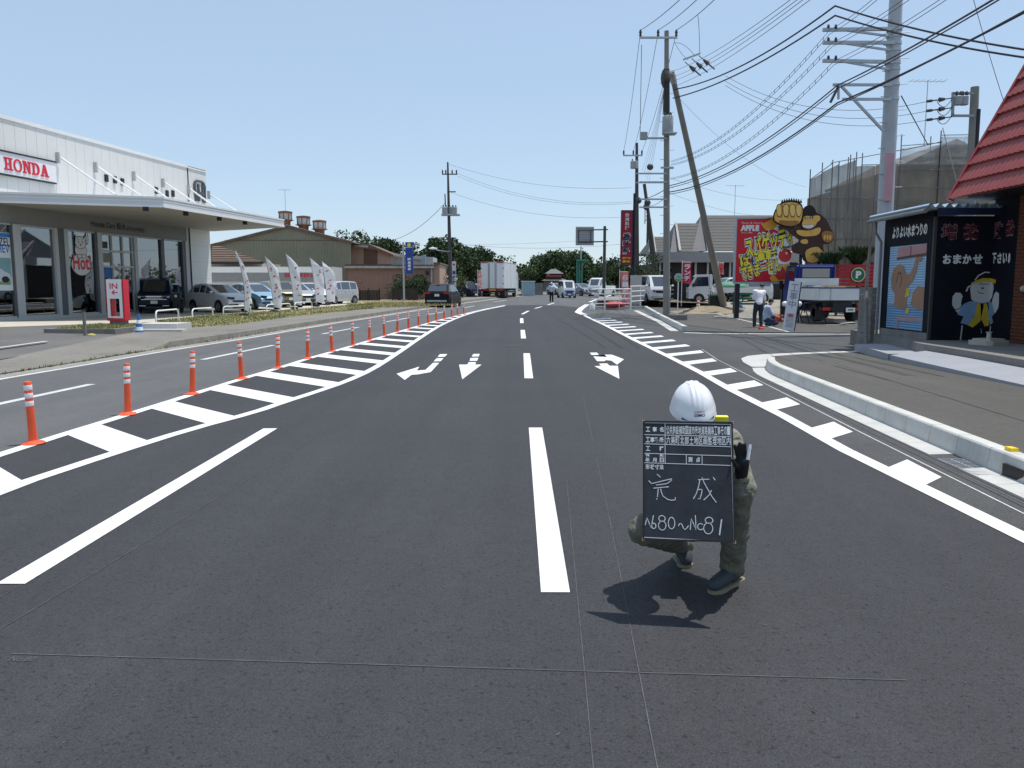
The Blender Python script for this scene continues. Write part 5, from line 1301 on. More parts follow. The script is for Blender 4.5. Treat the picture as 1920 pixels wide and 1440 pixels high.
figp('painted_lapel', CY_, off5([(706, 712), (744, 712), (768, 860), (776, 944), (740, 950), (716, 870)]), .0045)
for e in ([(636, 512), (660, 502), (686, 514), (684, 520), (660, 510), (638, 520)], [(716, 514), (734, 506), (750, 514), (749, 520), (734, 512), (718, 520)], [(622, 582), (640, 596), (664, 606), (696, 608), (696, 614), (660, 612), (634, 600)], [(708, 544), (722, 552), (716, 566), (704, 560)], [(692, 712), (712, 712), (702, 760)], [(478, 710), (470, 750), (430, 784), (390, 780), (392, 774), (428, 776), (464, 746), (472, 708)]): figp('painted_line', CK, off5(e), .0062)
for e in ([(474, 1108), (484, 940), (496, 944), (486, 1108)], [(790, 950), (800, 948), (796, 1010), (788, 1010)], [(676, 976), (692, 1000), (690, 1020), (698, 1020), (699, 1000), (712, 980), (706, 976), (695, 994), (682, 974)]): figp('painted_line', CB, off5(e), .0062)
# corrugated roofing over the shed
b = MB(); M_CORR = mat('pale_blue_corrugated', (.42, .52, .62), .5, var=.08, scale=2, dirt=.2); n = 56
xs = [SX - .30 + (EX + .35 - SX) * i / n for i in range(n + 1)]; zz = [3.42 + .045 * sin(i / n * 2 * pi * 8.2) for i in range(n + 1)]
for y0, y1 in ((SY0 - .25, SY1 + .35),):
    for i in range(n):
        b.quad((xs[i], y0, zz[i]), (xs[i + 1], y0, zz[i + 1]), (xs[i + 1], y1, zz[i + 1] - .02), (xs[i], y1, zz[i] - .02))
        b.quad((xs[i], y0, zz[i] - .02), (xs[i + 1], y0, zz[i + 1] - .02), (xs[i + 1], y1, zz[i + 1] - .04), (xs[i], y1, zz[i] - .04))
b.build('corrugated_sheet', M_CORR, shed, world=True)
kp('eave_board', mat('grey_wood', (.20, .18, .15), .8), SX - .30, SX - .26, SY0 - .2, SY1 + .3, 3.30, 3.385)
b = MB(); b.tube([(SX - .2, SY1 + .15, 3.3), (SX - .2, SY1 + .16, 3.0), (SX - .05, SY1 + .14, 2.75), (SX - .06, SY1 + .12, .25)], .035, 8); b.tube([(SX - .33, SY0 - .2, 3.30), (SX - .33, SY1 + .3, 3.28)], .05, 8); b.build('drain_pipe', mat('grey_pipe', (.16, .17, .18), .5), shed, world=True)
# stacked concrete blocks behind the shed corner
wl_ = thing('block_wall', 'grey concrete block wall rising behind the left corner of the black shed', 'wall', (9.4, 21.5, .1))
for r in range(7):
    for c in range(2):
        MB().bx(9.38, 9.50, 21.24 + c * .40 + .004 - (.2 if r % 2 and c else 0), 21.24 + (c + 1) * .40 - .004 - (.2 if r % 2 and not c else 0), .2 + r * .2 + .004, .2 + (r + 1) * .2 - .004).build('block', M_CONCD, wl_, world=True)
tag(MB().tube([(9.05, 20.7, .05), (9.24, 21.3, 1.5), (9.36, 21.45, 2.9)], [.06, .045, .035], 8).build('leaning_pipe', M_CONCD), 'grey pipe leaning against the block wall at the shed corner', 'pipe')
# umbrella weight on the platform
uw = G(1851, 644, .4)
sb = thing('parasol_base', 'cream plastic parasol base lying on the platform before the painted figure', 'parasol base', (uw.x - .15, uw.y - .3, .4), R(25)); CRM = mat('cream_plastic', (.42, .40, .33), .5, var=.08)
MB().prism([(-.34, -.2), (-.26, -.28), (.26, -.28), (.34, -.2), (.34, .2), (.26, .28), (-.26, .28), (-.34, .2)], Matrix(), 0, .09).build('tank', CRM, sb); MB().prism([(-.24, -.2), (.24, -.2), (.24, .2), (-.24, .2)], Matrix(), .09, .13).build('tank_top', CRM, sb); MB().lathe([(.05, .13), (.045, .24), (.06, .25), (.06, .27)], 12).build('socket', CRM, sb)
# house: brick wall, steep red tiled roof
hs = thing('brick_house', 'brick house with steep red ribbed roof at the right edge', 'house', (11.5, 15, .4))
M_BRK = mat('orange_brick', (.125, .042, .020), .85, var=.2, scale=6, bump=.3); M_MORT = mat('dark_mortar', (.06, .045, .04), .9)
MB().bx(EX + .045, EX + .3, 4, 17.74, .4, 3.56).build('wall', M_MORT, hs, world=True)
bme = {}
for r in range(42):
    for c in range(22):
        y1 = 17.74 - c * .235 - (.1175 if r % 2 else 0)
        if c == 0 and r % 2 and r < 41: MB().bx(EX, EX + .05, 17.74 - .108, 17.74, .41 + r * .077, .478 + r * .077).build('half_brick', M_BRK, hs, world=True)
        if y1 < 14.6: continue
        z = .41 + r * .077
        if ('b',) not in bme: bme[('b',)] = MB().bx(0, .05, -.2255, 0, 0, .068).mesh('brick', M_BRK)
        if r < 41 and (y1 > 16.2):
            o = link(bme[('b',)], 'brick', hs); o.location = Vector((EX + .0, y1, z)) - hs.location
b = MB()
for r in range(42):
    for c in range(34):
        y1 = 17.74 - c * .235 - (.1175 if r % 2 else 0)
        if y1 <= 16.2 and y1 > 9: b.bx(EX, EX + .05, y1 - .2255, y1, .41 + r * .077, .478 + r * .077)
tag(b.build('far_bricks', M_BRK, hs, world=True), kind='stuff')
b = MB(); b.lathe([(.06, 0), (.07, .03), (.05, .07), (.02, .08)], 12, Matrix.Translation((EX - .005, 17.35, 1.58)) @ Matrix.Rotation(-pi / 2, 4, 'Y')); b.build('wall_lamp', CRM, hs, world=True)
MB().bx(EX - .02, EX + .0, 15.9, 16.85, 2.2, 2.9).build('dark_sign', M_BLACK, hs, world=True)
M_TILE = mat('red_metal_tile', (.27, .052, .046), .5, var=.12, scale=1.5, dirt=.12, spec=.5)
sl_ = Vector((1.0, 0, 1.92)).normalized(); e0_ = Vector((10.0, 0, 3.585)); nrm_ = Vector((-sl_.z, 0, sl_.x)); rowh = .42; ylo, yhi = 6.0, 18.84
nr = 16; wave = .19
def tile_row(i, seg0, seg1):
    b = MB(); n = max(8, int((seg1 - seg0) / wave * 8)); base = e0_ + sl_ * (rowh * i)
    prev = None
    for j in range(n + 1):
        yy = seg0 + (seg1 - seg0) * j / n; w = .5 + .5 * cos(2 * pi * (yy / wave)); h = .028 * w
        lo = Vector((base.x, yy, base.z)) + nrm_ * (.055 + h); lo0 = Vector((base.x, yy, base.z)) + nrm_ * (.0 + h * .2) ; mid = Vector((base.x, yy, base.z)) + sl_ * (rowh * .5) + nrm_ * (.030 + h * .8); hi = Vector((base.x, yy, base.z)) + sl_ * (rowh + .03) + nrm_ * (.004 + h * .25)
        cur = [lo0, lo, mid, hi]; o = len(b.v); b.v += cur
        if j:
            for k in range(3): b.f.append([o - 4 + k, o + k, o + k + 1, o - 4 + k + 1]); b.mi.append(0)
    return b.build('roof_panel', M_TILE, hs, world=True)
for i in range(nr):
    tile_row(i, 13.0, yhi); tile_row(i, ylo, 12.99)
b = MB(); top = e0_ + sl_ * (rowh * nr); b.add([(e0_.x, yhi - .02, e0_.z), (top.x, yhi - .02, top.z), (top.x, ylo, top.z), (e0_.x, ylo, e0_.z)], [(0, 1, 2, 3)]); b.build('roof_deck', M_DARK, hs, world=True)
b = MB(); b.bar(Vector((e0_.x - .02, yhi + .02, e0_.z - .02)), Vector((top.x, yhi + .02, top.z)), .10, .14, up=nrm_); b.build('verge_board', mat('red_trim', (.26, .03, .03), .5), hs, world=True)
MB().add([(10.02, 6, 3.565), (10.02, 18.8, 3.565), (EX + .3, 18.8, 3.565), (EX + .3, 6, 3.565)], [(0, 1, 2, 3)]).build('soffit', M_DARK, hs, world=True)
b = MB(); b.add([(10.3, 18.72, 3.6), (14, 18.72, 3.6), (14, 18.72, 10.2), (10.3 + 3.66, 18.72, 10.2)], [(0, 1, 2, 3)]); b.build('gable', M_DARK, hs, world=True)

# ------------------------------------------------------------------ house wrapped in scaffolding
SCY = 40.0
def sx(u, y=SCY): return P(u, 340, y).x
def sz(v, y=SCY): return P(960, v, y).z
sch = thing('scaffolded_house', 'tan house with a low gable roof standing inside mesh covered scaffolding', 'house', (18.5, SCY + 3, .3))
M_TAN = mat('tan_wall', (.27, .235, .19), .85, var=.08, scale=.5, dirt=.1); M_GROOF = mat('brown_grey_roof', (.17, .155, .14), .8, var=.12, scale=2)
x0, xr, x1 = sx(1660, SCY + 2), sx(1768, SCY + 2), sx(1876, SCY + 2); zp, ze = sz(274, SCY + 2), sz(325, SCY + 2)
b = MB(); b.prism([(x0, .2), (x1, .2), (x1, ze), (xr, zp), (x0, ze)], frame((0, SCY + 2, 0), (1, 0, 0), (0, 0, 1)), -7, 0); b.build('wall', M_TAN, sch, world=True)
for a, c in (((x0 - .35, ze - .18), (xr, zp + .02)), ((x1 + .35, ze - .18), (xr, zp + .02))):
    b = MB(); b.bar((a[0], SCY + 5, a[1] + .08), (c[0], SCY + 5, c[1] + .08), 8.2, .14, up=(0, 0, 1)); b.build('roof', M_GROOF, sch, world=True)
b = MB(); b.bar((x0 - .35, SCY + 1.2, ze - .2), (xr, SCY + 1.2, zp), .10, .22); b.bar((x1 + .35, SCY + 1.2, ze - .2), (xr, SCY + 1.2, zp), .10, .22); b.build('barge_board', mat('pale_barge', (.36, .33, .28), .7), sch, world=True)
b = MB(); b.bx(sx(1640), sx(1662), SCY + 2.2, SCY + 9, .2, sz(335)); b.build('side_wing', M_TAN, sch, world=True)
for u, v in ((1713, 395), (1790, 392)): MB().bx(sx(u, SCY + 2) - .35, sx(u, SCY + 2) + .35, SCY + 1.95, SCY + 1.998, sz(v + 10), sz(v - 22)).build('window', M_DARK, sch, world=True)
scf = thing('scaffolding', 'steel tube scaffolding with grey mesh sheets round the tan house', 'scaffolding', (17.5, SCY, .3))
MESH = meshcloth('scaffold_mesh', (.27, .24, .205), .16); MESH2 = meshcloth('scaffold_mesh_pale', (.42, .42, .42), .45)
M_SCF = mat('scaffold_tube', (.16, .165, .17), .5, metal=.4)
ups = [(1518, 318), (1540, 305), (1559, 300), (1571, 302), (1592, 290), (1603, 285), (1614, 287), (1685, 252), (1758, 245), (1822, 254)]
for u, vt in ups:
    x = sx(u); MB().tube([(x, SCY - .05, .3), (x, SCY - .05, sz(vt))], .026, 8).build('upright', M_DARK if u in (1518, 1758) else M_SCF, scf, world=True)
    if u > 1600: MB().tube([(x, SCY + .9, .3), (x, SCY + .9, sz(vt + 4))], .024, 6).build('upright', M_SCF, scf, world=True)
M_SCF = mat('scaffold_tube', (.16, .165, .17), .5, metal=.4)
def rail(a, c, r=.022): MB().tube([(sx(a[0]), SCY - .09, sz(a[1])), (sx(c[0]), SCY - .09, sz(c[1]))], r, 6).build('ledger', M_SCF, scf, world=True)
for a, c in (((1518, 337), (1559, 306)), ((1555, 306), (1690, 281)), ((1685, 274), (1760, 268)), ((1759, 254), (1822, 253)), ((1760, 266), (1690, 282)), ((1612, 310), (1690, 308)), ((1518, 372), (1640, 372)), ((1518, 410), (1640, 410)), ((1685, 320), (1820, 318)), ((1685, 352), (1820, 352)), ((1685, 385), (1800, 386)), ((1518, 448), (1680, 448))): rail(a, c)
MB().tube([(sx(1760), SCY - .06, sz(240)), (sx(1796), SCY - .06, sz(352))], .022, 6).build('brace', M_STEEL, scf, world=True)
def sheetm(px, m, y=SCY):          # slightly billowing mesh sheet between the uprights
    (ua, vta), (ub, vtb), vb = px; b = MB(); n, k = 10, 10
    def q(i, j):
        u = ua + (ub - ua) * i / n; v = (vta + (vtb - vta) * i / n); z1, z0 = sz(v, y), sz(vb, y); z = z0 + (z1 - z0) * j / k
        return Vector((sx(u, y), y + .12 * sin(i / n * pi) * sin(j * .9 + ua) + .02 * sin(i * 2.1), z))
    for i in range(n):
        for j in range(k): b.quad(q(i, j), q(i + 1, j), q(i + 1, j + 1), q(i, j + 1))
    b.build('mesh_sheet', m, scf, world=True, smooth=70)
for px, m in ((((1518, 338), (1540, 325), 520), MESH), (((1540.5, 323), (1571, 308), 520), MESH), (((1571.5, 312), (1603, 300), 520), MESH), (((1603.5, 312), (1640, 311), 520), MESH), (((1640.5, 310), (1685, 309), 520), MESH), (((1685, 278), (1758, 272), 309.5), MESH2), (((1758.5, 256), (1822, 255), 309), MESH2), (((1685.5, 310), (1758, 310), 520), MESH), (((1758.5, 310), (1822, 310), 520), MESH)): sheetm(px, m)

# ------------------------------------------------------------------ grey roofed restaurant with dormers
RY = 64.0; RZ = .40
def rx(u, y=RY): return P(u, 470, y).x
def rz_(v, y=RY): return P(960, v, y).z
rs = thing('restaurant', 'low restaurant with stepped grey shingle roofs and dark glazed front', 'building', (rx(1320), RY, RZ))
M_SHNG = mat('grey_shingle', (.125, .117, .110), .85, var=.10, scale=3, fine=.1); M_GREYW = mat('grey_render', (.165, .16, .16), .8, var=.05); M_DKW = mat('dark_wood_front', (.022, .018, .016), .6, var=.3, scale=1.5)
MB().bx(rx(1235), rx(1500), RY + .3, RY + 10, RZ - .3, rz_(492)).build('wall', M_DKW, rs, world=True)
MB().bx(rx(1214), rx(1500), RY - .4, RY + .8, rz_(492), rz_(473)).build('fascia', mat('pale_grey_fascia', (.30, .29, .285), .7), rs, world=True)
def shroof(u0, u1, ul, vt, vb, y0, nrow):     # one roof plane built of shingle courses; ul: shear of the top edge
    yb = y0; yt = y0 + (rz_(vt) - rz_(vb)) * 1.1
    za, zb = rz_(vb, y0), P(960, vt, yt).z
    for i in range(nrow):
        f0, f1 = i / nrow, (i + 1.15) / nrow
        def pt(s, f, up): 
            y = yb + (yt - yb) * f; ua = (u0 + (ul - u0) * f) if s == 0 else u1; return Vector((P(ua, 535, y).x, y, za + (zb - za) * f + up))
        b = MB(); b.add([pt(0, f0, .05), pt(1, f0, .05), pt(1, min(f1, 1.02), .02), pt(0, min(f1, 1.02), .02), pt(0, f0, .0), pt(1, f0, .0)], [(0, 1, 2, 3), (0, 4, 5, 1)]); b.build('shingle_course', M_SHNG, rs, world=True)
    return yt, zb
for u0, u1, ul, vt, vb, n_, ge in ((1326, 1500, 1311, 405, 471, 12, 1297), (1272, 1310, 1263, 420, 473, 9, 1256), (1226, 1254, 1221, 445, 476, 6, 1214)):
    yt, zb = shroof(u0, u1, ul, vt, vb, RY - .2, n_)
    x0_, x1_ = rx(ge), rx(u0); b = MB()
    # gable cheek on the left of each step
    xt = P(ul, 535, yt).x
    b.add([(x0_, RY - .15, rz_(vb)), (x1_, RY - .15, rz_(vb)), (xt, yt, zb), (xt - .05, yt, zb), (x0_, yt + 4, rz_(vb)), (x1_, yt + 4, rz_(vb))], [(0, 1, 2, 3), (0, 3, 4), (1, 5, 2), (3, 2, 5, 4)]); b.build('gable_cheek', M_GREYW, rs, world=True)
    MB().bar((x1_ + .06, RY - .35, rz_(vb) + .08), (xt + .06, yt, zb + .10), .16, .16).build('verge_trim', mat('pale_verge', (.38, .37, .36), .7), rs, world=True)
for u in (1232, 1239, 1306, 1329, 1371): MB().bx(rx(u) - .07, rx(u) + .07, RY + .1, RY + .25, RZ - .2, rz_(492)).build('post', mat('pale_post', (.45, .44, .42), .6), rs, world=True)
for u0, u1 in ((1243, 1262), (1332, 1350), (1375, 1378)): MB().bx(rx(u0), rx(u1), RY + .24, RY + .29, rz_(545), rz_(500)).build('window', glassmat('dark_glass', (.1, .12, .12), .1) if 'dark_glass' not in MATS else MATS['dark_glass'], rs, world=True)
MB().bx(rx(1252), rx(1300), RY - 4.6, RY - 4.5, .2, 1.25).build('low_wall', M_DARK, rs, world=True)
def antenna(u, vt, vb, y, label, s=1.0):
    x = P(u, 535, y).x; z0, z1 = P(960, vb, y).z, P(960, vt, y).z; t = thing('tv_antenna', label, 'antenna', (x, y, z0)); h = z1 - z0
    MB().tube([(0, 0, 0), (0, 0, h)], .022, 6).build('mast', M_STEEL, t); MB().tube([(-.75 * s, 0, h - .05), (.75 * s, .1, h - .05)], .016, 6).build('boom', M_STEEL, t)
    for k in range(7): q = -.7 + .23 * k; MB().tube([(q * s, -.32, h - .05), (q * s, .32, h - .05)], .010, 5).build('element', M_STEEL, t)
antenna(1373, 347, 410, RY + 6, 'thin television antenna above the grey roofed restaurant'); antenna(1717, 150, 275, SCY + 5, 'tall television antenna above the scaffolded house', 1.3)

# ------------------------------------------------------------------ billboard, gorilla cut-out, red fence
BY = 40.0
def bx_(u, y=BY): return P(u, 470, y).x
def bz(v, y=BY): return P(960, v, y).z
bb = thing('billboard', 'red restaurant billboard with yellow brush lettering and tomatoes on two posts', 'billboard', (bx_(1425), BY, .2))
x0, x1, z0, z1 = bx_(1378), bx_(1481), bz(530), bz(410)
BF = frame((x0, BY - .08, z0), (1, 0, 0), (0, 0, 1)); bw_, bh_ = x1 - x0, z1 - z0
M_BR = mat('billboard_red', (.58, .010, .022), .45, var=.06); M_BY = mat('billboard_yellow', (.92, .74, .04), .5); M_BK = mat('billboard_black', (.012, .012, .012), .5); M_BW = mat('billboard_white', (.74, .74, .70), .5)
def bp4(x, y): return ((x - 80) / 500 * bw_, (812 - y) / 565 * bh_)     # enlarged-picture coordinates -> board
MB().bx(x0, x1, BY - .07, BY + .05, z0, z1).build('backing', M_STEEL, bb, world=True)
def bpl(nm, m, pl, z): b = MB(); b.prism([bp4(*p) for p in pl], BF, z, z + .002); return b.build(nm, m, bb, world=True)
bpl('red_field', M_BR, [(90, 252), (575, 245), (575, 802), (88, 806)], .0)
bpl('yellow_field', mat('billboard_orange', (.72, .34, .03), .5), [(305, 300), (400, 252), (470, 252), (430, 330), (360, 360)], .003); bpl('white_field', M_BW, [(420, 340), (470, 270), (575, 250), (575, 660), (470, 640), (440, 520), (560, 400)], .003)
bpl('orange_field', mat('billboard_orange', (.72, .34, .03), .5), [(400, 770), (470, 660), (575, 640), (575, 800), (420, 800)], .0055)
for cx, cy, r in ((532, 570, 60), (606 - 35, 455, 20)): bpl('tomato', mat('tomato_red', (.62, .02, .015), .35), [(cx + r * cos(i * pi / 10) * (.75 if cx > 560 else 1), cy + r * sin(i * pi / 10)) for i in range(20)], .0085)
bpl('tomato_highlight', M_BW, [(535, 540), (555, 545), (552, 562), (536, 558)], .0115); bpl('tomato_leaf', mat('leaf_green', (.05, .22, .06), .6), [(470, 500), (500, 480), (540, 492), (575, 478), (570, 505), (520, 512)], .0115)
bpl('bottle', mat('billboard_deep_red', (.45, .03, .02), .5), [(440, 745), (470, 690), (500, 660), (540, 700), (560, 780), (480, 790)], .0085)
def btext(s, cx, cy, w, h, rot, fm, om, z, off=.03, oo=.085, shear=.0):
    a = bp4(cx, cy); Mx = BF @ Matrix.Translation((a[0], a[1], 0)) @ Matrix.Rotation(R(rot), 4, 'Z'); W_, H_ = w / 500 * bw_, h / 565 * bh_
    for m, o_, zz in ((M_BW, oo + .06, z), (om, oo, z + .003), (fm, off, z + .006)):
        b = MB(); text_into(b, s, Mx, -W_ / 2, -H_ / 2, W_, H_, o_, lift=zz, fitref=off, shear=shear); b.build('lettering', m, bb, world=True)
btext('スパゲッティ', 368, 458, 450, 185, 17, M_BY, M_BK, .012, shear=.18)
btext('は', 172, 618, 92, 98, 8, M_BY, M_BK, .012); bpl('navy_patch', mat('billboard_navy', (.015, .03, .16), .5), [(228, 560), (460, 480), (452, 590), (235, 665)], .0105); btext('運転', 346, 574, 205, 105, 14, M_BY, MATS['billboard_navy'], .014, shear=.15)
btext('できまーせん', 305, 692, 370, 120, 13, M_BY, M_BK, .012, shear=.15)
btext('APPLE', 205, 330, 160, 46, 0, M_BW, M_BW, .006, .02, .02); b = MB(); a = bp4(130, 296); text_into(b, 'Pasta & Dining', BF, a[0], a[1], 190 / 500 * bw_, .10, .0, lift=.006); a = bp4(128, 376); text_into(b, 'since 1985', BF, a[0], a[1], 100 / 500 * bw_, .06, .0, lift=.006); b.build('small_lettering', M_BW, bb, world=True)
MB().bx(x0 - .04, x1 + .02, BY - .1, BY + .08, z1, z1 + .06).build('frame_rail', M_STEEL, bb, world=True); MB().bx(x0 - .04, x1 + .02, BY - .1, BY + .08, z0 - .06, z0).build('frame_rail', M_STEEL, bb, world=True); MB().bx(x0 - .05, x0 - .001, BY - .1, BY + .08, z0, z1).build('frame_rail', M_STEEL, bb, world=True)
for u in (1386, 1474): MB().bx(bx_(u) - .11, bx_(u) + .11, BY + .06, BY + .24, .0, z0 + .4).build('post', M_DARK, bb, world=True)
GY = BY - .5
go_ = thing('gorilla_cutout', 'brown cartoon gorilla cut-out with a huge raised fist above the billboard', 'cut-out sign', (bx_(1510, GY), GY, bz(495, GY)))
M_GB = mat('gorilla_brown', (.060, .022, .014), .6, var=.2, scale=3); M_GT = mat('gorilla_tan', (.78, .42, .09), .6, var=.12, scale=3); M_GD = mat('gorilla_dark_tan', (.34, .15, .04), .6, var=.1); M_GK = mat('gorilla_black', (.012, .008, .008), .6); M_GW = mat('gorilla_teeth', (.66, .72, .74), .4)
GF = frame((bx_(1360, GY), GY, 0), (1, 0, 0), (0, 0, 1)); gx0 = bx_(1360, GY)
def smoothp(pl, it=2):
    for _ in range(it):
        r = []
        for i, p in enumerate(pl):
            q = pl[(i + 1) % len(pl)]; r += [(p[0] * .75 + q[0] * .25, p[1] * .75 + q[1] * .25), (p[0] * .25 + q[0] * .75, p[1] * .25 + q[1] * .75)]
        pl = r
    return pl
def gpl(nm, m, px, z, t=.03, it=2, ol=0):
    b = MB()
    pl = [(P(1360 + x / 4.8, 360 + y / 4.8, GY).x - gx0, P(1360, 360 + y / 4.8, GY).z) for x, y in smoothp(px, it)]
    if ol:
        cx, cy = sum(p[0] for p in pl) / len(pl), sum(p[1] for p in pl) / len(pl); k = MB(); k.prism([(cx + (x - cx) * (1 + ol), cy + (y - cy) * (1 + ol)) for x, y in pl], GF, z - .006, z + t * .4); k.build('outline', M_GK, go_, world=True)
    b.prism(pl, GF, z, z + t); return b.build(nm, m, go_, world=True)
gpl('body_board', M_GB, [(480, 300), (560, 300), (640, 330), (690, 240), (700, 150), (750, 112), (800, 130), (820, 190), (870, 205), (920, 260), (950, 335), (975, 370), (970, 440), (930, 470), (880, 460), (880, 520), (910, 560), (915, 640), (710, 640), (700, 560), (600, 545), (610, 470), (690, 440), (600, 380), (560, 330), (490, 335)], -.16, .16)
gpl('fist_outline', M_GK, [(424, 250), (440, 170), (490, 100), (560, 72), (640, 80), (695, 110), (700, 200), (680, 290), (600, 330), (520, 315), (450, 280)], -.02, .05)
gpl('fist', M_GT, [(434, 248), (448, 175), (494, 112), (560, 92), (635, 98), (684, 122), (690, 200), (668, 280), (600, 312), (525, 300), (458, 272)], .035, .05)
for x in (508, 566, 622): gpl('knuckle_line', M_GD, [(x - 6, 110), (x + 6, 112), (x - 2, 230), (x - 16, 238)], .087, .01, 1)
for x, w in ((476, 24), (537, 26), (596, 26), (652, 24)): gpl('finger', mat('gorilla_light_tan', (.86, .54, .16), .6), [(x - w, 150), (x - w * .5, 118), (x + w * .5, 112), (x + w, 140), (x + w * .8, 215), (x - w * .4, 225)], .087, .02, ol=.14)
gpl('thumb', M_GD, [(470, 250), (560, 262), (660, 255), (640, 300), (560, 310), (490, 292)], .087, .02)
for k in range(9): gpl('fur_tuft', M_GK, [(500 + k * 21, 98 - 14 * sin(k / 8 * pi)), (512 + k * 21, 66 - 14 * sin(k / 8 * pi)), (524 + k * 21, 98 - 14 * sin(k / 8 * pi))], -.02, .04, 0)
gpl('crown', M_GK, [(694, 190), (705, 140), (750, 116), (800, 138), (822, 200), (760, 214), (700, 215)], .0, .03)
gpl('face', M_GT, [(695, 225), (735, 212), (770, 222), (815, 210), (850, 215), (850, 255), (820, 272), (806, 310), (760, 340), (700, 325), (682, 285), (700, 260)], .035, .03, ol=.09)
gpl('mouth', M_GD, [(680, 290), (740, 300), (800, 282), (800, 315), (750, 345), (692, 325)], .066, .01); gpl('teeth', M_GW, [(686, 295), (740, 303), (795, 287), (788, 318), (745, 330), (694, 318)], .078, .012)
for c in (722, 772): gpl('brow_eye', M_GK, [(c - 20, 224), (c + 20, 230 if c < 750 else 222), (c + 12, 246), (c - 14, 244)], .067, .01); 
for c in (724, 770): gpl('eye', M_GW, [(c - 9, 230), (c + 9, 232), (c + 5, 243), (c - 6, 242)], .079, .01, 1)
gpl('chest', M_GT, [(636, 340), (700, 345), (760, 350), (850, 310), (862, 350), (830, 390), (760, 400), (690, 400), (640, 375)], .0, .03, ol=.09); gpl('belly', M_GT, [(690, 425), (740, 425), (745, 465), (700, 470), (668, 450)], .0, .03, ol=.09)
gpl('far_fist', M_GD, [(860, 370), (900, 345), (965, 360), (972, 420), (930, 462), (872, 440)], .0, .04, ol=.09)
for x in (890, 915, 940): gpl('far_finger', M_GT, [(x - 10, 390), (x + 10, 385), (x + 8, 430), (x - 8, 435)], .042, .02)
gpl('foot', M_GT, [(715, 530), (770, 500), (830, 490), (860, 520), (910, 560), (912, 610), (850, 600), (820, 635), (740, 636), (720, 590)], .0, .04, ol=.09); gpl('toe_line', M_GD, [(760, 560), (820, 540), (870, 575), (860, 585), (815, 556), (765, 574)], .042, .01)
for u in (1505, 1540): MB().bx(bx_(u, GY) - .06, bx_(u, GY) + .06, GY + .18, GY + .3, .1, bz(440, GY)).build('stay', M_DARK, go_, world=True)
FY = 39.3
fn = thing('red_fence', 'red horizontal board fence behind the flatbed truck', 'fence', (P(1600, 515, FY).x, FY, .3))
for k, v in enumerate((496, 503, 510, 517, 524, 531, 538)):
    MB().bx(P(1568, 515, FY).x, P(1700, 515, FY).x, FY, FY + .04, P(960, v + 5.2, FY).z, P(960, v, FY).z).build('slat', mat('fence_red', (.44, .018, .028), .6, var=.12), fn, world=True)
for u in (1572, 1636, 1698): MB().bx(P(u, 515, FY).x - .05, P(u, 515, FY).x + .05, FY + .045, FY + .13, .2, P(960, 492, FY).z).build('post', M_DARK, fn, world=True)
pk = thing('parking_sign', 'round green sign with white P fixed before the red fence', 'sign', (P(1608, 515, FY).x, FY - .06, P(960, 515, FY).z)); PM = frame((0, 0, 0), (1, 0, 0), (0, 0, 1)); rr = 13.2 * FY / F
def disc(nm, m, r, z): MB().prism([(r * cos(i * pi / 16), r * sin(i * pi / 16)) for i in range(32)], PM, z, z + .01).build(nm, m, pk)
disc('rim', mat('cream_rim', (.68, .62, .36), .5), rr, .0); disc('disc', mat('sign_green', (.02, .14, .06), .5), rr * .88, .012); b = MB(); text_into(b, 'P', PM, -rr * .36, -rr * .5, rr * .8, rr, .06, lift=.026); b.build('lettering', M_BW, pk)
# ------------------------------------------------------------------ vehicles
CARG = mat('car_glass', (.018, .022, .026), .05, var=.0, spec=.9); CARG.node_tree.nodes['Principled BSDF'].inputs['IOR'].default_value = 1.9; TYRE = mat('tyre_rubber', (.018, .018, .018), .85, var=.15); RIM = mat('alloy_rim', (.42, .43, .44), .35, metal=.6, var=.05)
CHROME = mat('chrome', (.60, .61, .62), .2, metal=.8, var=0); LAMP = mat('headlamp', (.55, .58, .60), .12, var=0, spec=.7); TAIL = mat('tail_lamp', (.55, .012, .012), .25, var=0); PLATE = mat('number_plate', (.72, .72, .68), .5, var=0); PLATEY = mat('yellow_plate', (.72, .55, .06), .5, var=0)
GRILLE = mat('dark_grille', (.014, .014, .015), .45, var=.1)
def paint(name, c, metal=.0): return mat(name, c, .38, metal=metal, var=.02, scale=1, coat=(.6 if sum(c) > .3 else .06), spec=(.5 if sum(c) > .3 else .12))
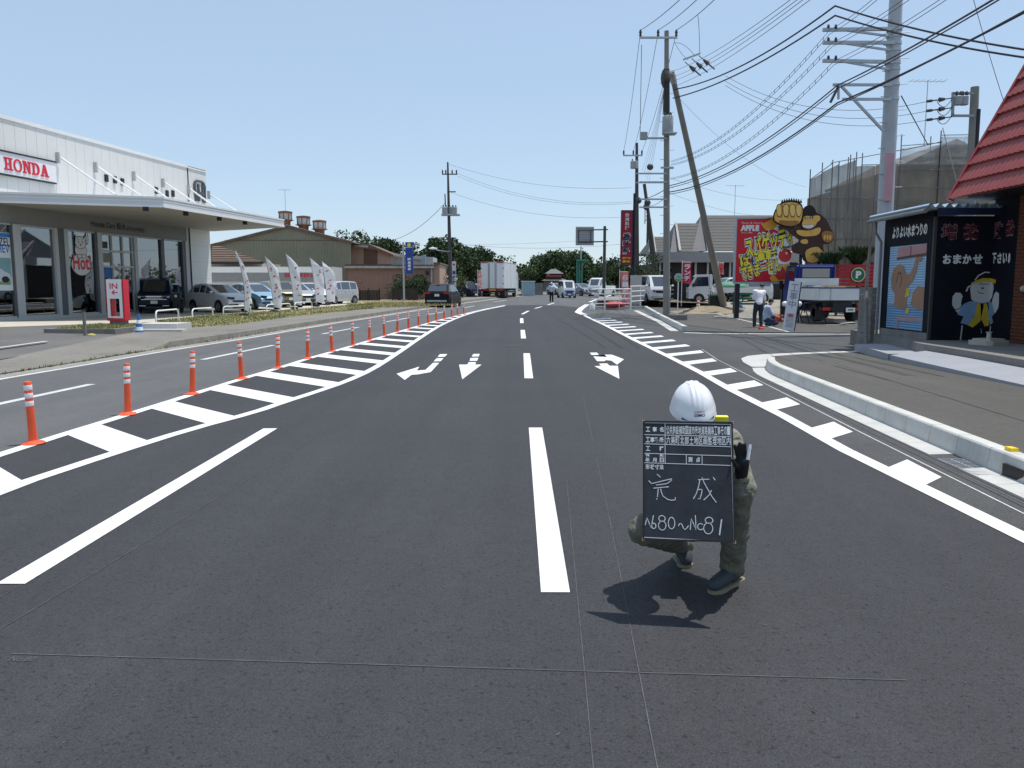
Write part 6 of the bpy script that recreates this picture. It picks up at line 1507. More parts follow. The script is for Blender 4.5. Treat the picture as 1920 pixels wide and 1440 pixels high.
def car(name, label, cat_, pos, heading, pc, L=4.0, W_=1.69, H=1.54, prof=None, belt=1.0, wheel=(.78, .78), wr=.305, tumble=.17, group=None, front=True, rear=True, detail=None, plate=PLATE, glassrear=True, noglass=()):
    """prof: (distance from the nose, top height, tag); tags w0/w1 = foot/top of the windscreen, r0/r1 = top/foot of the rear window, p = blind pillar"""
    root = thing(name, label, cat_, pos, heading, group)
    hw = W_ / 2; bottom = .20
    st_ = []
    for x, zt, tg in prof:
        tp = 1.0
        if x < .9: tp = .84 + .16 * min(1, x / .9) ** .6
        if L - x < .5: tp = min(tp, .92 + .08 * (L - x) / .5)
        w = hw * tp; zb = min(belt + .03 * x / L, zt); k = max(0, (zt - zb)) / max(.01, H - belt)
        lift_ = bottom + (.10 if (x < .05 or L - x < .05) else 0)
        wt = w * (.965 - tumble * k)
        rnd = min(.05, max(0.012, (zt - zb) * .3)) if zt > zb + .02 else .03
        ring = [(w * .90, lift_), (w * .985, lift_ + .16), (w, .58 * zb + .12), (w * .975, zb - .012 if zt <= zb + .02 else zb), (wt, zt - rnd), (wt - .10 * (1 if zt > zb + .02 else 2.2), zt)]
        st_.append([Vector((L / 2 - x, y, z)) for y, z in ring] + [tg, x, zt - zb])
    body = MB(); glass = {}
    def frameq(q, mg, key, mgs=None):      # window: painted surround on the body, recessed pane as its own part
        c = sum(q, Vector()) / 4; inner = []
        for p in q:
            d = c - p; inner.append(p + d * min(.45, mg / max(.05, d.length)))
        n = (q[1] - q[0]).cross(q[3] - q[0]); n = n.normalized() if n.length > 1e-6 else Vector((0, 0, 1))
        for i in range(4): body.quad(q[i], q[(i + 1) % 4], inner[(i + 1) % 4], inner[i])
        glass.setdefault(key, []).append([p for p in inner])
    for a, b_ in zip(st_[:-1], st_[1:]):
        for s in (1, -1):
            f = lambda v: Vector((v.x, v.y * s, v.z))
            for j in range(5):
                q = [f(a[j]), f(b_[j]), f(b_[j + 1]), f(a[j + 1])]
                if j == 3 and max(a[8], b_[8]) > .2 and min(a[8], b_[8]) > -.01 and a[6] != 'p' and (min(a[8], b_[8]) > .15 or abs(a[7] - b_[7]) > .35):
                    frameq(q, .055, 'side_window')
                else: body.quad(*q)
        q = [a[5], b_[5], Vector((b_[5].x, -b_[5].y, b_[5].z)), Vector((a[5].x, -a[5].y, a[5].z))]
        if a[6] == 'w0' and b_[6] == 'w1': frameq(q, .05, 'windscreen')
        elif a[6] == 'r0' and b_[6] == 'r1' and glassrear: frameq(q, .07, 'rear_window')
        else: body.quad(*q)
    for a in (st_[0], st_[-1]):
        body.add([a[j] for j in range(6)] + [Vector((a[j].x, -a[j].y, a[j].z)) for j in range(5, -1, -1)], [list(range(12))])
    for a, b_ in zip(st_[:-1], st_[1:]): body.quad(a[0], b_[0], Vector((b_[0].x, -b_[0].y, b_[0].z)), Vector((a[0].x, -a[0].y, a[0].z)))
    bo = body.build('body', pc, root, smooth=38)
    for k, qs in glass.items():
        for q in qs: MB().quad(*q).build(k, CARG, root)
    for sgn in (1, -1):
        for xw in (L / 2 - wheel[0], -L / 2 + wheel[1]):
            yy = sgn * (hw - .10); Mw = Matrix.Translation((xw, yy, wr)) @ Matrix.Rotation(-sgn * pi / 2, 4, 'X')
            MB().lathe([(wr + .055, .096), (wr + .055, .104)], 24, Matrix.Translation((xw, yy, wr + .02)) @ Matrix.Rotation(-sgn * pi / 2, 4, 'X')).build('wheel_arch', GRILLE, root)
            w = MB().lathe([(wr * .62, .10), (wr * .66, .118), (wr * .95, .118), (wr, .10), (wr, -.08), (wr * .9, -.1)], 24, Mw).build('wheel', TYRE, root, smooth=40)
            MB().lathe([(.03, .128), (.06, .125), (wr * .60, .105), (wr * .64, .119), (wr * .64, .08)], 20, Mw).build('rim', RIM, w, smooth=30)
            b = MB()
            for q in range(5):
                an = q * 2 * pi / 5; b.bar(Mw @ Vector((.05 * cos(an + .63), .05 * sin(an + .63), .122)), Mw @ Vector((wr * .56 * cos(an + .63), wr * .56 * sin(an + .63), .112)), .02, wr * .22, up=Mw.to_3x3() @ Vector((0, 0, 1)))
            b.build('rim_gap', GRILLE, w)
        # door seams, handles, mirror
        for xs in (.30, -.55):
            xx = L / 2 - L * .5 + xs; MB().bx(xx - .006, xx + .006, sgn * hw * .985 - .004, sgn * hw * .985 + .006, .36, belt - .06).build('door_seam', GRILLE, root)
        xm = None
        for s in st_:
            if s[6] == 'w0': xm = L / 2 - s[7] - .25
        if xm is not None:
            b = MB(); b.ell((xm, sgn * (hw + .09), belt + .08), (.07, .10, .075), 10, 6); b.build('mirror', pc, root, smooth=60)
        for xs in (-.12, -.98):
            b = MB(); b.bx(L * 0 + xs - .08, xs + .08, sgn * hw * .99, sgn * (hw * .99 + .025), belt - .14, belt - .11); b.build('door_handle', pc, root)
    d = dict(lampz=.72, lampw=.30, lamph=.13, grz=.62, grh=.14, grw=.9, tailz=.85, tailh=.32, tailw=.12, platez=.42, plater=.70, bumper=None, lampx=.10); d.update(detail or {})
    xf_, xr_ = L / 2, -L / 2
    if front:
        for sgn in (1, -1):
            y0 = sgn * hw * .60; b = MB()
            b.prism([(-d['lampw'] / 2, -d['lamph'] / 2), (d['lampw'] / 2, -d['lamph'] * .25), (d['lampw'] / 2, d['lamph'] / 2), (-d['lampw'] / 2, d['lamph'] * .25)] if sgn > 0 else [(-d['lampw'] / 2, -d['lamph'] * .25), (d['lampw'] / 2, -d['lamph'] / 2), (d['lampw'] / 2, d['lamph'] * .25), (-d['lampw'] / 2, d['lamph'] / 2)],
                    Matrix.Translation((xf_ - d['lampx'], y0, d['lampz'])) @ Matrix.Rotation(sgn * R(24), 4, 'Z') @ Matrix(((0, 0, 1, 0), (1, 0, 0, 0), (0, 1, 0, 0), (0, 0, 0, 1))), -.10, .10)
            hl = b.build('headlight', GRILLE, root)
            MB().box((xf_ - d['lampx'] + .085, y0 - sgn * .02, d['lampz']), (.05, d['lampw'] * .62, d['lamph'] * .5), sgn * R(24)).build('lens', LAMP, hl)
            MB().box((xf_ - .03, sgn * hw * .66, .36), (.06, .16, .09)).build('fog_lamp', GRILLE, root)
        MB().box((xf_ - .04, 0, d['grz']), (.12, d['grw'], d['grh'])).build('grille', GRILLE, root)
        MB().box((xf_ - .02, 0, d['grz'] + d['grh'] * .42), (.10, d['grw'] * 1.02, .03)).build('grille_bar', CHROME if not d.get('nochrome') else GRILLE, root)
        MB().box((xf_ + .02, 0, d['platez']), (.03, .33, .165)).build('number_plate', plate, root)
        MB().box((xf_ - .01, 0, .30), (.06, hw * 1.1, .10)).build('air_intake', GRILLE, root)
    if rear:
        for sgn in (1, -1): MB().box((xr_ + .05, sgn * (hw * .92 - d['tailw'] / 2 - .02), d['tailz']), (.14, d['tailw'], d['tailh'])).build('tail_light', TAIL, root)
        MB().box((xr_ - .012, 0, d['plater']), (.03, .33, .165)).build('number_plate', plate, root)
        MB().box((xr_ + .02, 0, .34), (.08, hw * 1.6, .14)).build('rear_bumper', GRILLE, root)
    if d.get('wiper') is not False: pass
    return root
def zlot(y): return .2 + rise(y)
HB = [(0, .42, ''), (.02, .66, ''), (.14, .78, ''), (.45, .90, ''), (.98, 1.02, 'w0'), (2.02, 1.48, 'w1'), (2.6, 1.535, ''), (3.25, 1.49, 'r0'), (3.78, 1.06, 'r1'), (3.92, .95, ''), (3.99, .55, '')]
BOXV = [(0, .45, ''), (.02, .80, ''), (.12, .98, ''), (.55, 1.10, 'w0'), (1.15, 1.72, 'w1'), (1.6, 1.80, ''), (2.6, 1.84, ''), (3.8, 1.83, ''), (4.5, 1.80, 'r0'), (4.66, 1.12, 'r1'), (4.69, .5, '')]
KEI = [(0, .45, ''), (.02, .78, ''), (.10, .92, ''), (.42, 1.02, 'w0'), (.95, 1.58, 'w1'), (1.4, 1.64, ''), (2.4, 1.65, ''), (3.20, 1.60, 'r0'), (3.33, 1.02, 'r1'), (3.39, .45, '')]
SUVP = [(0, .48, ''), (.03, .80, ''), (.16, .94, ''), (.6, 1.02, ''), (1.25, 1.10, 'w0'), (2.1, 1.60, 'w1'), (2.8, 1.67, ''), (3.7, 1.63, ''), (4.1, 1.58, 'r0'), (4.48, 1.12, 'r1'), (4.58, .98, ''), (4.60, .55, '')]
SEDP = [(0, .42, ''), (.02, .62, ''), (.2, .74, ''), (.7, .86, ''), (1.25, .93, 'w0'), (2.0, 1.36, 'w1'), (2.6, 1.42, ''), (3.3, 1.38, 'r0'), (4.0, 1.0, 'r1'), (4.4, .95, ''), (4.5, .5, '')]
def at_base(u, v, z): g = G(u, v, z); return g
def nose(u, v, deg, L, z=.2):          # car centre from the ground point under its nose
    g = G(u, v, z); return (g.x - sin(R(deg)) * L / 2, g.y + cos(R(deg)) * L / 2, zlot(g.y) if z == .2 else z)
hd_ = lambda deg: R(deg - 90)                # 0 = nose towards the camera
p = at_base(291, 586, .2); 
car('minivan', 'dark navy minivan parked nose out beside the IN sign', 'car', nose(290, 588, 20, 4.69), hd_(20), paint('navy_paint', (.010, .013, .030)), L=4.69, W_=1.70, H=1.84, prof=BOXV, belt=1.08, detail=dict(lampz=.84, lampw=.36, lamph=.10, grz=.82, grh=.16, grw=.80, platez=.58, lampx=.05), rear=False)
mv = [q for q in bpy.data.objects if q.get('label', '').startswith('dark navy minivan')][0]
for z, w in ((.86, 1.0), (.79, .90), (.72, 1.2)): MB().box((2.345, 0, z), (.05, w, .032)).build('chrome_bar', CHROME, mv)
for s in (1, -1): MB().box((2.33, s * .60, .85), (.06, .28, .09)).build('headlight', LAMP, mv); MB().box((2.34, s * .55, .40), (.05, .30, .03)).build('chrome_bar', CHROME, mv)
p = at_base(418, 583.5, .2)
car('hatchback', 'white hatchback with black roof pillars parked next to the navy minivan', 'car', nose(452, 586, 52, 3.99), hd_(52), paint('white_car_paint', (.66, .67, .68)), prof=HB, belt=1.0, detail=dict(lampz=.78, lampw=.34, lamph=.11, grh=.07, grz=.60, nochrome=1), rear=False)
p = at_base(494, 580, .2)
car('hatchback', 'pale blue hatchback parked between the first and second feather flags', 'car', nose(512, 581, 48, 3.99), hd_(48), paint('pale_blue_paint', (.24, .40, .55), .2), prof=HB, belt=1.0, detail=dict(lampz=.78, lampw=.34, lamph=.11, grh=.07, grz=.60, nochrome=1), rear=False)
p = at_base(536, 577.5, .2)
car('suv', 'olive gold sport utility car parked behind the second feather flag', 'car', nose(547, 577, 34, 4.6), hd_(34), paint('olive_gold_paint', (.25, .22, .10), .3), L=4.6, W_=1.78, H=1.67, prof=SUVP, belt=1.06, wr=.34, detail=dict(lampz=.88, grz=.80, grh=.20, grw=.85, platez=.55), rear=False)
p = at_base(566, 574.5, .2)
car('compact_car', 'silver grey compact car parked behind the middle feather flag', 'car', nose(578, 573.5, 40, 3.99), hd_(40), paint('silver_grey_paint', (.36, .38, .40), .3), prof=HB, belt=1.0, rear=False)
p = at_base(592, 572.5, .2)
car('compact_car', 'white compact car half hidden by the pair of overlapping feather flags', 'car', nose(606, 572, 40, 3.99), hd_(40), paint('white_car_paint', (.66, .67, .68)), prof=HB, belt=1.0, rear=False)
p = at_base(625, 570.5, .2)
car('kei_car', 'silver boxy kei car parked at the far end of the forecourt row', 'car', (p.x, p.y + 1.2, zlot(p.y)), hd_(-28), paint('silver_paint', (.50, .52, .54), .35), L=3.39, W_=1.48, H=1.65, prof=KEI, belt=1.0, wr=.27, wheel=(.6, .55))
# small dark scooter between minivan and hatchback
p = at_base(336, 588, .2)
sc_ = thing('scooter', 'dark scooter standing between the navy minivan and the white hatchback', 'scooter', (p.x, p.y, zlot(p.y)), hd_(10))
for xw in (.62, -.62): w = MB().lathe([(.12, .04), (.22, .05), (.25, .03), (.25, -.03), (.22, -.05)], 18, Matrix.Translation((xw, 0, .25)) @ Matrix.Rotation(pi / 2, 4, 'X')).build('wheel', TYRE, sc_, smooth=40); MB().lathe([(.03, .05), (.12, .04), (.12, -.04), (.03, -.05)], 12, Matrix.Translation((xw, 0, .25)) @ Matrix.Rotation(pi / 2, 4, 'X')).build('hub', RIM, w)
MB().prism([(.50, .3), (.58, .95), (.48, 1.0), (.34, .5), (.30, .34), (-.2, .32), (-.28, .62), (-.80, .66), (-.86, .5), (-.5, .28)], Matrix.Rotation(pi / 2, 4, 'X'), -.17, .17).build('body', M_DARK, sc_); MB().ell((-.50, 0, .72), (.40, .15, .08), 12, 6).build('seat', M_BLACK, sc_, smooth=60); MB().tube([(.52, -.32, 1.02), (.56, 0, .98), (.52, .32, 1.02)], .02, 8).build('handlebar', M_BLACK, sc_); MB().ell((.60, 0, .90), (.06, .08, .08), 10, 6).build('headlight', LAMP, sc_, smooth=60)
for s in (1, -1): MB().ell((.50, s * .28, 1.14), (.02, .07, .05), 8, 5).build('mirror', M_BLACK, sc_)

# cars on the road
y_ = 57.0; xx = P(820, 560, y_).x
car('suv', 'black sport utility car seen from behind in the left lane with brake lights on', 'car', (xx + .25, y_ + 2.3, rise(y_)), R(90 - 7), paint('black_paint', (.008, .009, .011)), L=4.6, W_=1.86, H=1.67, prof=SUVP, belt=1.06, wr=.36, front=False, detail=dict(tailz=1.02, tailw=.34, tailh=.13, plater=.86))
o = [q for q in bpy.data.objects if q.get('label', '').startswith('black sport')][0]
MB().box((-2.31, 0, .46), (.10, 1.40, .12)).build('bumper_trim', mat('satin_trim', (.42, .43, .45), .4), o); MB().box((-1.84, 0, 1.60), (.06, .30, .03)).build('brake_light', mat('lit_brake_lamp', (.9, .04, .03), .3), o)
y_ = 86; xx = P(876, 545, y_).x
car('minivan', 'dark navy van parked beyond the black sport utility car', 'car', (xx - .6, y_ + 1, rise(y_)), hd_(42), paint('navy_paint', (.010, .013, .030)), L=4.69, W_=1.70, H=1.75, prof=BOXV, belt=1.05, rear=False)
y_ = 92; xx = P(900, 545, y_).x
car('compact_car', 'white compact car parked behind the dark navy van near the lorry', 'car', (xx - .6, y_ + 1, rise(y_)), hd_(42), paint('white_car_paint', (.66, .67, .68)), prof=HB, belt=1.0, rear=False)
# kei van coming towards the camera
KV = [(0, .45, ''), (.02, .85, ''), (.06, 1.05, 'w0'), (.55, 1.80, 'w1'), (1.0, 1.88, ''), (2.0, 1.89, ''), (3.2, 1.87, 'r0'), (3.36, 1.1, 'r1'), (3.39, .45, '')]
y_ = 88; xx = P(1063, 545, y_).x
kv = car('kei_van', 'white boxy delivery van with a blue patch on its nose driving towards the camera', 'van', (xx + .05, y_ + 1.7, rise(y_)), hd_(8), paint('white_car_paint', (.66, .67, .68)), L=3.39, W_=1.48, H=1.89, prof=KV, belt=1.06, wr=.27, wheel=(.45, .5), rear=False, detail=dict(lampz=.72, grz=.66, grh=.30, grw=.62, platez=.40))
MB().box((1.71, 0, .60), (.04, .70, .28)).build('blue_panel', mat('van_blue', (.03, .06, .42), .45), kv)
y_ = 99; xx = P(1092, 545, y_).x
car('estate_car', 'grey estate car following the white delivery van', 'car', (xx, y_ + 1.7, rise(y_)), hd_(24), paint('grey_paint', (.22, .22, .24), .3), L=4.5, W_=1.7, H=1.55, prof=HB[:6] + [(2.6, 1.53, ''), (3.9, 1.50, 'r0'), (4.35, 1.0, 'r1'), (4.5, .5, '')], belt=1.0, rear=False)
y_ = 108; xx = P(1045, 545, y_).x
car('compact_car', 'pale car waiting behind the traffic guard beside the small house', 'car', (xx, y_, rise(y_)), hd_(20), paint('silver_paint', (.50, .52, .54), .35), prof=HB, belt=1.0, rear=False)
# the lorry
TY = 86.0; tx0, tx1 = P(901, 545, TY).x, P(945, 545, TY).x; tc = (tx0 + tx1) / 2
lor = thing('lorry', 'silver white box lorry seen from behind on the left side of the road', 'lorry', (tc, TY, rise(TY)), R(-9))
M_BOX = mat('aluminium_box', (.78, .79, .79), .4, metal=.1, var=.04, scale=1); hw = 1.24; tp_, bt = 3.78, 1.05
def lb(nm, m, *a, parent=lor): return MB().bx(*a).build(nm, m, parent)
bxo = lb('cargo_box', M_BOX, -hw, hw, .06, 8.6, bt, tp_)
for x0, x1 in ((-hw + .05, -.52), (-.50, -.02), (.02, .50), (.52, hw - .05)): pass
for x0, x1 in ((-hw + .04, -.012), (.012, hw - .04)): lb('rear_door', M_BOX, x0, x1, .0, .058, bt + .04, tp_ - .10)
for x in (-.42, -.30, .30, .42): lb('lock_rod', M_DARK, x - .018, x + .018, -.035, -.002, bt + .02, tp_ - .1)
for z in (1.5, 2.3, 3.1):
    for s in (1, -1): lb('hinge', M_DARK, s * hw - .10 * (s > 0) + 0, s * hw + .10 * (s < 0), -.03, -.002, z, z + .10)
lb('roof_rail', M_STEEL, -hw - .02, hw + .02, .0, 8.6, tp_ + .002, tp_ + .05)
for s in (1, -1): lb('marker_lamp', TAIL, s * .85 - .35, s * .85 + .35, -.03, .0, tp_ - .08, tp_ + .0)
for k in range(9): lb('side_rib', M_STEEL, hw + .001, hw + .02, .5 + k * .95, .54 + k * .95, bt, tp_)
lb('chassis', M_DARK, -.5, .5, .2, 10.4, .62, bt - .01); lb('rear_beam', M_DARK, -hw, hw, .05, .22, .78, bt - .02); lb('underrun_bar', M_DARK, -1.1, 1.1, .1, .2, .42, .55)
for s in (1, -1): lb('tail_light', TAIL, s * .82 - .30, s * .82 + .30, .0, .048, .82, 1.0)
lb('reflector_board', mat('amber_board', (.60, .25, .03), .5), -.36, .36, .0, .048, .80, 1.0)
for yy in (1.5, 2.75, 8.4):
    for s in (1, -1):
        Mw = Matrix.Translation((s * 1.02, yy, .5)) @ Matrix.Rotation(s * pi / 2, 4, 'Y'); w = MB().lathe([(.28, .14), (.45, .15), (.5, .12), (.5, -.15), (.45, -.17)], 22, Mw).build('wheel', TYRE, lor, smooth=40); MB().lathe([(.10, .12), (.27, .08), (.28, .14)], 16, Mw).build('rim', RIM, w)
for s in (1, -1):
    for z in (.55, .75): lb('side_guard', M_STEEL, s * 1.16 - .02, s * 1.16 + .02, 3.6, 7.6, z, z + .08)
cab = MB(); cab.prism([(8.8, .6), (10.8, .6), (10.8, 1.5), (10.6, 2.7), (10.2, 2.9), (8.8, 2.9)], Matrix(((0, 0, 1, 0), (1, 0, 0, 0), (0, 1, 0, 0), (0, 0, 0, 1))), -1.15, 1.15); cab.build('cab', paint('white_car_paint', (.66, .67, .68)), lor)
lb('mud_flap', M_BLACK, .62, 1.18, .78, .80, .12, .7); lb('mud_flap', M_BLACK, -1.18, -.62, .78, .80, .12, .7)
for s in (1, -1): lb('cab_mirror', M_BLACK, s * 1.42 - .1, s * 1.42 + .1, 10.6, 10.7, 1.9, 2.4); 
# white light truck and van behind the guard rails, right
TK = [(0, .45, ''), (.02, .90, ''), (.08, 1.08, 'w0'), (.62, 1.90, 'w1'), (.9, 1.98, ''), (1.62, 1.98, ''), (1.68, 1.9, ''), (1.70, .8, ''), ]
y_ = 58.0; z_ = .42; xx = P(1289, 545, y_).x
tk = thing('light_truck', 'white light truck with green tarpaulin load parked behind the slanting pole', 'truck', (xx, y_, z_), R(180 - 6))
PW = paint('white_car_paint', (.66, .67, .68))
b = MB(); sidep = [(0, .30), (-.02, .85), (.02, 1.05), (-.42, 1.86), (-.60, 1.98), (-1.55, 2.0), (-1.62, 1.9), (-1.62, .30)]
MX = Matrix(((1, 0, 0, 0), (0, 0, 1, 0), (0, 1, 0, 0), (0, 0, 0, 1)))
b.prism(sidep, MX, -.80, .80); cabo = b.build('cab', PW, tk)
for s in (1, -1): b = MB(); b.prism([(-.22, 1.15), (-.55, 1.80), (-1.32, 1.82), (-1.36, 1.18)], MX, s * .803, s * .812); b.build('side_window', CARG, tk); MB().bx(-1.50, -1.42, s * .805 - .01, s * .805 + .01, 1.0, 1.04).build('door_handle', GRILLE, tk); MB().bx(-.36, -.24, s * .86 - .08, s * .86 + .08, 1.12, 1.36).build('mirror', GRILLE, tk); MB().bx(-1.40, -1.385, s * .806 - .003, s * .806 + .003, .35, 1.95).build('door_seam', GRILLE, tk)
b = MB(); b.add([(.025, -.70, 1.10), (.025, .70, 1.10), (-.40, .66, 1.84), (-.40, -.66, 1.84)], [(0, 1, 2, 3)]); b.build('windscreen', CARG, tk)
for s in (1, -1): MB().bx(-.02, .03, s * .6 - .14, s * .6 + .14, .72, .90).build('headlight', LAMP, tk); MB().lathe([(.055, .0), (.055, .01)], 14, Matrix.Translation((-.12, s * .80, .98)) @ Matrix.Rotation(-s * pi / 2, 4, 'X')).build('side_lamp', LAMP, tk)
MB().bx(-4.3, -1.70, -.82, .82, .72, .80).build('load_bed', PW, tk); MB().bx(-4.3, -1.75, -.86, -.82, .72, 1.08).build('drop_side', PW, tk); MB().bx(-4.3, -1.75, .82, .86, .72, 1.08).build('drop_side', PW, tk); MB().bx(-4.3, -.3, -.35, .35, .42, .70).build('chassis', M_DARK, tk)
MB().ell((-3.0, 0, 1.1), (1.2, .78, .42), 16, 8).build('tarpaulin', mat('green_tarp', (.10, .26, .16), .6, var=.2), tk, smooth=60)
for xw in (-.72, -3.4):
    for s in (1, -1):
        Mw = Matrix.Translation((xw, s * .70, .29)) @ Matrix.Rotation(-s * pi / 2, 4, 'X'); MB().lathe([(.38, .105), (.38, .112)], 22, Mw).build('wheel_arch', GRILLE, tk); w = MB().lathe([(.17, .10), (.19, .12), (.27, .12), (.29, .10), (.29, -.08)], 22, Mw).build('wheel', TYRE, tk, smooth=40); MB().lathe([(.04, .125), (.16, .11), (.185, .12)], 16, Mw).build('rim', RIM, w)
y_ = 57; xx = P(1232, 545, y_).x
car('van', 'white van parked nose towards the camera behind the white guard rail', 'van', (xx, y_ + 2, .42), hd_(6), PW, L=4.4, W_=1.69, H=1.95, prof=[(0, .5, ''), (.02, .95, ''), (.1, 1.12, 'w0'), (.6, 1.86, 'w1'), (1.0, 1.94, ''), (4.2, 1.93, 'r0'), (4.38, 1.1, 'r1'), (4.4, .5, '')], belt=1.12, rear=False, detail=dict(lampz=.84, grz=.80, grh=.18, grw=.7, platez=.52))
y_ = 56; xx = P(1420, 545, y_).x
car('minivan', 'pale grey van parked behind the red billboard', 'van', (xx - .6, y_ + 2.5, .42), hd_(-75), paint('silver_paint', (.50, .52, .54), .35), L=4.69, W_=1.70, H=1.84, prof=BOXV, belt=1.08)
y_ = 92; xx = P(1140, 545, y_).x
car('light_lorry', 'white light lorry waiting beyond the road sign post', 'truck', (xx - .5, y_ + 2, rise(y_) + .1), hd_(-30), PW, L=4.6, W_=1.7, H=2.1, prof=[(0, .5, ''), (.02, 1.0, ''), (.1, 1.2, 'w0'), (.5, 1.95, 'w1'), (.9, 2.08, ''), (1.7, 2.08, 'p'), (1.75, 1.2, 'p'), (4.5, 1.2, ''), (4.6, .6, '')], belt=1.18, rear=False)
# flatbed truck with blue cab, seen from behind
FYr = 34.0; fx0, fx1 = P(1537, 560, FYr).x, P(1627, 560, FYr).x; fw = fx1 - fx0; fc = (fx0 + fx1) / 2
ft = thing('flatbed_truck', 'flatbed truck with blue cab and white load bed parked before the red fence', 'truck', (fc, FYr, .12), R(0)); hw = fw / 2
M_BCAB = mat('blue_cab_paint', (.006, .024, .17), .5, var=.05, spec=.25); M_BED = mat('white_bed', (.68, .68, .66), .5, var=.06, dirt=.15)
def fb(nm, m, *a, parent=ft): return MB().bx(*a).build(nm, m, parent)
zt_, zb_ = P(960, 541, FYr).z - .12, P(960, 563, FYr).z - .12
fb('tailgate', M_BED, -hw, -.30 * 0 + hw, -.02, .03, zb_, zt_); fb('tailgate_rib', M_STEEL, -hw + .42, -hw + .46, -.035, -.021, zb_, zt_)
for s in (1, -1): fb('drop_side', M_BED, s * hw - .025, s * hw + .025, .031, 3.1, zb_, zt_)
fb('side_top_rail', M_BCAB, -hw - .03, hw + .03, -.035, .035, zt_ + .001, zt_ + .05); fb('side_top_rail', M_BCAB, -hw - .03, -hw + .03, .036, 3.1, zt_ + .001, zt_ + .05)
fb('load_bed', M_DARK, -hw + .03, hw - .03, .035, 3.1, zb_ - .06, zb_ + .02); fb('headboard', M_BED, -hw, hw, 3.101, 3.14, zb_, zt_ + .45)
cz = P(960, 497, FYr + 3.2).z - .12
b = MB(); b.prism([(3.25, .5), (5.0, .5), (5.05, 1.2), (4.7, cz - .05), (4.5, cz), (3.3, cz), (3.25, cz - .06)], Matrix(((0, 0, 1, 0), (1, 0, 0, 0), (0, 1, 0, 0), (0, 0, 0, 1))), -.86, .86); b.build('cab', M_BCAB, ft)
fb('rear_window', CARG, -.62, .62, 3.235, 3.249, cz - .56, cz - .16); 
for s in (1, -1): fb('side_window', CARG, s * .862 - .004, s * .862 + .004, 3.6, 4.5, cz - .62, cz - .12); fb('cab_mirror', M_BLACK, s * 1.08 - .08, s * 1.08 + .08, 4.7, 4.76, 1.35, 1.75)
for s in (1, -1): b = MB(); b.tube([(s * .8, 3.17, zb_), (s * .8, 3.17, cz + .02)], .03, 8); b.build('guard_post', M_BCAB, ft)
MB().tube([(-.8, 3.17, cz), (.8, 3.17, cz)], .03, 8).build('guard_rail', M_BCAB, ft)
rnd = random.Random(4)
for k, (x, y, z, w, l, h, m) in enumerate(((-.2, 1.2, 0, .9, 1.6, .18, M_BED), (.5, 1.6, 0, .5, 2.2, .10, mat('plywood', (.36, .26, .15), .8, var=.15)), (-.55, 2.2, 0, .4, 1.2, .25, M_STEEL), (.15, 1.0, .181, 1.1, .9, .05, MATS['plywood']))):
    t = thing('timber_board' if m is MATS.get('plywood') else 'cargo_box', ['flat white box lying on the flatbed', 'long plywood sheet on the flatbed', 'grey metal case at the front of the flatbed', 'short plywood sheet resting on the white box'][k], 'cargo', (fc + x, FYr + y, .12 + zt_ + z - .12)); MB().bx(-w / 2, w / 2, -l / 2, l / 2, 0, h).build('panel', m, t); MB().bx(-w / 2 - .01, w / 2 + .01, -.03, .03, .0, h + .008).build('strap', M_DARK, t)
fb('chassis', M_DARK, -.4, .4, .1, 5.0, .40, zb_ - .07); fb('rear_light_bar', M_DARK, -hw + .05, hw - .05, .06, .14, .48, .62)
for s in (1, -1): fb('tail_light', TAIL, s * (hw - .30) - .16, s * (hw - .30) + .16, .02, .059, .49, .61)
fb('number_plate', PLATE, .12, .50, .0, .03, .42, .60); MB().add([(.20, -.001, .48), (.42, -.001, .48), (.42, -.001, .54), (.20, -.001, .54)], [(0, 1, 2, 3)]).build('plate_characters', mat('plate_green', (.03, .16, .08), .5), ft)
for yy in (.95, 4.1):
    for s in (1, -1):
        Mw = Matrix.Translation((s * (hw - .22), yy, .37)) @ Matrix.Rotation(s * pi / 2, 4, 'Y'); w = MB().lathe([(.20, .10), (.34, .12), (.37, .09), (.37, -.20), (.34, -.22)], 22, Mw).build('wheel', TYRE, ft, smooth=40); MB().lathe([(.06, .09), (.19, .05), (.20, .10)], 16, Mw).build('rim', RIM, w)
fb('mud_flap', M_BLACK, hw - .42, hw - .02, .42, .44, .08, .55); fb('mud_flap', M_BLACK, -hw + .02, -hw + .42, .42, .44, .08, .55)
# ------------------------------------------------------------------ trees, far buildings, hedges
LEAF = [mat('leaf_dark', (.022, .045, .014), .75, var=.35, scale=.7), mat('leaf_mid', (.040, .075, .020), .75, var=.35, scale=.7), mat('leaf_light', (.075, .11, .028), .75, var=.3, scale=.7)]
BARK = mat('bark', (.07, .05, .035), .9, var=.3, scale=4)
def foliage(b, clumps, n, size, rnd, mix):
    tot = sum(c[1] ** 2 for c in clumps)
    for c, r, sq in clumps:
        k = int(n * r * r / tot)
        for _ in range(k):
            d = Vector((rnd.gauss(0, 1), rnd.gauss(0, 1), rnd.gauss(0, 1))).normalized() * r * (rnd.uniform(.35, 1) ** .5 if rnd.random() < .85 else rnd.uniform(1, 1.22)); d.z *= sq
            p = Vector(c) + d; s = size * rnd.uniform(.5, 1.35); a = Vector((rnd.gauss(0, 1), rnd.gauss(0, 1), rnd.gauss(0, .7))).normalized(); u = a.cross(Vector((rnd.gauss(0, 1), rnd.gauss(0, 1), rnd.gauss(0, 1)))).normalized(); w = a.cross(u)
            b.cur = rnd.choices((0, 1, 2), mix)[0]
            b.add([p - u * s * .6, p - w * s * .35 + a * s * .1, p + u * s * .6, p + w * s * .35 + a * s * .12], [(0, 1, 2, 3)])
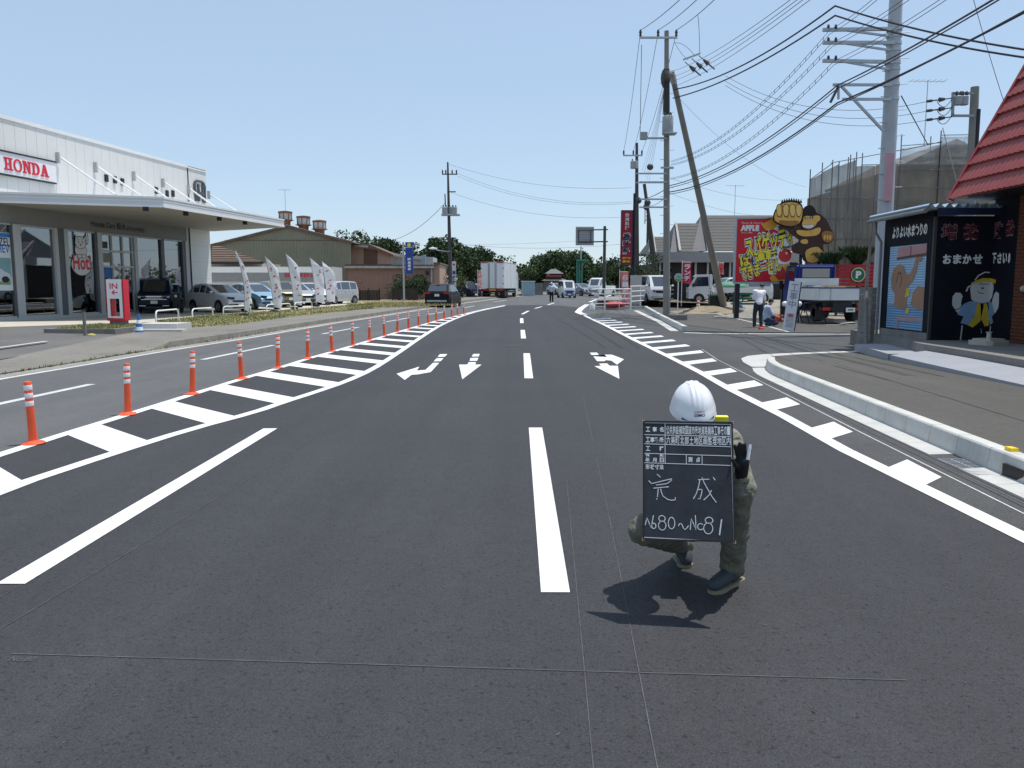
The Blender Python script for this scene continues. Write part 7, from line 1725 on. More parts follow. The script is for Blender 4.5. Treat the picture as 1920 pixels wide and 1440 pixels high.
def tree(label, x, y, z, h, w, seed, n=2600, size=None, mix=(5, 4, 2), sq=.75, low=.25, group=None, name='tree'):
    rnd = random.Random(seed); t = thing(name, label, 'tree', (x, y, z), 0, group); size = size or w * .055
    b = MB(); b.tube([(0, 0, -.1), (rnd.uniform(-.1, .1) * w * .3, 0, h * .35), (rnd.uniform(-.1, .1) * w, 0, h * .75)], [w * .045, w * .034, w * .012], 8); lm = []
    for k in range(7):
        a = rnd.uniform(0, 2 * pi); z0 = h * rnd.uniform(.25, .55); e = Vector((cos(a) * w * rnd.uniform(.22, .4), sin(a) * w * rnd.uniform(.22, .4), h * rnd.uniform(.5, .85))); b.tube([(0, 0, z0), e * .5 + Vector((0, 0, z0 * .5 + .1)), e], [w * .018, w * .013, w * .006], 6); lm.append(e)
    b.build('trunk', BARK, t)
    cl = [(e * rnd.uniform(.85, 1.1), w * rnd.uniform(.17, .27), sq) for e in lm]
    for k in range(11):
        a = rnd.uniform(0, 2 * pi); f = rnd.uniform(low, .92); rr = w * .5 * sqrt(max(.05, 1 - ((f - .5) / .62) ** 2)) * rnd.uniform(.35, .85); cl.append((Vector((cos(a) * rr, sin(a) * rr, h * f)), w * rnd.uniform(.13, .25), sq))
    b = MB(); foliage(b, cl, n, size, rnd, mix); b.build('crown', LEAF, t); return t
def tx(u, y, v=500): return P(u, v, y).x
def th_(vt, y): return P(960, vt, y).z
TREES = [('bare topped pale tree rising behind the warehouse ridge', 668, 437, 100, 60, 11, (2, 4, 4), 1500), ('dark rounded tree behind the pink building roof', 706, 438, 104, 56, 12, (6, 3, 1), 2600), ('dark tree between the pink roof and the blue banner sign', 738, 455, 106, 50, 13, (6, 3, 1), 2200), ('low dark tree right of the blue banner sign', 782, 458, 108, 44, 14, (5, 4, 1), 2000),
         ('tall dark evergreen directly behind the transformer pole', 826, 450, 110, 64, 15, (7, 3, 1), 3200), ('dark evergreen right of the transformer pole', 862, 470, 114, 52, 16, (7, 3, 1), 2600), ('dense dark evergreen left of the lorry', 886, 466, 118, 58, 17, (6, 4, 1), 2800), ('evergreen whose top shows over the lorry box', 915, 478, 124, 46, 18, (6, 4, 1), 2200), ('low tree peeping over the right end of the lorry', 985, 503, 130, 36, 19, (4, 5, 1), 1500),
         ('broad mid green tree behind the small hip roofed house', 1022, 476, 134, 62, 20, (4, 5, 3), 3000), ('mid green tree between the hip roofed house and the green mast', 1056, 477, 138, 62, 21, (4, 5, 3), 3000), ('light green tree beside the green mast', 1080, 480, 142, 48, 22, (3, 5, 4), 2400), ('low dark tree behind the road sign post', 1112, 500, 140, 50, 23, (5, 5, 1), 2200), ('low tree left of the red tower sign', 1150, 497, 146, 60, 24, (5, 5, 1), 2200), ('low tree under the red tower sign', 1185, 500, 148, 50, 25, (4, 5, 2), 2000)]
for lab, u, vt, y, wpx, sd_, mix, n in TREES:
    zb = .3 + rise(y); h = th_(vt, y) - zb; tree(lab, tx(u, y), y, zb, h * 1.07, wpx * y / F * 1.35, sd_, int(n * 1.7), mix=mix, low=.12)
tree('dark shrub against the restaurant wall beside the utility pole', tx(1216, 61), 61, .4, 3.6, 2.6, 31, 1400, mix=(6, 3, 1), low=.1)
tree('yellow green bush beside the pink building corner', tx(834, 80), 80, .3, 3.3, 3.6, 32, 1300, mix=(0, 3, 7), low=.1, size=.16)
tree('clipped dark green bush before the pink building', tx(776, 71), 71, .25, 2.3, 3.2, 33, 5000, mix=(6, 4, 1), low=.1, size=.12)
tree('small clipped bush left of the blue sign post', tx(746, 71), 71, .25, 1.4, 2.4, 34, 900, mix=(5, 4, 1), low=.1, size=.13)
# far wood reading as one mass
rnd = random.Random(9); b = MB()
cl = [(Vector((x + rnd.uniform(-4, 4), 230 + rnd.uniform(-25, 25), rnd.uniform(1.5, 6.5) + .6)), rnd.uniform(3.2, 6), .8) for x in range(-150, 150, 5)]
foliage(b, cl, 16000, .85, rnd, (6, 4, 1)); tag(b.build('far_wood', LEAF), 'dark line of woodland closing the view beyond the houses', 'woodland', kind='stuff')
# two pointed evergreens by the scaffolding
def bamboo(label, u, vt, vb, y, seed):
    rnd = random.Random(seed); z0 = .2; t = thing('shrub', label, 'shrub', (tx(u, y), y, z0)); h = th_(vt, y) - z0; zc = th_(vb, y) - z0; hh = h - zc
    b = MB(); b.tube([(0, 0, 0), (0, 0, zc + .4)], .06, 8); b.build('trunk', BARK, t); b = MB()
    for _ in range(1500):
        f = rnd.random(); a = rnd.uniform(0, 2 * pi); rr = hh * (.10 + .75 * f) * rnd.random() ** .5; o = Vector((cos(a) * rr, sin(a) * rr, zc - .3 + hh * (.15 + .75 * f))); el_ = rnd.uniform(.5, 1.4); L = hh * rnd.uniform(.14, .34)
        d = Vector((cos(a) * cos(el_), sin(a) * cos(el_), sin(el_))); sdv = d.cross(Vector((rnd.uniform(-1, 1), rnd.uniform(-1, 1), .3))).normalized() * .035; b.cur = rnd.choice((0, 0, 1))
        b.add([o - sdv, o + sdv, o + d * L], [(0, 1, 2)])
    b.build('crown', LEAF, t)
bamboo('spiky green shrub right of the gorilla cut-out', 1556, 462, 496, 39.0, 41); bamboo('larger spiky green shrub behind the parking sign', 1608, 452, 492, 39.6, 42)
# warehouse with green tin gable
def poly_wall(nm, m, y, px, parent, d=.2): b = MB(); b.prism([(P(u, v, y).x, th_(v, y)) for u, v in px], frame((0, y, 0), (1, 0, 0), (0, 0, 1)), -d, 0); return b.build(nm, m, parent, world=True)
def ribs(nm, m, y, u0, u1, top, vb, parent, step=.30):
    x = tx(u0, y); i = 0
    b = MB()
    while x < tx(u1, y):
        u = CX + x * F / (y * .9927 + .001) ; vt = top(u); b.bx(x, x + step * .38, y - .035, y - .001, th_(vb, y), th_(vt, y) - .03); x += step
    return tag(b.build(nm, m, parent, world=True), kind='stuff')
WY = 80.0
wh = thing('warehouse', 'long warehouse with faded green tin gable and rusty roof ventilators', 'building', (tx(530, WY), WY, .3))
M_TIN = mat('faded_green_tin', (.265, .255, .185), .6, var=.12, scale=.35, dirt=.35); M_TINR = mat('rusty_edge', (.17, .10, .07), .8, var=.3, scale=2); M_RUST = mat('rust', (.20, .085, .045), .85, var=.35, scale=2.5); M_RPALE = mat('pale_worn_tin', (.46, .45, .43), .6, var=.2, scale=2, dirt=.6)
gab = [(380, 584), (380, 462), (400, 456), (540, 424), (657, 453), (657, 584)]
poly_wall('gable_wall', M_TIN, WY, gab, wh); ribs('wall_ribs', M_TIN, WY, 382, 656, lambda u: 424 + (abs(540 - u) * .236 if u < 540 else (u - 540) * .248), 500, wh)
for a, c in (((378, 465), (540, 424)), ((540, 424), (662, 455))):
    A, Cc = P(a[0], a[1], WY), P(c[0], c[1], WY); MB().bar(A + Vector((0, 5.8, .06)), Cc + Vector((0, 5.8, .06)), 12.2, .12).build('roof', M_RPALE, wh, world=True); MB().bar(A + Vector((0, -.28, -.02)), Cc + Vector((0, -.28, -.02)), .06, .20).build('barge_board', M_TINR, wh, world=True)
MB().bx(tx(424, WY), tx(657, WY), WY - .06, WY - .04, th_(451, WY), th_(450, WY)).build('lap_joint', M_TINR, wh, world=True)
for u, v in ((535, 405), (569, 414), (599, 422)):
    y = WY + 3; c = P(u, v, y); s = y / F; b = MB(); b.lathe([(.45, -1.7), (.50, -.55), (.85, -.40)], 14, Matrix.Translation(c)); ve = b.build('ventilator', M_RUST, wh, world=True, smooth=30)
    MB().lathe([(.62, -.40), (.64, .25)], 14, Matrix.Translation(c)).build('drum', M_RPALE, ve, world=True); MB().lathe([(.70, .25), (.72, .42), (.30, .50), (.05, .51)], 14, Matrix.Translation(c)).build('hood', M_RUST, ve, world=True)
    for k in range(8): MB().bx(-.03, .03, .63, .67, -.4, .25, Matrix.Translation(c) @ Matrix.Rotation(k * pi / 4, 4, 'Z')).build('fin', M_RUST, ve, world=True)
antenna(540, 355, 400, WY + 3, 'television antenna above the leftmost rusty ventilator', .8)
# tiled house and second showroom wall in front of the warehouse
th2 = thing('tiled_house', 'house with low brown tiled roof beside the white showroom end wall', 'house', (tx(440, 70), 70, .2))
b = MB(); y = 68; M_BTILE = mat('brown_tile', (.17, .115, .085), .85, var=.2, scale=3)
for i in range(9):
    f0, f1 = i / 9, (i + 1.1) / 9
    def q(s, f, up=0): u = (398 + (0) * f) if s == 0 else (492 - 80 * f); return P(u, 492 - 30 * f, y + 5 * f) + Vector((0, 0, up))
    bb_ = MB(); bb_.add([q(0, f0, .09), q(1, f0, .09), q(1, f1), q(0, f1), q(0, f0), q(1, f0)], [(0, 1, 2, 3), (0, 4, 5, 1)]); bb_.build('tile_course', M_BTILE, th2, world=True)
MB().bx(tx(380, y), tx(488, y), y + .5, y + 6, .2, th_(493, y)).build('wall', mat('beige_wall', (.36, .30, .23), .85), th2, world=True); MB().bx(tx(380, y), tx(494, y), y - .1, y + .05, th_(495, y), th_(490, y)).build('gutter', M_DARK, th2, world=True)
for u in (420, 455): MB().bx(tx(u, y) - .7, tx(u, y) + .7, y + .45, y + .49, th_(520, y), th_(500, y)).build('window', M_DARK, th2, world=True)
s2 = thing('showroom_annexe', 'low grey annexe wall with red lettering behind the parked cars', 'building', (tx(500, 66), 66, .2)); y = 66
MB().bx(tx(396, y), tx(622, y), y, y + 4, .2, th_(500, y)).build('wall', mat('annexe_white', (.46, .46, .45), .6, var=.05), s2, world=True); MB().bx(tx(396, y), tx(612, y), y - .06, y - .002, th_(528, y), th_(511, y)).build('grey_band', mat('annexe_grey', (.235, .24, .245), .6), s2, world=True); MB().bx(tx(396, y), tx(612, y), y - .08, y - .002, th_(511, y), th_(501, y)).build('white_band', M_WHITE, s2, world=True)
MB().bx(tx(545, y), tx(575, y), y - .05, y - .003, .2, th_(533, y)).build('doorway', M_DARK, s2, world=True)
AM = frame((0, y - .062, 0), (1, 0, 0), (0, 0, 1)); slab('letter', 'HONDA', AM, tx(533, y), th_(519.5, y), tx(592, y) - tx(533, y), th_(512.5, y) - th_(519.5, y), M_RED, s2, d=.05)
# pink tin building
PY = 74.0
pk_ = thing('pink_building', 'long low building clad in pink brown tin with a grey eave', 'building', (tx(720, PY), PY, .25)); M_PINK = mat('pink_tin', (.36, .215, .165), .65, var=.08, scale=.5, dirt=.2); M_PALEP = mat('pale_pink_wall', (.44, .30, .23), .7, var=.08)
MB().bx(tx(616, PY), tx(652, PY), PY + .3, PY + 9, .2, th_(500, PY)).build('side_wall', mat('taupe_wall', (.25, .20, .15), .75, var=.1), pk_, world=True); MB().bx(tx(652, PY), tx(812, PY), PY, PY + 9, .2, th_(503, PY)).build('wall', M_PINK, pk_, world=True); ribs('wall_ribs', M_PINK, PY, 653, 811, lambda u: 503, 572, pk_, .42)
MB().bx(tx(648, PY), tx(814, PY), PY - .5, PY + 9, th_(503, PY), th_(499, PY)).build('eave', M_RPALE, pk_, world=True); MB().bx(tx(648, PY), tx(814, PY), PY - .52, PY + 9.2, th_(499, PY) + .002, th_(496.5, PY)).build('roof', M_TINR, pk_, world=True)
MB().bx(tx(812.5, PY), tx(824, PY), PY + .05, PY + 9, .2, th_(495, PY)).build('end_bay', M_PALEP, pk_, world=True); MB().bx(tx(813, PY), tx(826, PY), PY - .3, PY + 9.3, th_(495, PY), th_(492, PY)).build('end_roof', M_BTILE, pk_, world=True)
MB().bx(tx(617, PY), tx(634, PY), PY + .25, PY + .29, th_(533, PY), th_(515, PY)).build('window', M_DARK, pk_, world=True); MB().tube([(tx(809, PY), PY - .1, .2), (tx(809, PY), PY - .1, th_(503, PY))], .08, 8).build('drain_pipe', M_RPALE, pk_, world=True); MB().bx(tx(799, PY), tx(804, PY), PY - .25, PY - .04, th_(516, PY), th_(509, PY)).build('meter_box', M_DARK, pk_, world=True); MB().bx(tx(673, PY), tx(677, PY), PY - .15, PY - .04, th_(528, PY), th_(524, PY)).build('vent', M_RPALE, pk_, world=True)
up = thing('upper_house', 'salmon coloured upper storey with sloping tiled roof above the pink building', 'house', (tx(690, 82), 82, .3)); y = 84
poly_wall('wall', M_PALEP, y, [(656, 500), (656, 456), (690, 459), (733, 478), (733, 500)], up); poly_wall('roof', M_BTILE, y - .5, [(650, 452), (690, 457), (737, 477), (737, 480.5), (690, 463), (650, 457)], up, 7); poly_wall('eave_panel', M_RPALE, y - .6, [(664, 459), (690, 461), (690, 464), (664, 463)], up, .3); poly_wall('recess', mat('brown_recess', (.16, .10, .07), .8), y - .02, [(682, 498), (682, 466), (708, 470), (708, 498)], up, .02)
MB().bx(tx(650, 80), tx(735, 80), 80, 80.06, th_(497, 80), th_(495.5, 80)).build('balcony_rail', M_DARK, up, world=True)
sh2 = thing('white_shed_roof', 'low white metal roofed outbuilding behind the blue banner sign', 'shed', (tx(770, 90), 90, .4)); y = 92
poly_wall('roof', M_RPALE, y, [(733, 473), (760, 478), (792, 483), (792, 488), (733, 478)], sh2, 5); poly_wall('wall', mat('grey_white_wall', (.46, .47, .48), .6), y + .4, [(733, 500), (733, 479), (812, 482), (812, 500)], sh2, 5); poly_wall('tank', mat('blue_grey_tank', (.32, .38, .44), .6), y - .6, [(790, 500), (790, 479), (798, 477), (798, 500)], sh2, .4)
# dark fence of posts and boards before the pink building
df = thing('board_fence', 'low dark board fence before the pink building', 'fence', (tx(700, 70), 70, .2)); y = 69.5
for i in range(16):
    u0 = 641 + i * 4.45; MB().bx(tx(u0, y), tx(u0 + 4.1, y), y, y + .03, .35, th_(544, y)).build('board', mat('weathered_dark_board', (.055, .045, .038), .9, var=.25), df, world=True)
for i in range(10):
    u0 = 736 + i * 4.6; MB().bx(tx(u0, y), tx(u0 + 4.3, y), y, y + .03, .45, th_(541, y)).build('board', MATS['weathered_dark_board'], df, world=True)
for u in (642, 655, 672, 690, 711, 735, 758, 782): MB().tube([(tx(u, y), y - .06, .1), (tx(u, y), y - .06, th_(540, y))], .04, 6).build('post', M_DARK, df, world=True)
# small hip roofed house far down the road
y = 128; hh = thing('hip_roofed_house', 'small far house with two grey hipped roofs and a red railing', 'house', (tx(1040, y), y, .8)); M_GT2 = mat('grey_tile', (.15, .15, .155), .8, var=.12)
def hip(u0, u1, vt, vb, yy, d, nm): c = tx((u0 + u1) / 2, yy); b = MB(); x0, x1 = tx(u0, yy), tx(u1, yy); z0, z1 = th_(vb, yy), th_(vt, yy); b.add([(x0, yy, z0), (x1, yy, z0), (x1, yy + d, z0), (x0, yy + d, z0), (c - .4, yy + d / 2, z1), (c + .4, yy + d / 2, z1)], [(0, 1, 5, 4), (1, 2, 5), (2, 3, 4, 5), (3, 0, 4), (0, 3, 2, 1)]); b.build(nm, M_GT2, hh, world=True)
hip(1022, 1057, 504, 513, y, 4, 'upper_roof'); hip(1016, 1066, 518, 526, y - .8, 5.5, 'lower_roof')
MB().bx(tx(1025, y), tx(1054, y), y + .4, y + 3.6, 1, th_(513, y)).build('upper_wall', mat('plum_wall', (.12, .07, .07), .8), hh, world=True); MB().bx(tx(1020, y), tx(1062, y), y, y + 4, .5, th_(525, y)).build('wall', M_GREYW, hh, world=True); MB().bx(tx(1024, y), tx(1053, y), y - .3, y + .1, th_(519, y), th_(516, y)).build('railing', mat('red_railing', (.35, .05, .04), .6), hh, world=True); MB().bx(tx(1027, y), tx(1030, y), y + .3, y + .39, th_(519, y), th_(513.5, y)).build('pale_post', M_WHITE, hh, world=True)
for u0, u1 in ((1033, 1042), (1044, 1052)): MB().bx(tx(u0, y), tx(u1, y), y + .36, y + .395, th_(518, y), th_(514, y)).build('window', M_DARK, hh, world=True)
bs = thing('blue_shed', 'pale blue panelled shed beside the lorry', 'shed', (tx(990, 100), 100, .4)); y = 100
for i in range(5): MB().bx(tx(978 + i * 5, y) + .01, tx(983 + i * 5, y) - .01, y, y + .1, .3, th_(528, y)).build('panel', mat('pale_blue_panel', (.30, .42, .47), .6, var=.12), bs, world=True)
MB().bx(tx(978, y), tx(1003, y), y + .11, y + 3, .3, th_(528, y) - .05).build('core', M_GREYW, bs, world=True); MB().bx(tx(977, y), tx(1004, y), y - .1, y + 3.2, th_(528, y), th_(526.8, y)).build('roof', M_WHITE, bs, world=True)
fe = thing('grey_wall', 'weathered grey wooden wall between the pale blue shed and the small house', 'wall', (tx(1010, 106), 106, .5)); y = 106
for i in range(7): MB().bx(tx(1003 + i * 2.2, y) + .01, tx(1005.2 + i * 2.2, y), y, y + .08, .4, th_(531 - (i % 3) * .4, y)).build('board', M_CONCD, fe, world=True)
y = 150; sp_ = thing('store', 'pale grey store building with blue hoarding far beyond the road sign post', 'building', (tx(1150, y), y, .9))
MB().bx(tx(1118, y), tx(1150, y), y, y + .4, th_(528, y), th_(508, y)).build('blue_hoarding', mat('lilac_hoarding', (.26, .28, .44), .6, var=.2, scale=.6), sp_, world=True); MB().bx(tx(1148, y), tx(1160, y), y - 1, y + .6, .5, th_(492, y)).build('tower_sign', mat('pale_tower', (.44, .47, .52), .6, var=.1), sp_, world=True); MB().bx(tx(1156, y), tx(1200, y), y + 1, y + 8, .5, th_(507, y)).build('wall', mat('pale_store_wall', (.42, .40, .38), .7), sp_, world=True); MB().bx(tx(1104, y), tx(1130, y), y - 6, y, .5, th_(527, y)).build('low_wing', mat('wing_white', (.55, .56, .55), .6), sp_, world=True); MB().bx(tx(1120, y), tx(1146, y), y - .1, y - .01, th_(520, y), th_(512, y)).build('hoarding_print', M_WHITE, sp_, world=True)

# ------------------------------------------------------------------ utility poles, signs, guard rails
M_POLE = mat('concrete_pole', (.24, .23, .21), .85, var=.10, scale=1.5, dirt=.25, fine=.06); M_POLED = mat('dark_pole', (.075, .07, .065), .8, var=.2, scale=1.5); M_INS = mat('dark_insulator', (.05, .045, .05), .35); M_WIRE = mat('cable_black', (.015, .015, .017), .5, var=0); M_XF = mat('transformer_grey', (.30, .32, .33), .45, var=.08)
MYP = 41.0; px_ = tx(1250, MYP); MPX = px_
mp = thing('utility_pole', 'main concrete utility pole with steps and transformer beside the round stop sign', 'utility pole', (px_, MYP, .05)); ztop = th_(58, MYP)
MP0 = P(1250, 588, MYP); MP1 = P(1250, 58, MYP); MP0.z = 0
def mpx(z): return MP0.lerp(MP1, z / ztop).x
MB().tube([MP0, MP0.lerp(MP1, .5), MP1], [.185, .15, .11], 16).build('shaft', M_POLE, mp, world=True, smooth=50)
MB().tube([P(1250, 215, MYP), P(1250, 130, MYP)], [.155, .145], 12).build('cable_wrap', M_POLED, mp, world=True)
for k in range(22):
    z = 2.4 + k * .45; s = 1 if k % 2 else -1; MB().tube([(mpx(z), MYP, z), (mpx(z) + s * .34, MYP - .05, z)], .012, 6).build('step_bolt', M_STEEL, mp, world=True)
def cross(v, u0, u1, y=MYP, parent=mp, ins=(), m=M_STEEL, h=.09, px=None):
    z = th_(v, y); MB().bx(tx(u0, y, v), tx(u1, y, v), y - .16, y - .08, z - h / 2, z + h / 2).build('crossarm', m, parent, world=True)
    for u in ins: MB().lathe([(.05, 0), (.07, .08), (.045, .12), (.075, .2), (.05, .28), (.03, .33)], 10, Matrix.Translation((tx(u, y, v), y - .12, z + h / 2))).build('insulator', M_INS, parent, world=True)
cross(72, 1199, 1269, ins=(1200, 1233, 1267)); cross(260, 1207, 1250, ins=()); cross(315, 1238, 1262)
for v in (326, 342, 374, 389): cross(v, 1198, 1250, m=M_STEEL, h=.07)
def can(u, v0, v1, r, y, parent, m=M_XF):
    c = P(u, (v0 + v1) / 2, y); h = (th_(v0, y) - th_(v1, y)) / 2; MB().lathe([(r * .9, -h), (r, -h * .92), (r, h * .85), (r * .8, h), (r * .3, h * 1.05)], 16, Matrix.Translation(c)).build('transformer', m, parent, world=True, smooth=40)
    for s in (-1, 1): MB().lathe([(.04, 0), (.06, .06), (.03, .16)], 8, Matrix.Translation(c + Vector((s * r * .5, 0, h)))).build('bushing', M_INS, parent, world=True)
can(1252, 217, 253, .27, MYP - .42, mp); MB().bx(tx(1242, MYP, 254), tx(1264, MYP, 254), MYP - .75, MYP - .1, th_(255, MYP), th_(253, MYP)).build('platform', M_STEEL, mp, world=True)
b = MB(); b.box((tx(1206, MYP, 256), MYP - .15, th_(256, MYP)), (.32, .3, .34)); b.build('switch_box', M_XF, mp, world=True)
c = P(1248, 147, MYP); MB().ell(c, (.24, .22, .50), 12, 8).build('cable_bundle', M_POLED, mp, world=True)
for k in range(5): MB().tube(catenary(P(1243 + k * 3, 215 + k * 6, MYP - .3), P(1246 + k * 2, 150, MYP - .3), .5 * (1 if k % 2 else -1) * .3), .018, 5).build('jumper_cable', M_WIRE, mp, world=True)
lean = thing('support_pole', 'slanting concrete support pole leaning onto the main utility pole', 'utility pole', G(1357, 574, .35)); A, B_ = G(1357, 575, .3), P(1259, 134, MYP + .25)
MB().tube([A - (B_ - A) * .02, A.lerp(B_, .5), B_], [.21, .17, .13], 16).build('shaft', M_POLE, lean, world=True, smooth=50); MB().tube([B_ + (A - B_) * .01, B_ + (A - B_) * .04], .16, 12).build('collar', M_STEEL, lean, world=True)
# second pole with stays, farther
y2 = 62.0; sp2 = thing('utility_pole', 'farther utility pole with three insulators beside the red tower sign', 'utility pole', (tx(1194, y2), y2, .3)); x2 = tx(1194, y2)
MB().tube([(tx(1194, y2, 560), y2, .2), P(1194, 268, y2)], [.22, .10], 12).build('shaft', M_POLED, sp2, world=True); cross(292, 1168, 1204, y2, sp2, (1169, 1187, 1203), h=.1); can(1189, 302, 316, .28, y2 - .3, sp2)
for v in (326, 343): cross(v, 1190, 1250, y2, sp2, h=.08)
MB().tube([(tx(1205, y2), y2, th_(345, y2)), (tx(1240, y2), y2, .4)], [.12, .15], 10).build('strut', M_POLED, sp2, world=True); MB().tube([(tx(1214, y2), y2 + .5, th_(402, y2)), (tx(1234, y2), y2 + .5, .4)], .09, 8).build('strut', M_POLED, sp2, world=True)
for u, v in ((1197, 376), (1214, 380), (1212, 388), (1219, 313)): MB().ell(P(u, v, y2 - .3), (.25, .22, .24), 10, 7).build('splice_box', M_INS, sp2, world=True)
sp3 = thing('utility_pole', 'slim far pole standing between the second pole and the slanting strut', 'utility pole', (tx(1213, 70), 70, .4)); MB().tube([(tx(1213, 70), 70, .3), (tx(1213, 70), 70, th_(390, 70))], [.12, .09], 10).build('shaft', M_POLED, sp3, world=True); MB().tube([(tx(1213, 70) - .25, 70, th_(420, 70)), (tx(1213, 70) - .25, 70, th_(392, 70))], .05, 6).build('conduit', M_STEEL, sp3, world=True); MB().bx(tx(1207, 70), tx(1219, 70), 69.8, 69.9, th_(414, 70), th_(412, 70)).build('crossarm', M_STEEL, sp3, world=True)
# left pole with twin transformers
y3 = 72.0; lp = thing('utility_pole', 'tall utility pole with twin transformers left of the lorry', 'utility pole', (tx(843, y3), y3, .3)); x3a, x3b = tx(845, y3), tx(839.5, y3)
MB().tube([(x3a, y3, .2), P(842.5, 440, y3), P(839.5, 304, y3)], [.20, .15, .07], 12).build('shaft', M_POLED, lp, world=True)
cross(327, 829, 858, y3, lp, (830, 836, 848, 856), M_POLED); MB().bx(tx(829, y3), tx(863, y3), y3 - .5, y3 + .4, th_(404.5, y3), th_(402, y3)).build('platform', M_STEEL, lp, world=True)
for u in (834, 846, 852): can(u, 388, 402, .24, y3 - .35 + (.3 if u == 846 else 0), lp)
MB().tube([(tx(837, y3), y3 - .2, th_(398, y3)), (tx(836, y3), y3 - .25, th_(364, y3))], .05, 6).build('riser', M_POLED, lp, world=True); MB().bx(tx(840, y3), tx(856, y3), y3 - .2, y3 - .12, th_(361, y3), th_(359, y3)).build('bracket', M_POLED, lp, world=True)
MB().tube([(tx(846, y3), y3, th_(471, y3)), (tx(838, y3), y3 - .4, th_(472, y3)), (tx(822, y3), y3 - .8, th_(470, y3)), (tx(812, y3), y3 - 1, th_(464, y3))], .05, 8).build('lamp_arm', M_STEEL, lp, world=True); MB().ell(P(812, 466, y3 - 1), (.38, .16, .10), 10, 6).build('lamp_head', M_WHITE, lp, world=True)
# big steel pole with cross-arms on the right
y4 = 27.0; bp4_ = thing('steel_pole', 'massive pale steel pole with stacked cross-arms rising behind the black shed', 'utility pole', (tx(1652, y4), y4, .1)); xa, xb_ = tx(1656, y4), tx(1678, y4); zt4 = th_(-120, y4)
MB().tube([P(1649, 618, y4), P(1660, 390, y4), P(1670, 200, y4), P(1680, 0, y4), P(1686, -120, y4)], [.27, .245, .225, .20, .19], 20).build('shaft', mat('pale_steel_pole', (.42, .44, .47), .5, var=.06, scale=2, dirt=.15), bp4_, world=True, smooth=50)
def px4(v): return 1680 - (v) * .0512
for v0, vl, ul in ((56, 56, 1543), (82, 80, 1543), (118, 114, 1543)):
    A, B_ = P(ul, vl, y4 - .5), P(px4(v0), v0 - 2, y4 - .3); MB().bar(A, B_, .09, .10).build('crossarm', M_STEEL, bp4_, world=True); MB().bar(A.lerp(B_, .25), P(px4(v0) - 8, v0 + 12, y4 - .3), .06, .06).build('arm_brace', M_STEEL, bp4_, world=True)
    for vv in (v0, v0 + 12): MB().tube([P(px4(vv), vv + 3, y4), P(px4(vv), vv - 3, y4)], .235, 16).build('band', M_STEEL, bp4_, world=True)
    for uu in (1553, 1567): MB().lathe([(.03, 0), (.05, .06), (.03, .14)], 8, Matrix.Translation(P(uu, vl - 1, y4 - .5))).build('insulator', M_INS, bp4_, world=True)
for v, ul in ((159, 1562), (186, 1580)): MB().bar(P(ul, v, y4 - .5), P(px4(v), v, y4 - .3), .07, .08).build('crossarm', M_STEEL, bp4_, world=True); MB().tube([P(px4(v), v + 3, y4), P(px4(v), v - 3, y4)], .245, 16).build('band', M_STEEL, bp4_, world=True)
MB().bar(P(1578, 162, y4 - .5), P(1656, 245, y4 - .3), .07, .07).build('diagonal_brace', M_STEEL, bp4_, world=True); MB().bar(P(1572, 160, y4 - .5), P(1572, 186, y4 - .5), .06, .06).build('hanger', M_STEEL, bp4_, world=True); MB().bar(P(1572, 162, y4 - .5), P(1557, 192, y4 - .6), .06, .06).build('hanger', M_INS, bp4_, world=True)
for k in range(16): v = 40 + k * 24; s = 1 if k % 2 else -1; c = P(px4(v), v, y4); MB().tube([c + Vector((0, -.1, 0)), c + Vector((s * .42, -.2, 0))], .013, 6).build('step_bolt', M_STEEL, bp4_, world=True)
c = P(1666, 332, y4 - .31); cn = bp4_; MB().bx(c.x - .10, c.x + .14, c.y - .02, c.y + .05, c.z - .75, c.z + .75).build('pink_plate', mat('faded_pink', (.55, .30, .33), .6), bp4_, world=True); MB().tube([P(1690, 180, y4), P(1740, 272, y4 + 8)], .02, 6).build('stay_wire', M_WIRE, bp4_, world=True)
# far right transformer pole
y5 = 30.0; tp5 = thing('utility_pole', 'concrete pole with bracketed transformer can above the red roof', 'utility pole', (tx(1826, y5), y5, .3)); MB().tube([P(1815, 480, y5), P(1828, 163, y5)], [.19, .14], 14).build('shaft', M_POLE, tp5, world=True, smooth=50); MB().tube([P(1828, 300, y5 - .1), P(1834, 205, y5 - .1)], .09, 8).build('cable_run', M_WIRE, tp5, world=True)
for v in (175, 217): MB().bar(P(1785, v, y5 - .2), P(1826, v, y5 - .2), .08, .08).build('bracket_arm', M_XF, tp5, world=True)
MB().bar(P(1786, 218, y5 - .2), P(1787, 174, y5 - .2), .08, .08).build('bracket_post', M_XF, tp5, world=True)
for u in (1797, 1808): can(u, 180, 197, .14, y5 - .25, tp5)
for v in (188, 206, 223):
    b = MB(); A, B_ = P(1785, v - 4, y5 - .2), P(1738, v + 2, y5 - .3); b.tube([A, A.lerp(B_, .35)], .02, 6); b.tube([A.lerp(B_, .30), A.lerp(B_, .50)], [.05, .085], 8); b.tube([A.lerp(B_, .5), A.lerp(B_, .8)], .025, 6); b.tube([A.lerp(B_, .8), B_], .05, 8); b.build('strain_insulator', M_INS, tp5, world=True)
for k in range(3): MB().tube(catenary(P(1757, 190 + k * 17, y5 - .3), P(1786, 183 + k * 15, y5 - .25), .25), .012, 5).build('jumper_cable', M_WIRE, tp5, world=True)

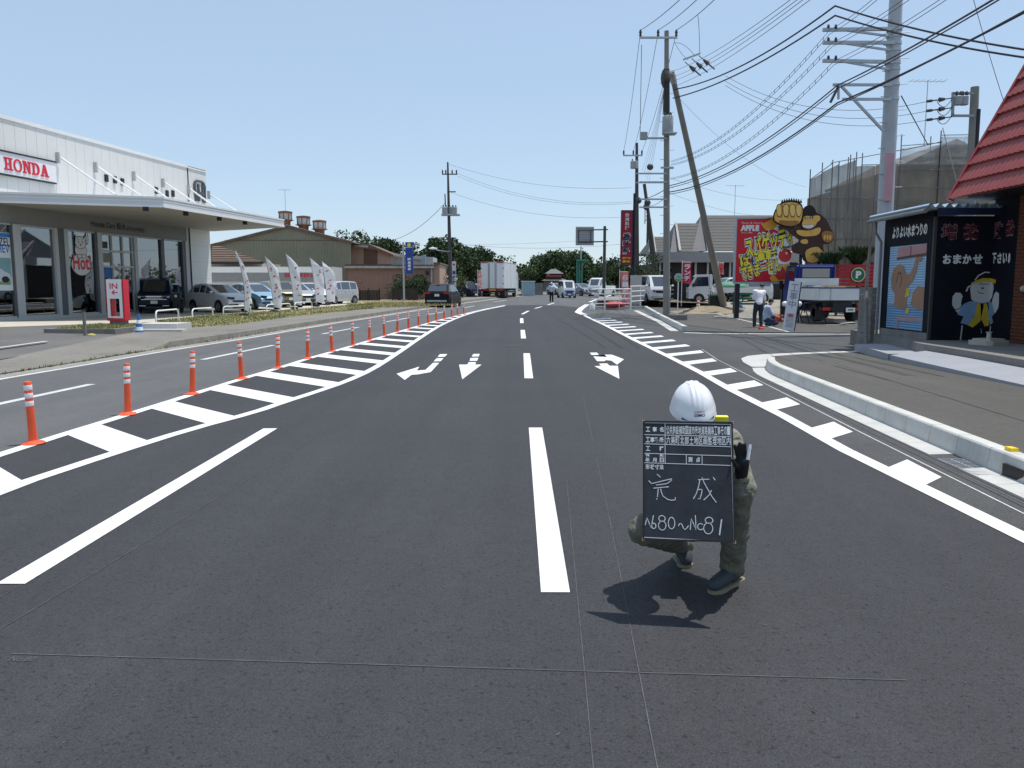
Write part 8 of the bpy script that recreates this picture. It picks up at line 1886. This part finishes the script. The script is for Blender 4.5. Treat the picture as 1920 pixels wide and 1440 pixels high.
# overhead wires
WN = [0]
def wire(label, a, b_, sag=.4, r=.018, n=18, name='overhead_wire', grp='overhead wires'):
    o = MB().tube(catenary(a, b_, sag, n), r * .72, 5).build(name, M_WIRE); tag(o, label, 'wire', grp); return o
def Q(u, v, y): return P(u, v, y)
A3 = [(1200, 60), (1233, 60), (1267, 60)]
for (u, v), (u2, v2), w in zip(A3, ((1345, -70), (1376, -70), (1408, -70)), ('left', 'middle', 'right')): wire('overhead line running up from the %s insulator of the main pole' % w, Q(u, v - 3, MYP - .1), Q(u2, v2, 22), .15, .020)
for (u, v), (u2, v2), w in zip(A3, ((1169, 285), (1187, 285), (1203, 285)), ('left', 'middle', 'right')): wire('overhead line from the %s insulator of the main pole down to the farther pole' % w, Q(u, v + 6, MYP - .1), Q(u2, v2, y2), .5, .018)
for k, (v, u2) in enumerate(((133, 1560), (144, 1572), (152, 1583), (163, 1596))): wire('thin service wire %s of the bundle rising right from the main pole' % ['topmost', 'second', 'third', 'lowest'][k], Q(1262, v, MYP), Q(u2, -60, 16), .25, .011)
wire('upper thick cable from the main pole to the bracket of the steel pole', Q(1262, 168, MYP), Q(1566, 11, y4 - .4), .45, .040); wire('lower thick cable from the main pole to the bracket of the steel pole', Q(1262, 184, MYP), Q(1566, 29, y4 - .4), .35, .040)
wire('upper thick cable running from the steel pole bracket to the right edge', Q(1566, 11, y4 - .4), Q(2000, 104, 19), .15, .036); wire('lower thick cable running from the steel pole bracket to the right edge', Q(1566, 29, y4 - .4), Q(2000, 118, 19), .15, .036)
for k, (v0, v1, u2) in enumerate(((302, 60, 1572), (308, 84, 1580), (334, 118, 1560))):
    a, m_, e = Q(1258, v0, MYP), Q(1556 + k * 4, v1 - 4, y4 - .5), Q(1700 + k * 60, -60 + k * 10, 17)
    for dv, w in ((0, 'upper'), (9, 'lower')):
        wire('%s strand of the %s laced cable pair left of the steel pole' % (w, ['highest', 'middle', 'lowest'][k]), a + Vector((0, 0, -dv * .006)), m_ + Vector((0, 0, -dv * .014)), .7, .011); wire('%s strand of the %s laced cable pair past the steel pole' % (w, ['highest', 'middle', 'lowest'][k]), m_ + Vector((0, 0, -dv * .014)), e + Vector((0, 0, -dv * .01)), .1, .011)
    b = MB(); p1 = catenary(a, m_, .7, 40); p2 = [q + Vector((0, 0, -.054 - .072 * i / 40)) for i, q in enumerate(p1)]
    for i in range(4, 40): b.tube([p1[i], p2[i]], .008, 4)
    tag(b.build('lacing', M_WIRE), 'short vertical lacing ties along the %s cable pair' % ['highest', 'middle', 'lowest'][k], 'cable lacing', kind='stuff')
for k, (v0, v1, r) in enumerate(((348, 160, .030), (352, 166, .022), (360, 193, .036), (364, 197, .022))):
    m_ = Q(1570, v1, y4 - .5); wire('%s low cable sweeping from the main pole to the steel pole' % ['topmost thick', 'slim upper', 'thick lower', 'slim lower'][k], Q(1256, v0, MYP), m_, .5, r); wire('%s low cable continuing from the steel pole to the top right corner' % ['topmost thick', 'slim upper', 'thick lower', 'slim lower'][k], m_, Q([1930, 1945, 1990, 1990][k], [-42, -44, -14, -18][k], 14), .08, r)
wire('guy line falling from the steel pole side to the red roof', Q(1820, -20, 20), Q(1884, 196, 20), .05, .010)
for k, (v0, v1) in enumerate(((188, 142), (206, 152), (223, 160))): wire('thin service line %s of three ending at the strain insulators' % ['uppermost', 'middle', 'lowest'][k], Q(1360, v1, MYP - 3), Q(1740, v0 + 2, y5 - .3), .8, .012)
for k, (u, v) in enumerate(((1300, 128), (1313, 122), (1326, 116))):
    o = MB(); A, B_ = Q(u - 16, v - 12, MYP - 2), Q(u + 14, v + 14, MYP - 2); o.tube([A, A.lerp(B_, .3)], .02, 5); o.tube([A.lerp(B_, .3), A.lerp(B_, .62)], [.05, .12], 8); o.tube([A.lerp(B_, .62), B_], [.035, .03], 6); tag(o.build('strain_insulator', M_INS), 'dark strain insulator under the spreader bar by the main pole, %s of three' % ['left', 'middle', 'right'][k], 'insulator', 'strain insulators')
tag(MB().bar(Q(1281, 112, MYP - 2), Q(1313, 100, MYP - 2), .07, .07).build('spreader_bar', M_STEEL), 'short steel spreader bar hanging right of the main pole', 'spreader bar')
wire('drooping jumper from the right high line to the strain insulators', Q(1308, 27, 36), Q(1312, 100, MYP - 2), -.3, .016); wire('jumper from the pole top to the left strain insulator', Q(1264, 78, MYP), Q(1290, 112, MYP - 2), .1, .014)
wire('sloping jumper from the pole top to the spreader bar', Q(1266, 80, MYP), Q(1302, 104, MYP - 2), -.15, .014); wire('vertical riser cable left of the main pole', Q(1203, 84, MYP), Q(1200, 262, MYP), -.1, .020)
for k in range(5): wire('fine line %s in the fan between the main and farther poles' % ['first', 'second', 'third', 'fourth', 'fifth'][k], Q(1244, 168 + k * 3, MYP), Q(1204 + k * 3, 320 + k * 6, y2), .2, .010)
wire('stay line from the main pole down to the restaurant roof', Q(1262, 172, MYP), Q(1512, 350, 62), .9, .009); wire('far line from the main pole to the restaurant antenna', Q(1256, 334, MYP), Q(1512, 372, 66), .5, .009); wire('far lower line from the main pole behind the billboard', Q(1256, 362, MYP), Q(1480, 402, 66), .5, .009)
for k, (v0, u2, v2) in enumerate(((320, 1168, 352), (325, 1170, 380), (327, 1172, 379), (360, 1172, 405), (488, 1078, 490))):
    y0 = y3; wire('line %s spanning from the left pole to the farther right pole' % ['topmost', 'second', 'third', 'fourth', 'lowest'][k], Q([842, 858, 858, 846, 846][k], [308, v0, 330, 361, 456][k], y0), Q(1184, [352, 378, 381, 406, 456][k], y2), [.7, .9, .9, .8, .4][k], .012)
wire('service drop from the left pole to the pink building', Q(836, 379, y3), Q(740, 449, 84), .5, .028); wire('long low line from the far left to the road sign', Q(640, 456, 86), Q(1080, 452, 86), .3, .012)
b = MB(); 
for i in range(9): a = catenary(Q(1256, 348, MYP), Q(1205, 375, y2), .2, 9)[i]
wire('thick cable from the main pole down to the splice boxes of the farther pole', Q(1246, 356, MYP), Q(1200, 374, y2 - .3), .1, .03); wire('thin cable from the splice boxes up to the main pole steps', Q(1246, 372, MYP), Q(1218, 386, y2 - .3), .1, .02)

# road sign gantry seen from behind
y6 = 82.0; gs = thing('road_sign', 'grey cantilever road sign seen from its back over the road', 'road sign', (tx(1133, y6), y6, .4)); MB().tube([(tx(1133, y6), y6, .3), (tx(1133, y6), y6, th_(424, y6))], [.17, .14], 12).build('post', M_POLED, gs, world=True)
for v in (430.5, 453): MB().tube([(tx(1139, y6), y6 - .05, th_(v, y6)), (tx(1085, y6), y6 - .05, th_(v + .8, y6))], .065, 8).build('arm', M_POLED, gs, world=True)
MB().bx(tx(1079, y6), tx(1113, y6), y6 + .08, y6 + .13, th_(460, y6), th_(425, y6)).build('sign_panel', mat('sign_back', (.33, .345, .35), .5, var=.08), gs, world=True)
for v in (427, 433, 438, 443, 448, 456): MB().bx(tx(1079.5, y6), tx(1112.5, y6), y6 + .02, y6 + .075, th_(v, y6) - .02, th_(v, y6) + .02).build('stiffener', M_STEEL, gs, world=True)
for u in (1084, 1107): MB().bx(tx(u, y6) - .04, tx(u, y6) + .04, y6 - .02, y6 + .018, th_(455, y6), th_(430, y6)).build('upright', M_POLED, gs, world=True)
MB().bx(tx(1083, y6), tx(1088, y6), y6 - .1, y6 - .06, .6, 1.2) if False else None
y = 128; gm = thing('green_mast', 'green painted lattice mast with platform far beyond the road sign', 'mast', (tx(1088, y), y, .8)); MG = mat('mast_green', (.05, .20, .15), .6)
for u in (1082, 1086, 1091): MB().tube([(tx(u, y), y, .6), (tx(u, y), y, th_(486, y))], .14, 8).build('leg', MG, gm, world=True)
MB().bx(tx(1081, y), tx(1103, y), y - .5, y + .5, th_(490, y), th_(486, y)).build('platform', MG, gm, world=True); MB().tube([(tx(1089, y), y, th_(486, y)), (tx(1089, y), y, th_(462, y))], .10, 8).build('top_tube', M_STEEL, gm, world=True)
for v in (495, 505, 515, 525, 535): MB().bar((tx(1082, y), y - .1, th_(v, y)), (tx(1091, y), y - .1, th_(v - 8, y)), .08, .08).build('lattice_bar', MG, gm, world=True)
# red tower sign
y7 = 58.0; rt = thing('tower_sign', 'tall red restaurant tower sign with white vertical lettering', 'sign', (tx(1174, y7), y7, .3)); x0, x1, z0, z1 = tx(1163.5, y7), tx(1185.5, y7), th_(496.5, y7), th_(394, y7)
MB().bx(x0, x1, y7, y7 + .35, z0, z1).build('panel', mat('deep_red_panel', (.30, .010, .022), .45, var=.06), rt, world=True); TF = frame((x0, y7 - .002, z0), (1, 0, 0), (0, 0, 1)); w_, h_ = x1 - x0, z1 - z0
for a in ((0, w_, 0, .05), (0, w_, h_ - .05, h_), (0, .05, .05, h_ - .05), (w_ - .05, w_, .05, h_ - .05)): MB().prism([(a[0], a[2]), (a[1], a[2]), (a[1], a[3]), (a[0], a[3])], TF, .0, .03).build('frame_rail', mat('navy_frame', (.02, .02, .08), .5), rt, world=True)
b = MB(); vtext_into(b, '台湾料理', TF, w_ * .5, h_ * .955, w_ * .36, h_ * .32, .03); b.build('lettering', mat('pale_pink_text', (.72, .60, .58), .5), rt, world=True)
b = MB(); vtext_into(b, '香味鮮', TF, w_ * .5, h_ * .60, w_ * .74, h_ * .42, .11, lift=.003); b.build('lettering_outline', M_BW, rt, world=True); b = MB(); vtext_into(b, '香味鮮', TF, w_ * .5, h_ * .59, w_ * .66, h_ * .40, .035, lift=.006); b.build('lettering', STB, rt, world=True)
b = MB(); text_into(b, '営業中', TF, w_ * .15, h_ * .105, w_ * .7, h_ * .035, .03); text_into(b, '宴会', TF, w_ * .15, h_ * .045, w_ * .7, h_ * .035, .03); b.build('small_lettering', M_YELLOW, rt, world=True)
MB().tube([(tx(1188.5, y7), y7 + .2, .2), (tx(1188.5, y7), y7 + .2, th_(362, y7))], .10, 10).build('post', M_BLACK, rt, world=True); MB().bx(tx(1185.5, y7) + .002, tx(1188, y7), y7 + .1, y7 + .2, z0 + .6, z0 + .7).build('bracket', M_BLACK, rt, world=True); MB().bx(tx(1185.5, y7) + .002, tx(1188, y7), y7 + .1, y7 + .2, z1 - .7, z1 - .6).build('bracket', M_BLACK, rt, world=True)
tag(MB().bx(tx(1183, 57), tx(1204, 57), 57, 57.2, .3, th_(516, 57)).build('notice_board', mat('pale_board', (.46, .45, .42), .6, var=.1)), 'pale notice board standing at the foot of the red tower sign', 'notice board')
# blue vertical sign, white banner
y8 = 68; bsn = thing('banner_sign', 'tall blue vertical sign with white lettering before the pink building', 'sign', (tx(766, y8), y8, .25)); x0, x1, z0, z1 = tx(760.5, y8), tx(774.5, y8), th_(513, y8), th_(454, y8)
MB().bx(x0, x1, y8, y8 + .12, z0, z1).build('panel', mat('sign_blue', (.015, .055, .30), .4, var=.05), bsn, world=True); MB().tube([(tx(756.5, y8), y8 + .05, .2), (tx(756.5, y8), y8 + .05, z1)], .08, 8).build('post', M_STEEL, bsn, world=True); TF = frame((x0, y8 - .002, z0), (1, 0, 0), (0, 0, 1)); b = MB(); vtext_into(b, '国産車検', TF, (x1 - x0) * .5, (z1 - z0) * .50, (x1 - x0) * .45, (z1 - z0) * .40, .04); b.build('lettering', M_BW, bsn, world=True); MB().prism([((x1 - x0) * .5 + .16 * cos(i * pi / 6), (z1 - z0) * .91 + .16 * sin(i * pi / 6)) for i in range(12)], TF, .0, .01).build('yellow_mark', M_YELLOW, bsn, world=True); MB().prism([(.02, (z1 - z0) * .83), (x1 - x0 - .02, (z1 - z0) * .83), (x1 - x0 - .02, (z1 - z0) * .845), (.02, (z1 - z0) * .845)], TF, .0, .006).build('white_rule', M_BW, bsn, world=True)
for z in (z0 + .4, z1 - .4): MB().bx(tx(756.5, y8), x0 - .002, y8 + .03, y8 + .07, z - .03, z + .03).build('bracket', M_STEEL, bsn, world=True)
y = 76; wbn = thing('banner', 'narrow white and blue vertical banner beside the left pole', 'banner', (tx(851, y), y, .3)); x0, x1 = tx(847.5, y), tx(855, y); z0, z1 = th_(545, y), th_(490, y); MB().bx(x0, x1, y, y + .03, z0, z1).build('cloth', mat('banner_white', (.66, .67, .70), .7), wbn, world=True); MB().tube([(x0 - .05, y, .3), (x0 - .05, y, z1 + .1)], .03, 6).build('pole', M_STEEL, wbn, world=True)
TF = frame((x0, y - .002, z0), (1, 0, 0), (0, 0, 1)); b = MB(); vtext_into(b, '車検整備', TF, (x1 - x0) / 2, (z1 - z0) * .70, (x1 - x0) * .8, (z1 - z0) * .68, .06); b.build('print', MATS['sign_blue'], wbn, world=True); MB().prism([(.08, (z1 - z0) * .86), (x1 - x0 - .08, (z1 - z0) * .86), (x1 - x0 - .08, (z1 - z0) * .92), (.08, (z1 - z0) * .92)], TF, 0, .004).build('red_print', M_RED, wbn, world=True)
# red and pink shop banners
def nobori(label, u0, u1, vt, vb, y, zbase, word, cm, tm, skew=0):
    t = thing('shop_banner', label, 'banner', (tx(u0, y), y, zbase), 0, 'shop banners'); x0, x1, z0, z1 = tx(u0, y), tx(u1, y), th_(vb, y), th_(vt, y); n, k = 4, 12; b = MB()
    def q(i, j): f = j / k; return Vector((x0 + (x1 - x0) * i / n + skew * (1 - f) * (x1 - x0) * .5, y + .10 * sin(f * 7 + i * .8) * (i / n), z0 + (z1 - z0) * f - .12 * (i / n) * (1 - f)))
    for i in range(n):
        for j in range(k): b.quad(q(i, j), q(i + 1, j), q(i + 1, j + 1), q(i, j + 1))
    cl = b.build('cloth', cm, t, world=True, smooth=80); MB().tube([(x0 - .03, y, zbase - .05), (x0 - .03, y, z1 + .15)], .022, 6).build('pole', M_WHITE, t, world=True); MB().tube([(x0 - .03, y, z1 + .02), (x1, y, z1 + .02)], .015, 6).build('top_rod', M_WHITE, t, world=True)
    b = MB(); vtext_into(b, word, frame((x0, y - .13, z0), (1, 0, 0), (0, 0, 1)), (x1 - x0) * .5 + skew * (x1 - x0) * .2, (z1 - z0) * .92, (x1 - x0) * .7, (z1 - z0) * .85, .05); b.build('print', tm, cl, world=True)
FP = meshcloth('pink_cloth', (.66, .22, .22), 0); FRC = meshcloth('crimson_cloth', (.52, .05, .12), 0)
nobori('crimson shop banner hanging between the utility pole and the light truck', 1280, 1296, 492, 530, 55, .3, 'ランチ', FRC, M_BW); nobori('tall faded pink shop banner beside the red tower sign', 1163, 1178, 510, 568, 52, .2, 'らーめん', FP, M_BW, .6); nobori('pale pink banner before the restaurant, behind the slanting pole', 1347, 1357, 493, 512, 60, .4, '生ビール', FP, M_RED); nobori('small pink banner left of the lorry', 896, 902, 508, 540, 80, .3, '大安売', FP, M_BW)
# white guard rails
def gr_section(label, a, c, h, nr, posts):
    t = thing('guard_rail', label, 'guard rail', a, 0, 'white pipe guard rails'); d = Vector(c) - Vector(a)
    for k in range(nr): z = h * (1 - k / nr) ; MB().tube([Vector((0, 0, z)), d + Vector((0, 0, z))], .035, 8).build('rail', M_WHITE, t)
    for f in posts: MB().tube([d * f - Vector((0, 0, .1)), d * f + Vector((0, 0, h + .02))], .045, 8).build('post', M_WHITE, t)
gr_section('left white four-rail guard rail at the corner of the side street', G(1109, 578.5, .15), G(1183, 577.5, .15), 1.2, 4, (.33, .99)); gr_section('right white pipe guard rail running behind the main utility pole', G(1181, 575, .15), G(1266, 567, .15), 1.35, 4, (.02, .2, .62))
tag(MB().ell(G(1154, 574.5, .22) + Vector((0, .3, .12)), (.72, .4, .22), 16, 8).build('red_sack', mat('red_sheet', (.50, .06, .06), .6, var=.25, scale=4), smooth=60), 'red plastic sheet bundle lying behind the left guard rail', 'plastic sheet')
tag(MB().lathe([(.16, 0), (.17, .3), (.10, .42), (.02, .45)], 12, Matrix.Translation(G(1110.5, 581, .03))).build('white_marker', M_WHITE, smooth=40), 'small white rounded marker at the island tip of the side street', 'marker')
# round stop sign
sb_ = thing('stop_sign', 'round pale bus stop sign on a thin white pole with concrete block', 'sign', G(1270, 600, .03)); sp0 = Vector(sb_.location); k = sp0.y / F; H = (600 - 522) * k
MB().bx(-.42, .42, -.22, .22, -.02, .24).build('base_block', M_CONCD, sb_); MB().tube([(0, 0, .2), (0, 0, H)], .022, 8).build('pole', M_WHITE, sb_); DM = frame((0, -.03, H + .02), (1, 0, 0), (0, 0, 1))
MB().prism([(8.0 * k * cos(i * pi / 16), 8.0 * k * sin(i * pi / 16)) for i in range(32)], DM, 0, .02).build('disc', mat('pale_green_disc', (.34, .44, .40), .5), sb_); MB().prism([(7.6 * k * cos(pi + i * pi / 16 * .8 + .3), 7.6 * k * sin(pi + i * pi / 16 * .8 + .3)) for i in range(17)], DM, .021, .024).build('green_band', mat('disc_green', (.16, .30, .06), .5), sb_); b = MB(); text_into(b, 'バス', DM, -.10, -.02, .2, .10, .02, lift=.026); b.build('lettering', STB, sb_)
cone(G(1309, 578, .1), M_CRED, M_REFL, 'red traffic cone with white bands beside the light truck'); cone(G(1388, 578, .35), M_CBLUE, M_REFL, 'blue traffic cone with white bands under the red billboard')
# bicycle-like dark machine and bench boards under the billboard
gd = thing('machine', 'dark generator with green top standing beside the slanting pole', 'machine', G(1340, 578, .2)); MB().bx(-.35, .35, -.25, .25, .12, .75).build('body', M_DARK, gd); MB().bx(-.4, .4, -.3, .3, .76, .84).build('green_top', mat('machine_green', (.05, .22, .12), .6), gd)
for s in (-.33, .33): MB().tube([(s, -.25, 0), (s, -.25, 1.05)], .03, 6).build('leg', M_BLACK, gd); MB().lathe([(.06, .04), (.13, .03), (.13, -.03)], 12, Matrix.Translation((s, 0, .13)) @ Matrix.Rotation(pi / 2, 4, 'Y')).build('wheel', TYRE, gd)
bn = thing('bench', 'green slatted bench standing behind the billboard post', 'bench', P(1403, 560, 42.5)); bn.location.z = .2
for z in (.45, .72, .95): MB().bx(-.9, .9, -.03 if z > .5 else -.35, .03, z, z + .10).build('slat', mat('bench_green', (.04, .20, .09), .6), bn)
for s in (-.75, .75): MB().bx(s - .04, s + .04, -.32, .06, 0, 1.1).build('leg', M_BLACK, bn)
# leaning white panel, lamps and stand beside the workers
pn = thing('sign_panel', 'tall narrow white lettered panel leaning upright beside the crouching worker', 'sign', G(1478, 620, .03)); q0 = Vector(pn.location); k = q0.y / F; PMx = Matrix.Translation((0, 0, 0)) @ Matrix.Rotation(R(6), 4, 'Y')
MB().bx(-.20, .20, 0, .04, 0, 92 * k, PMx).build('board', mat('panel_white', (.66, .67, .72), .5, var=.05), pn); MB().bx(.201, .235, -.01, .06, 0, 92 * k, PMx).build('edge', M_DARK, pn)
PF = PMx @ frame((0, -.003, 0), (1, 0, 0), (0, 0, 1)); b = MB(); vtext_into(b, '工事中', PF, 0, 88 * k, .26, 46 * k, .01); b.build('lettering', mat('grey_print', (.26, .27, .33), .6), pn); b = MB(); b.prism([(-.14, .12), (.14, .12), (.14, .62), (-.14, .62)], PF, 0, .003); b.build('picture', mat('picture_grey', (.42, .42, .46), .6, var=.3, scale=8), pn); MB().prism([(-.10 + .10 * cos(i * pi / 8) + .1, .55 + .06 * sin(i * pi / 8)) for i in range(16)], PF, .004, .006).build('picture_hat', mat('picture_red', (.45, .10, .12), .6), pn)
for u, v, lab in ((1470, 570, 'left'), (1497, 569, 'right')):
    t = thing('balloon_lamp', 'white globe lamp on a black stand, %s of the tall white panel' % lab, 'lamp', G(u, 606, .05)); k = t.location.y / F; MB().tube([(0, 0, .1), (0, 0, 30 * k)], .03, 8).build('stand', M_BLACK, t); MB().ell((0, 0, 36 * k), (.115, .115, .115), 16, 10).build('globe', M_WHITE, t, smooth=80)
    for a in range(3): MB().tube([(0, 0, .35), (.28 * cos(a * 2.1 + .4), .28 * sin(a * 2.1 + .4), 0)], .018, 6).build('leg', M_BLACK, t)
ta = thing('trestle', 'dark blue folding trestle standing behind the white panel', 'trestle', G(1520, 606, .05))
for s in (-.35, .35): MB().tube([(s - .2, 0, 0), (s + .1, .1, .85)], .025, 6).build('leg', NAVY, ta); MB().tube([(s + .30, 0, 0), (s + .05, .1, .85)], .025, 6).build('leg', NAVY, ta)
MB().tube([(-.3, .1, .85), (.5, .1, .85)], .03, 6).build('top_bar', NAVY, ta)
tag(MB().bx(-.12, .12, -.1, .1, 0, .30, Matrix.Translation(G(1459, 602, .05))).build('red_box', M_CRED), 'red tool case standing before the crouching worker', 'tool case')
tag(MB().tube([G(1424, 616, .06), G(1431, 615, .06)], .05, 8).build('red_tool', M_CRED), 'red hand tool lying by the standing worker\'s feet', 'tool')
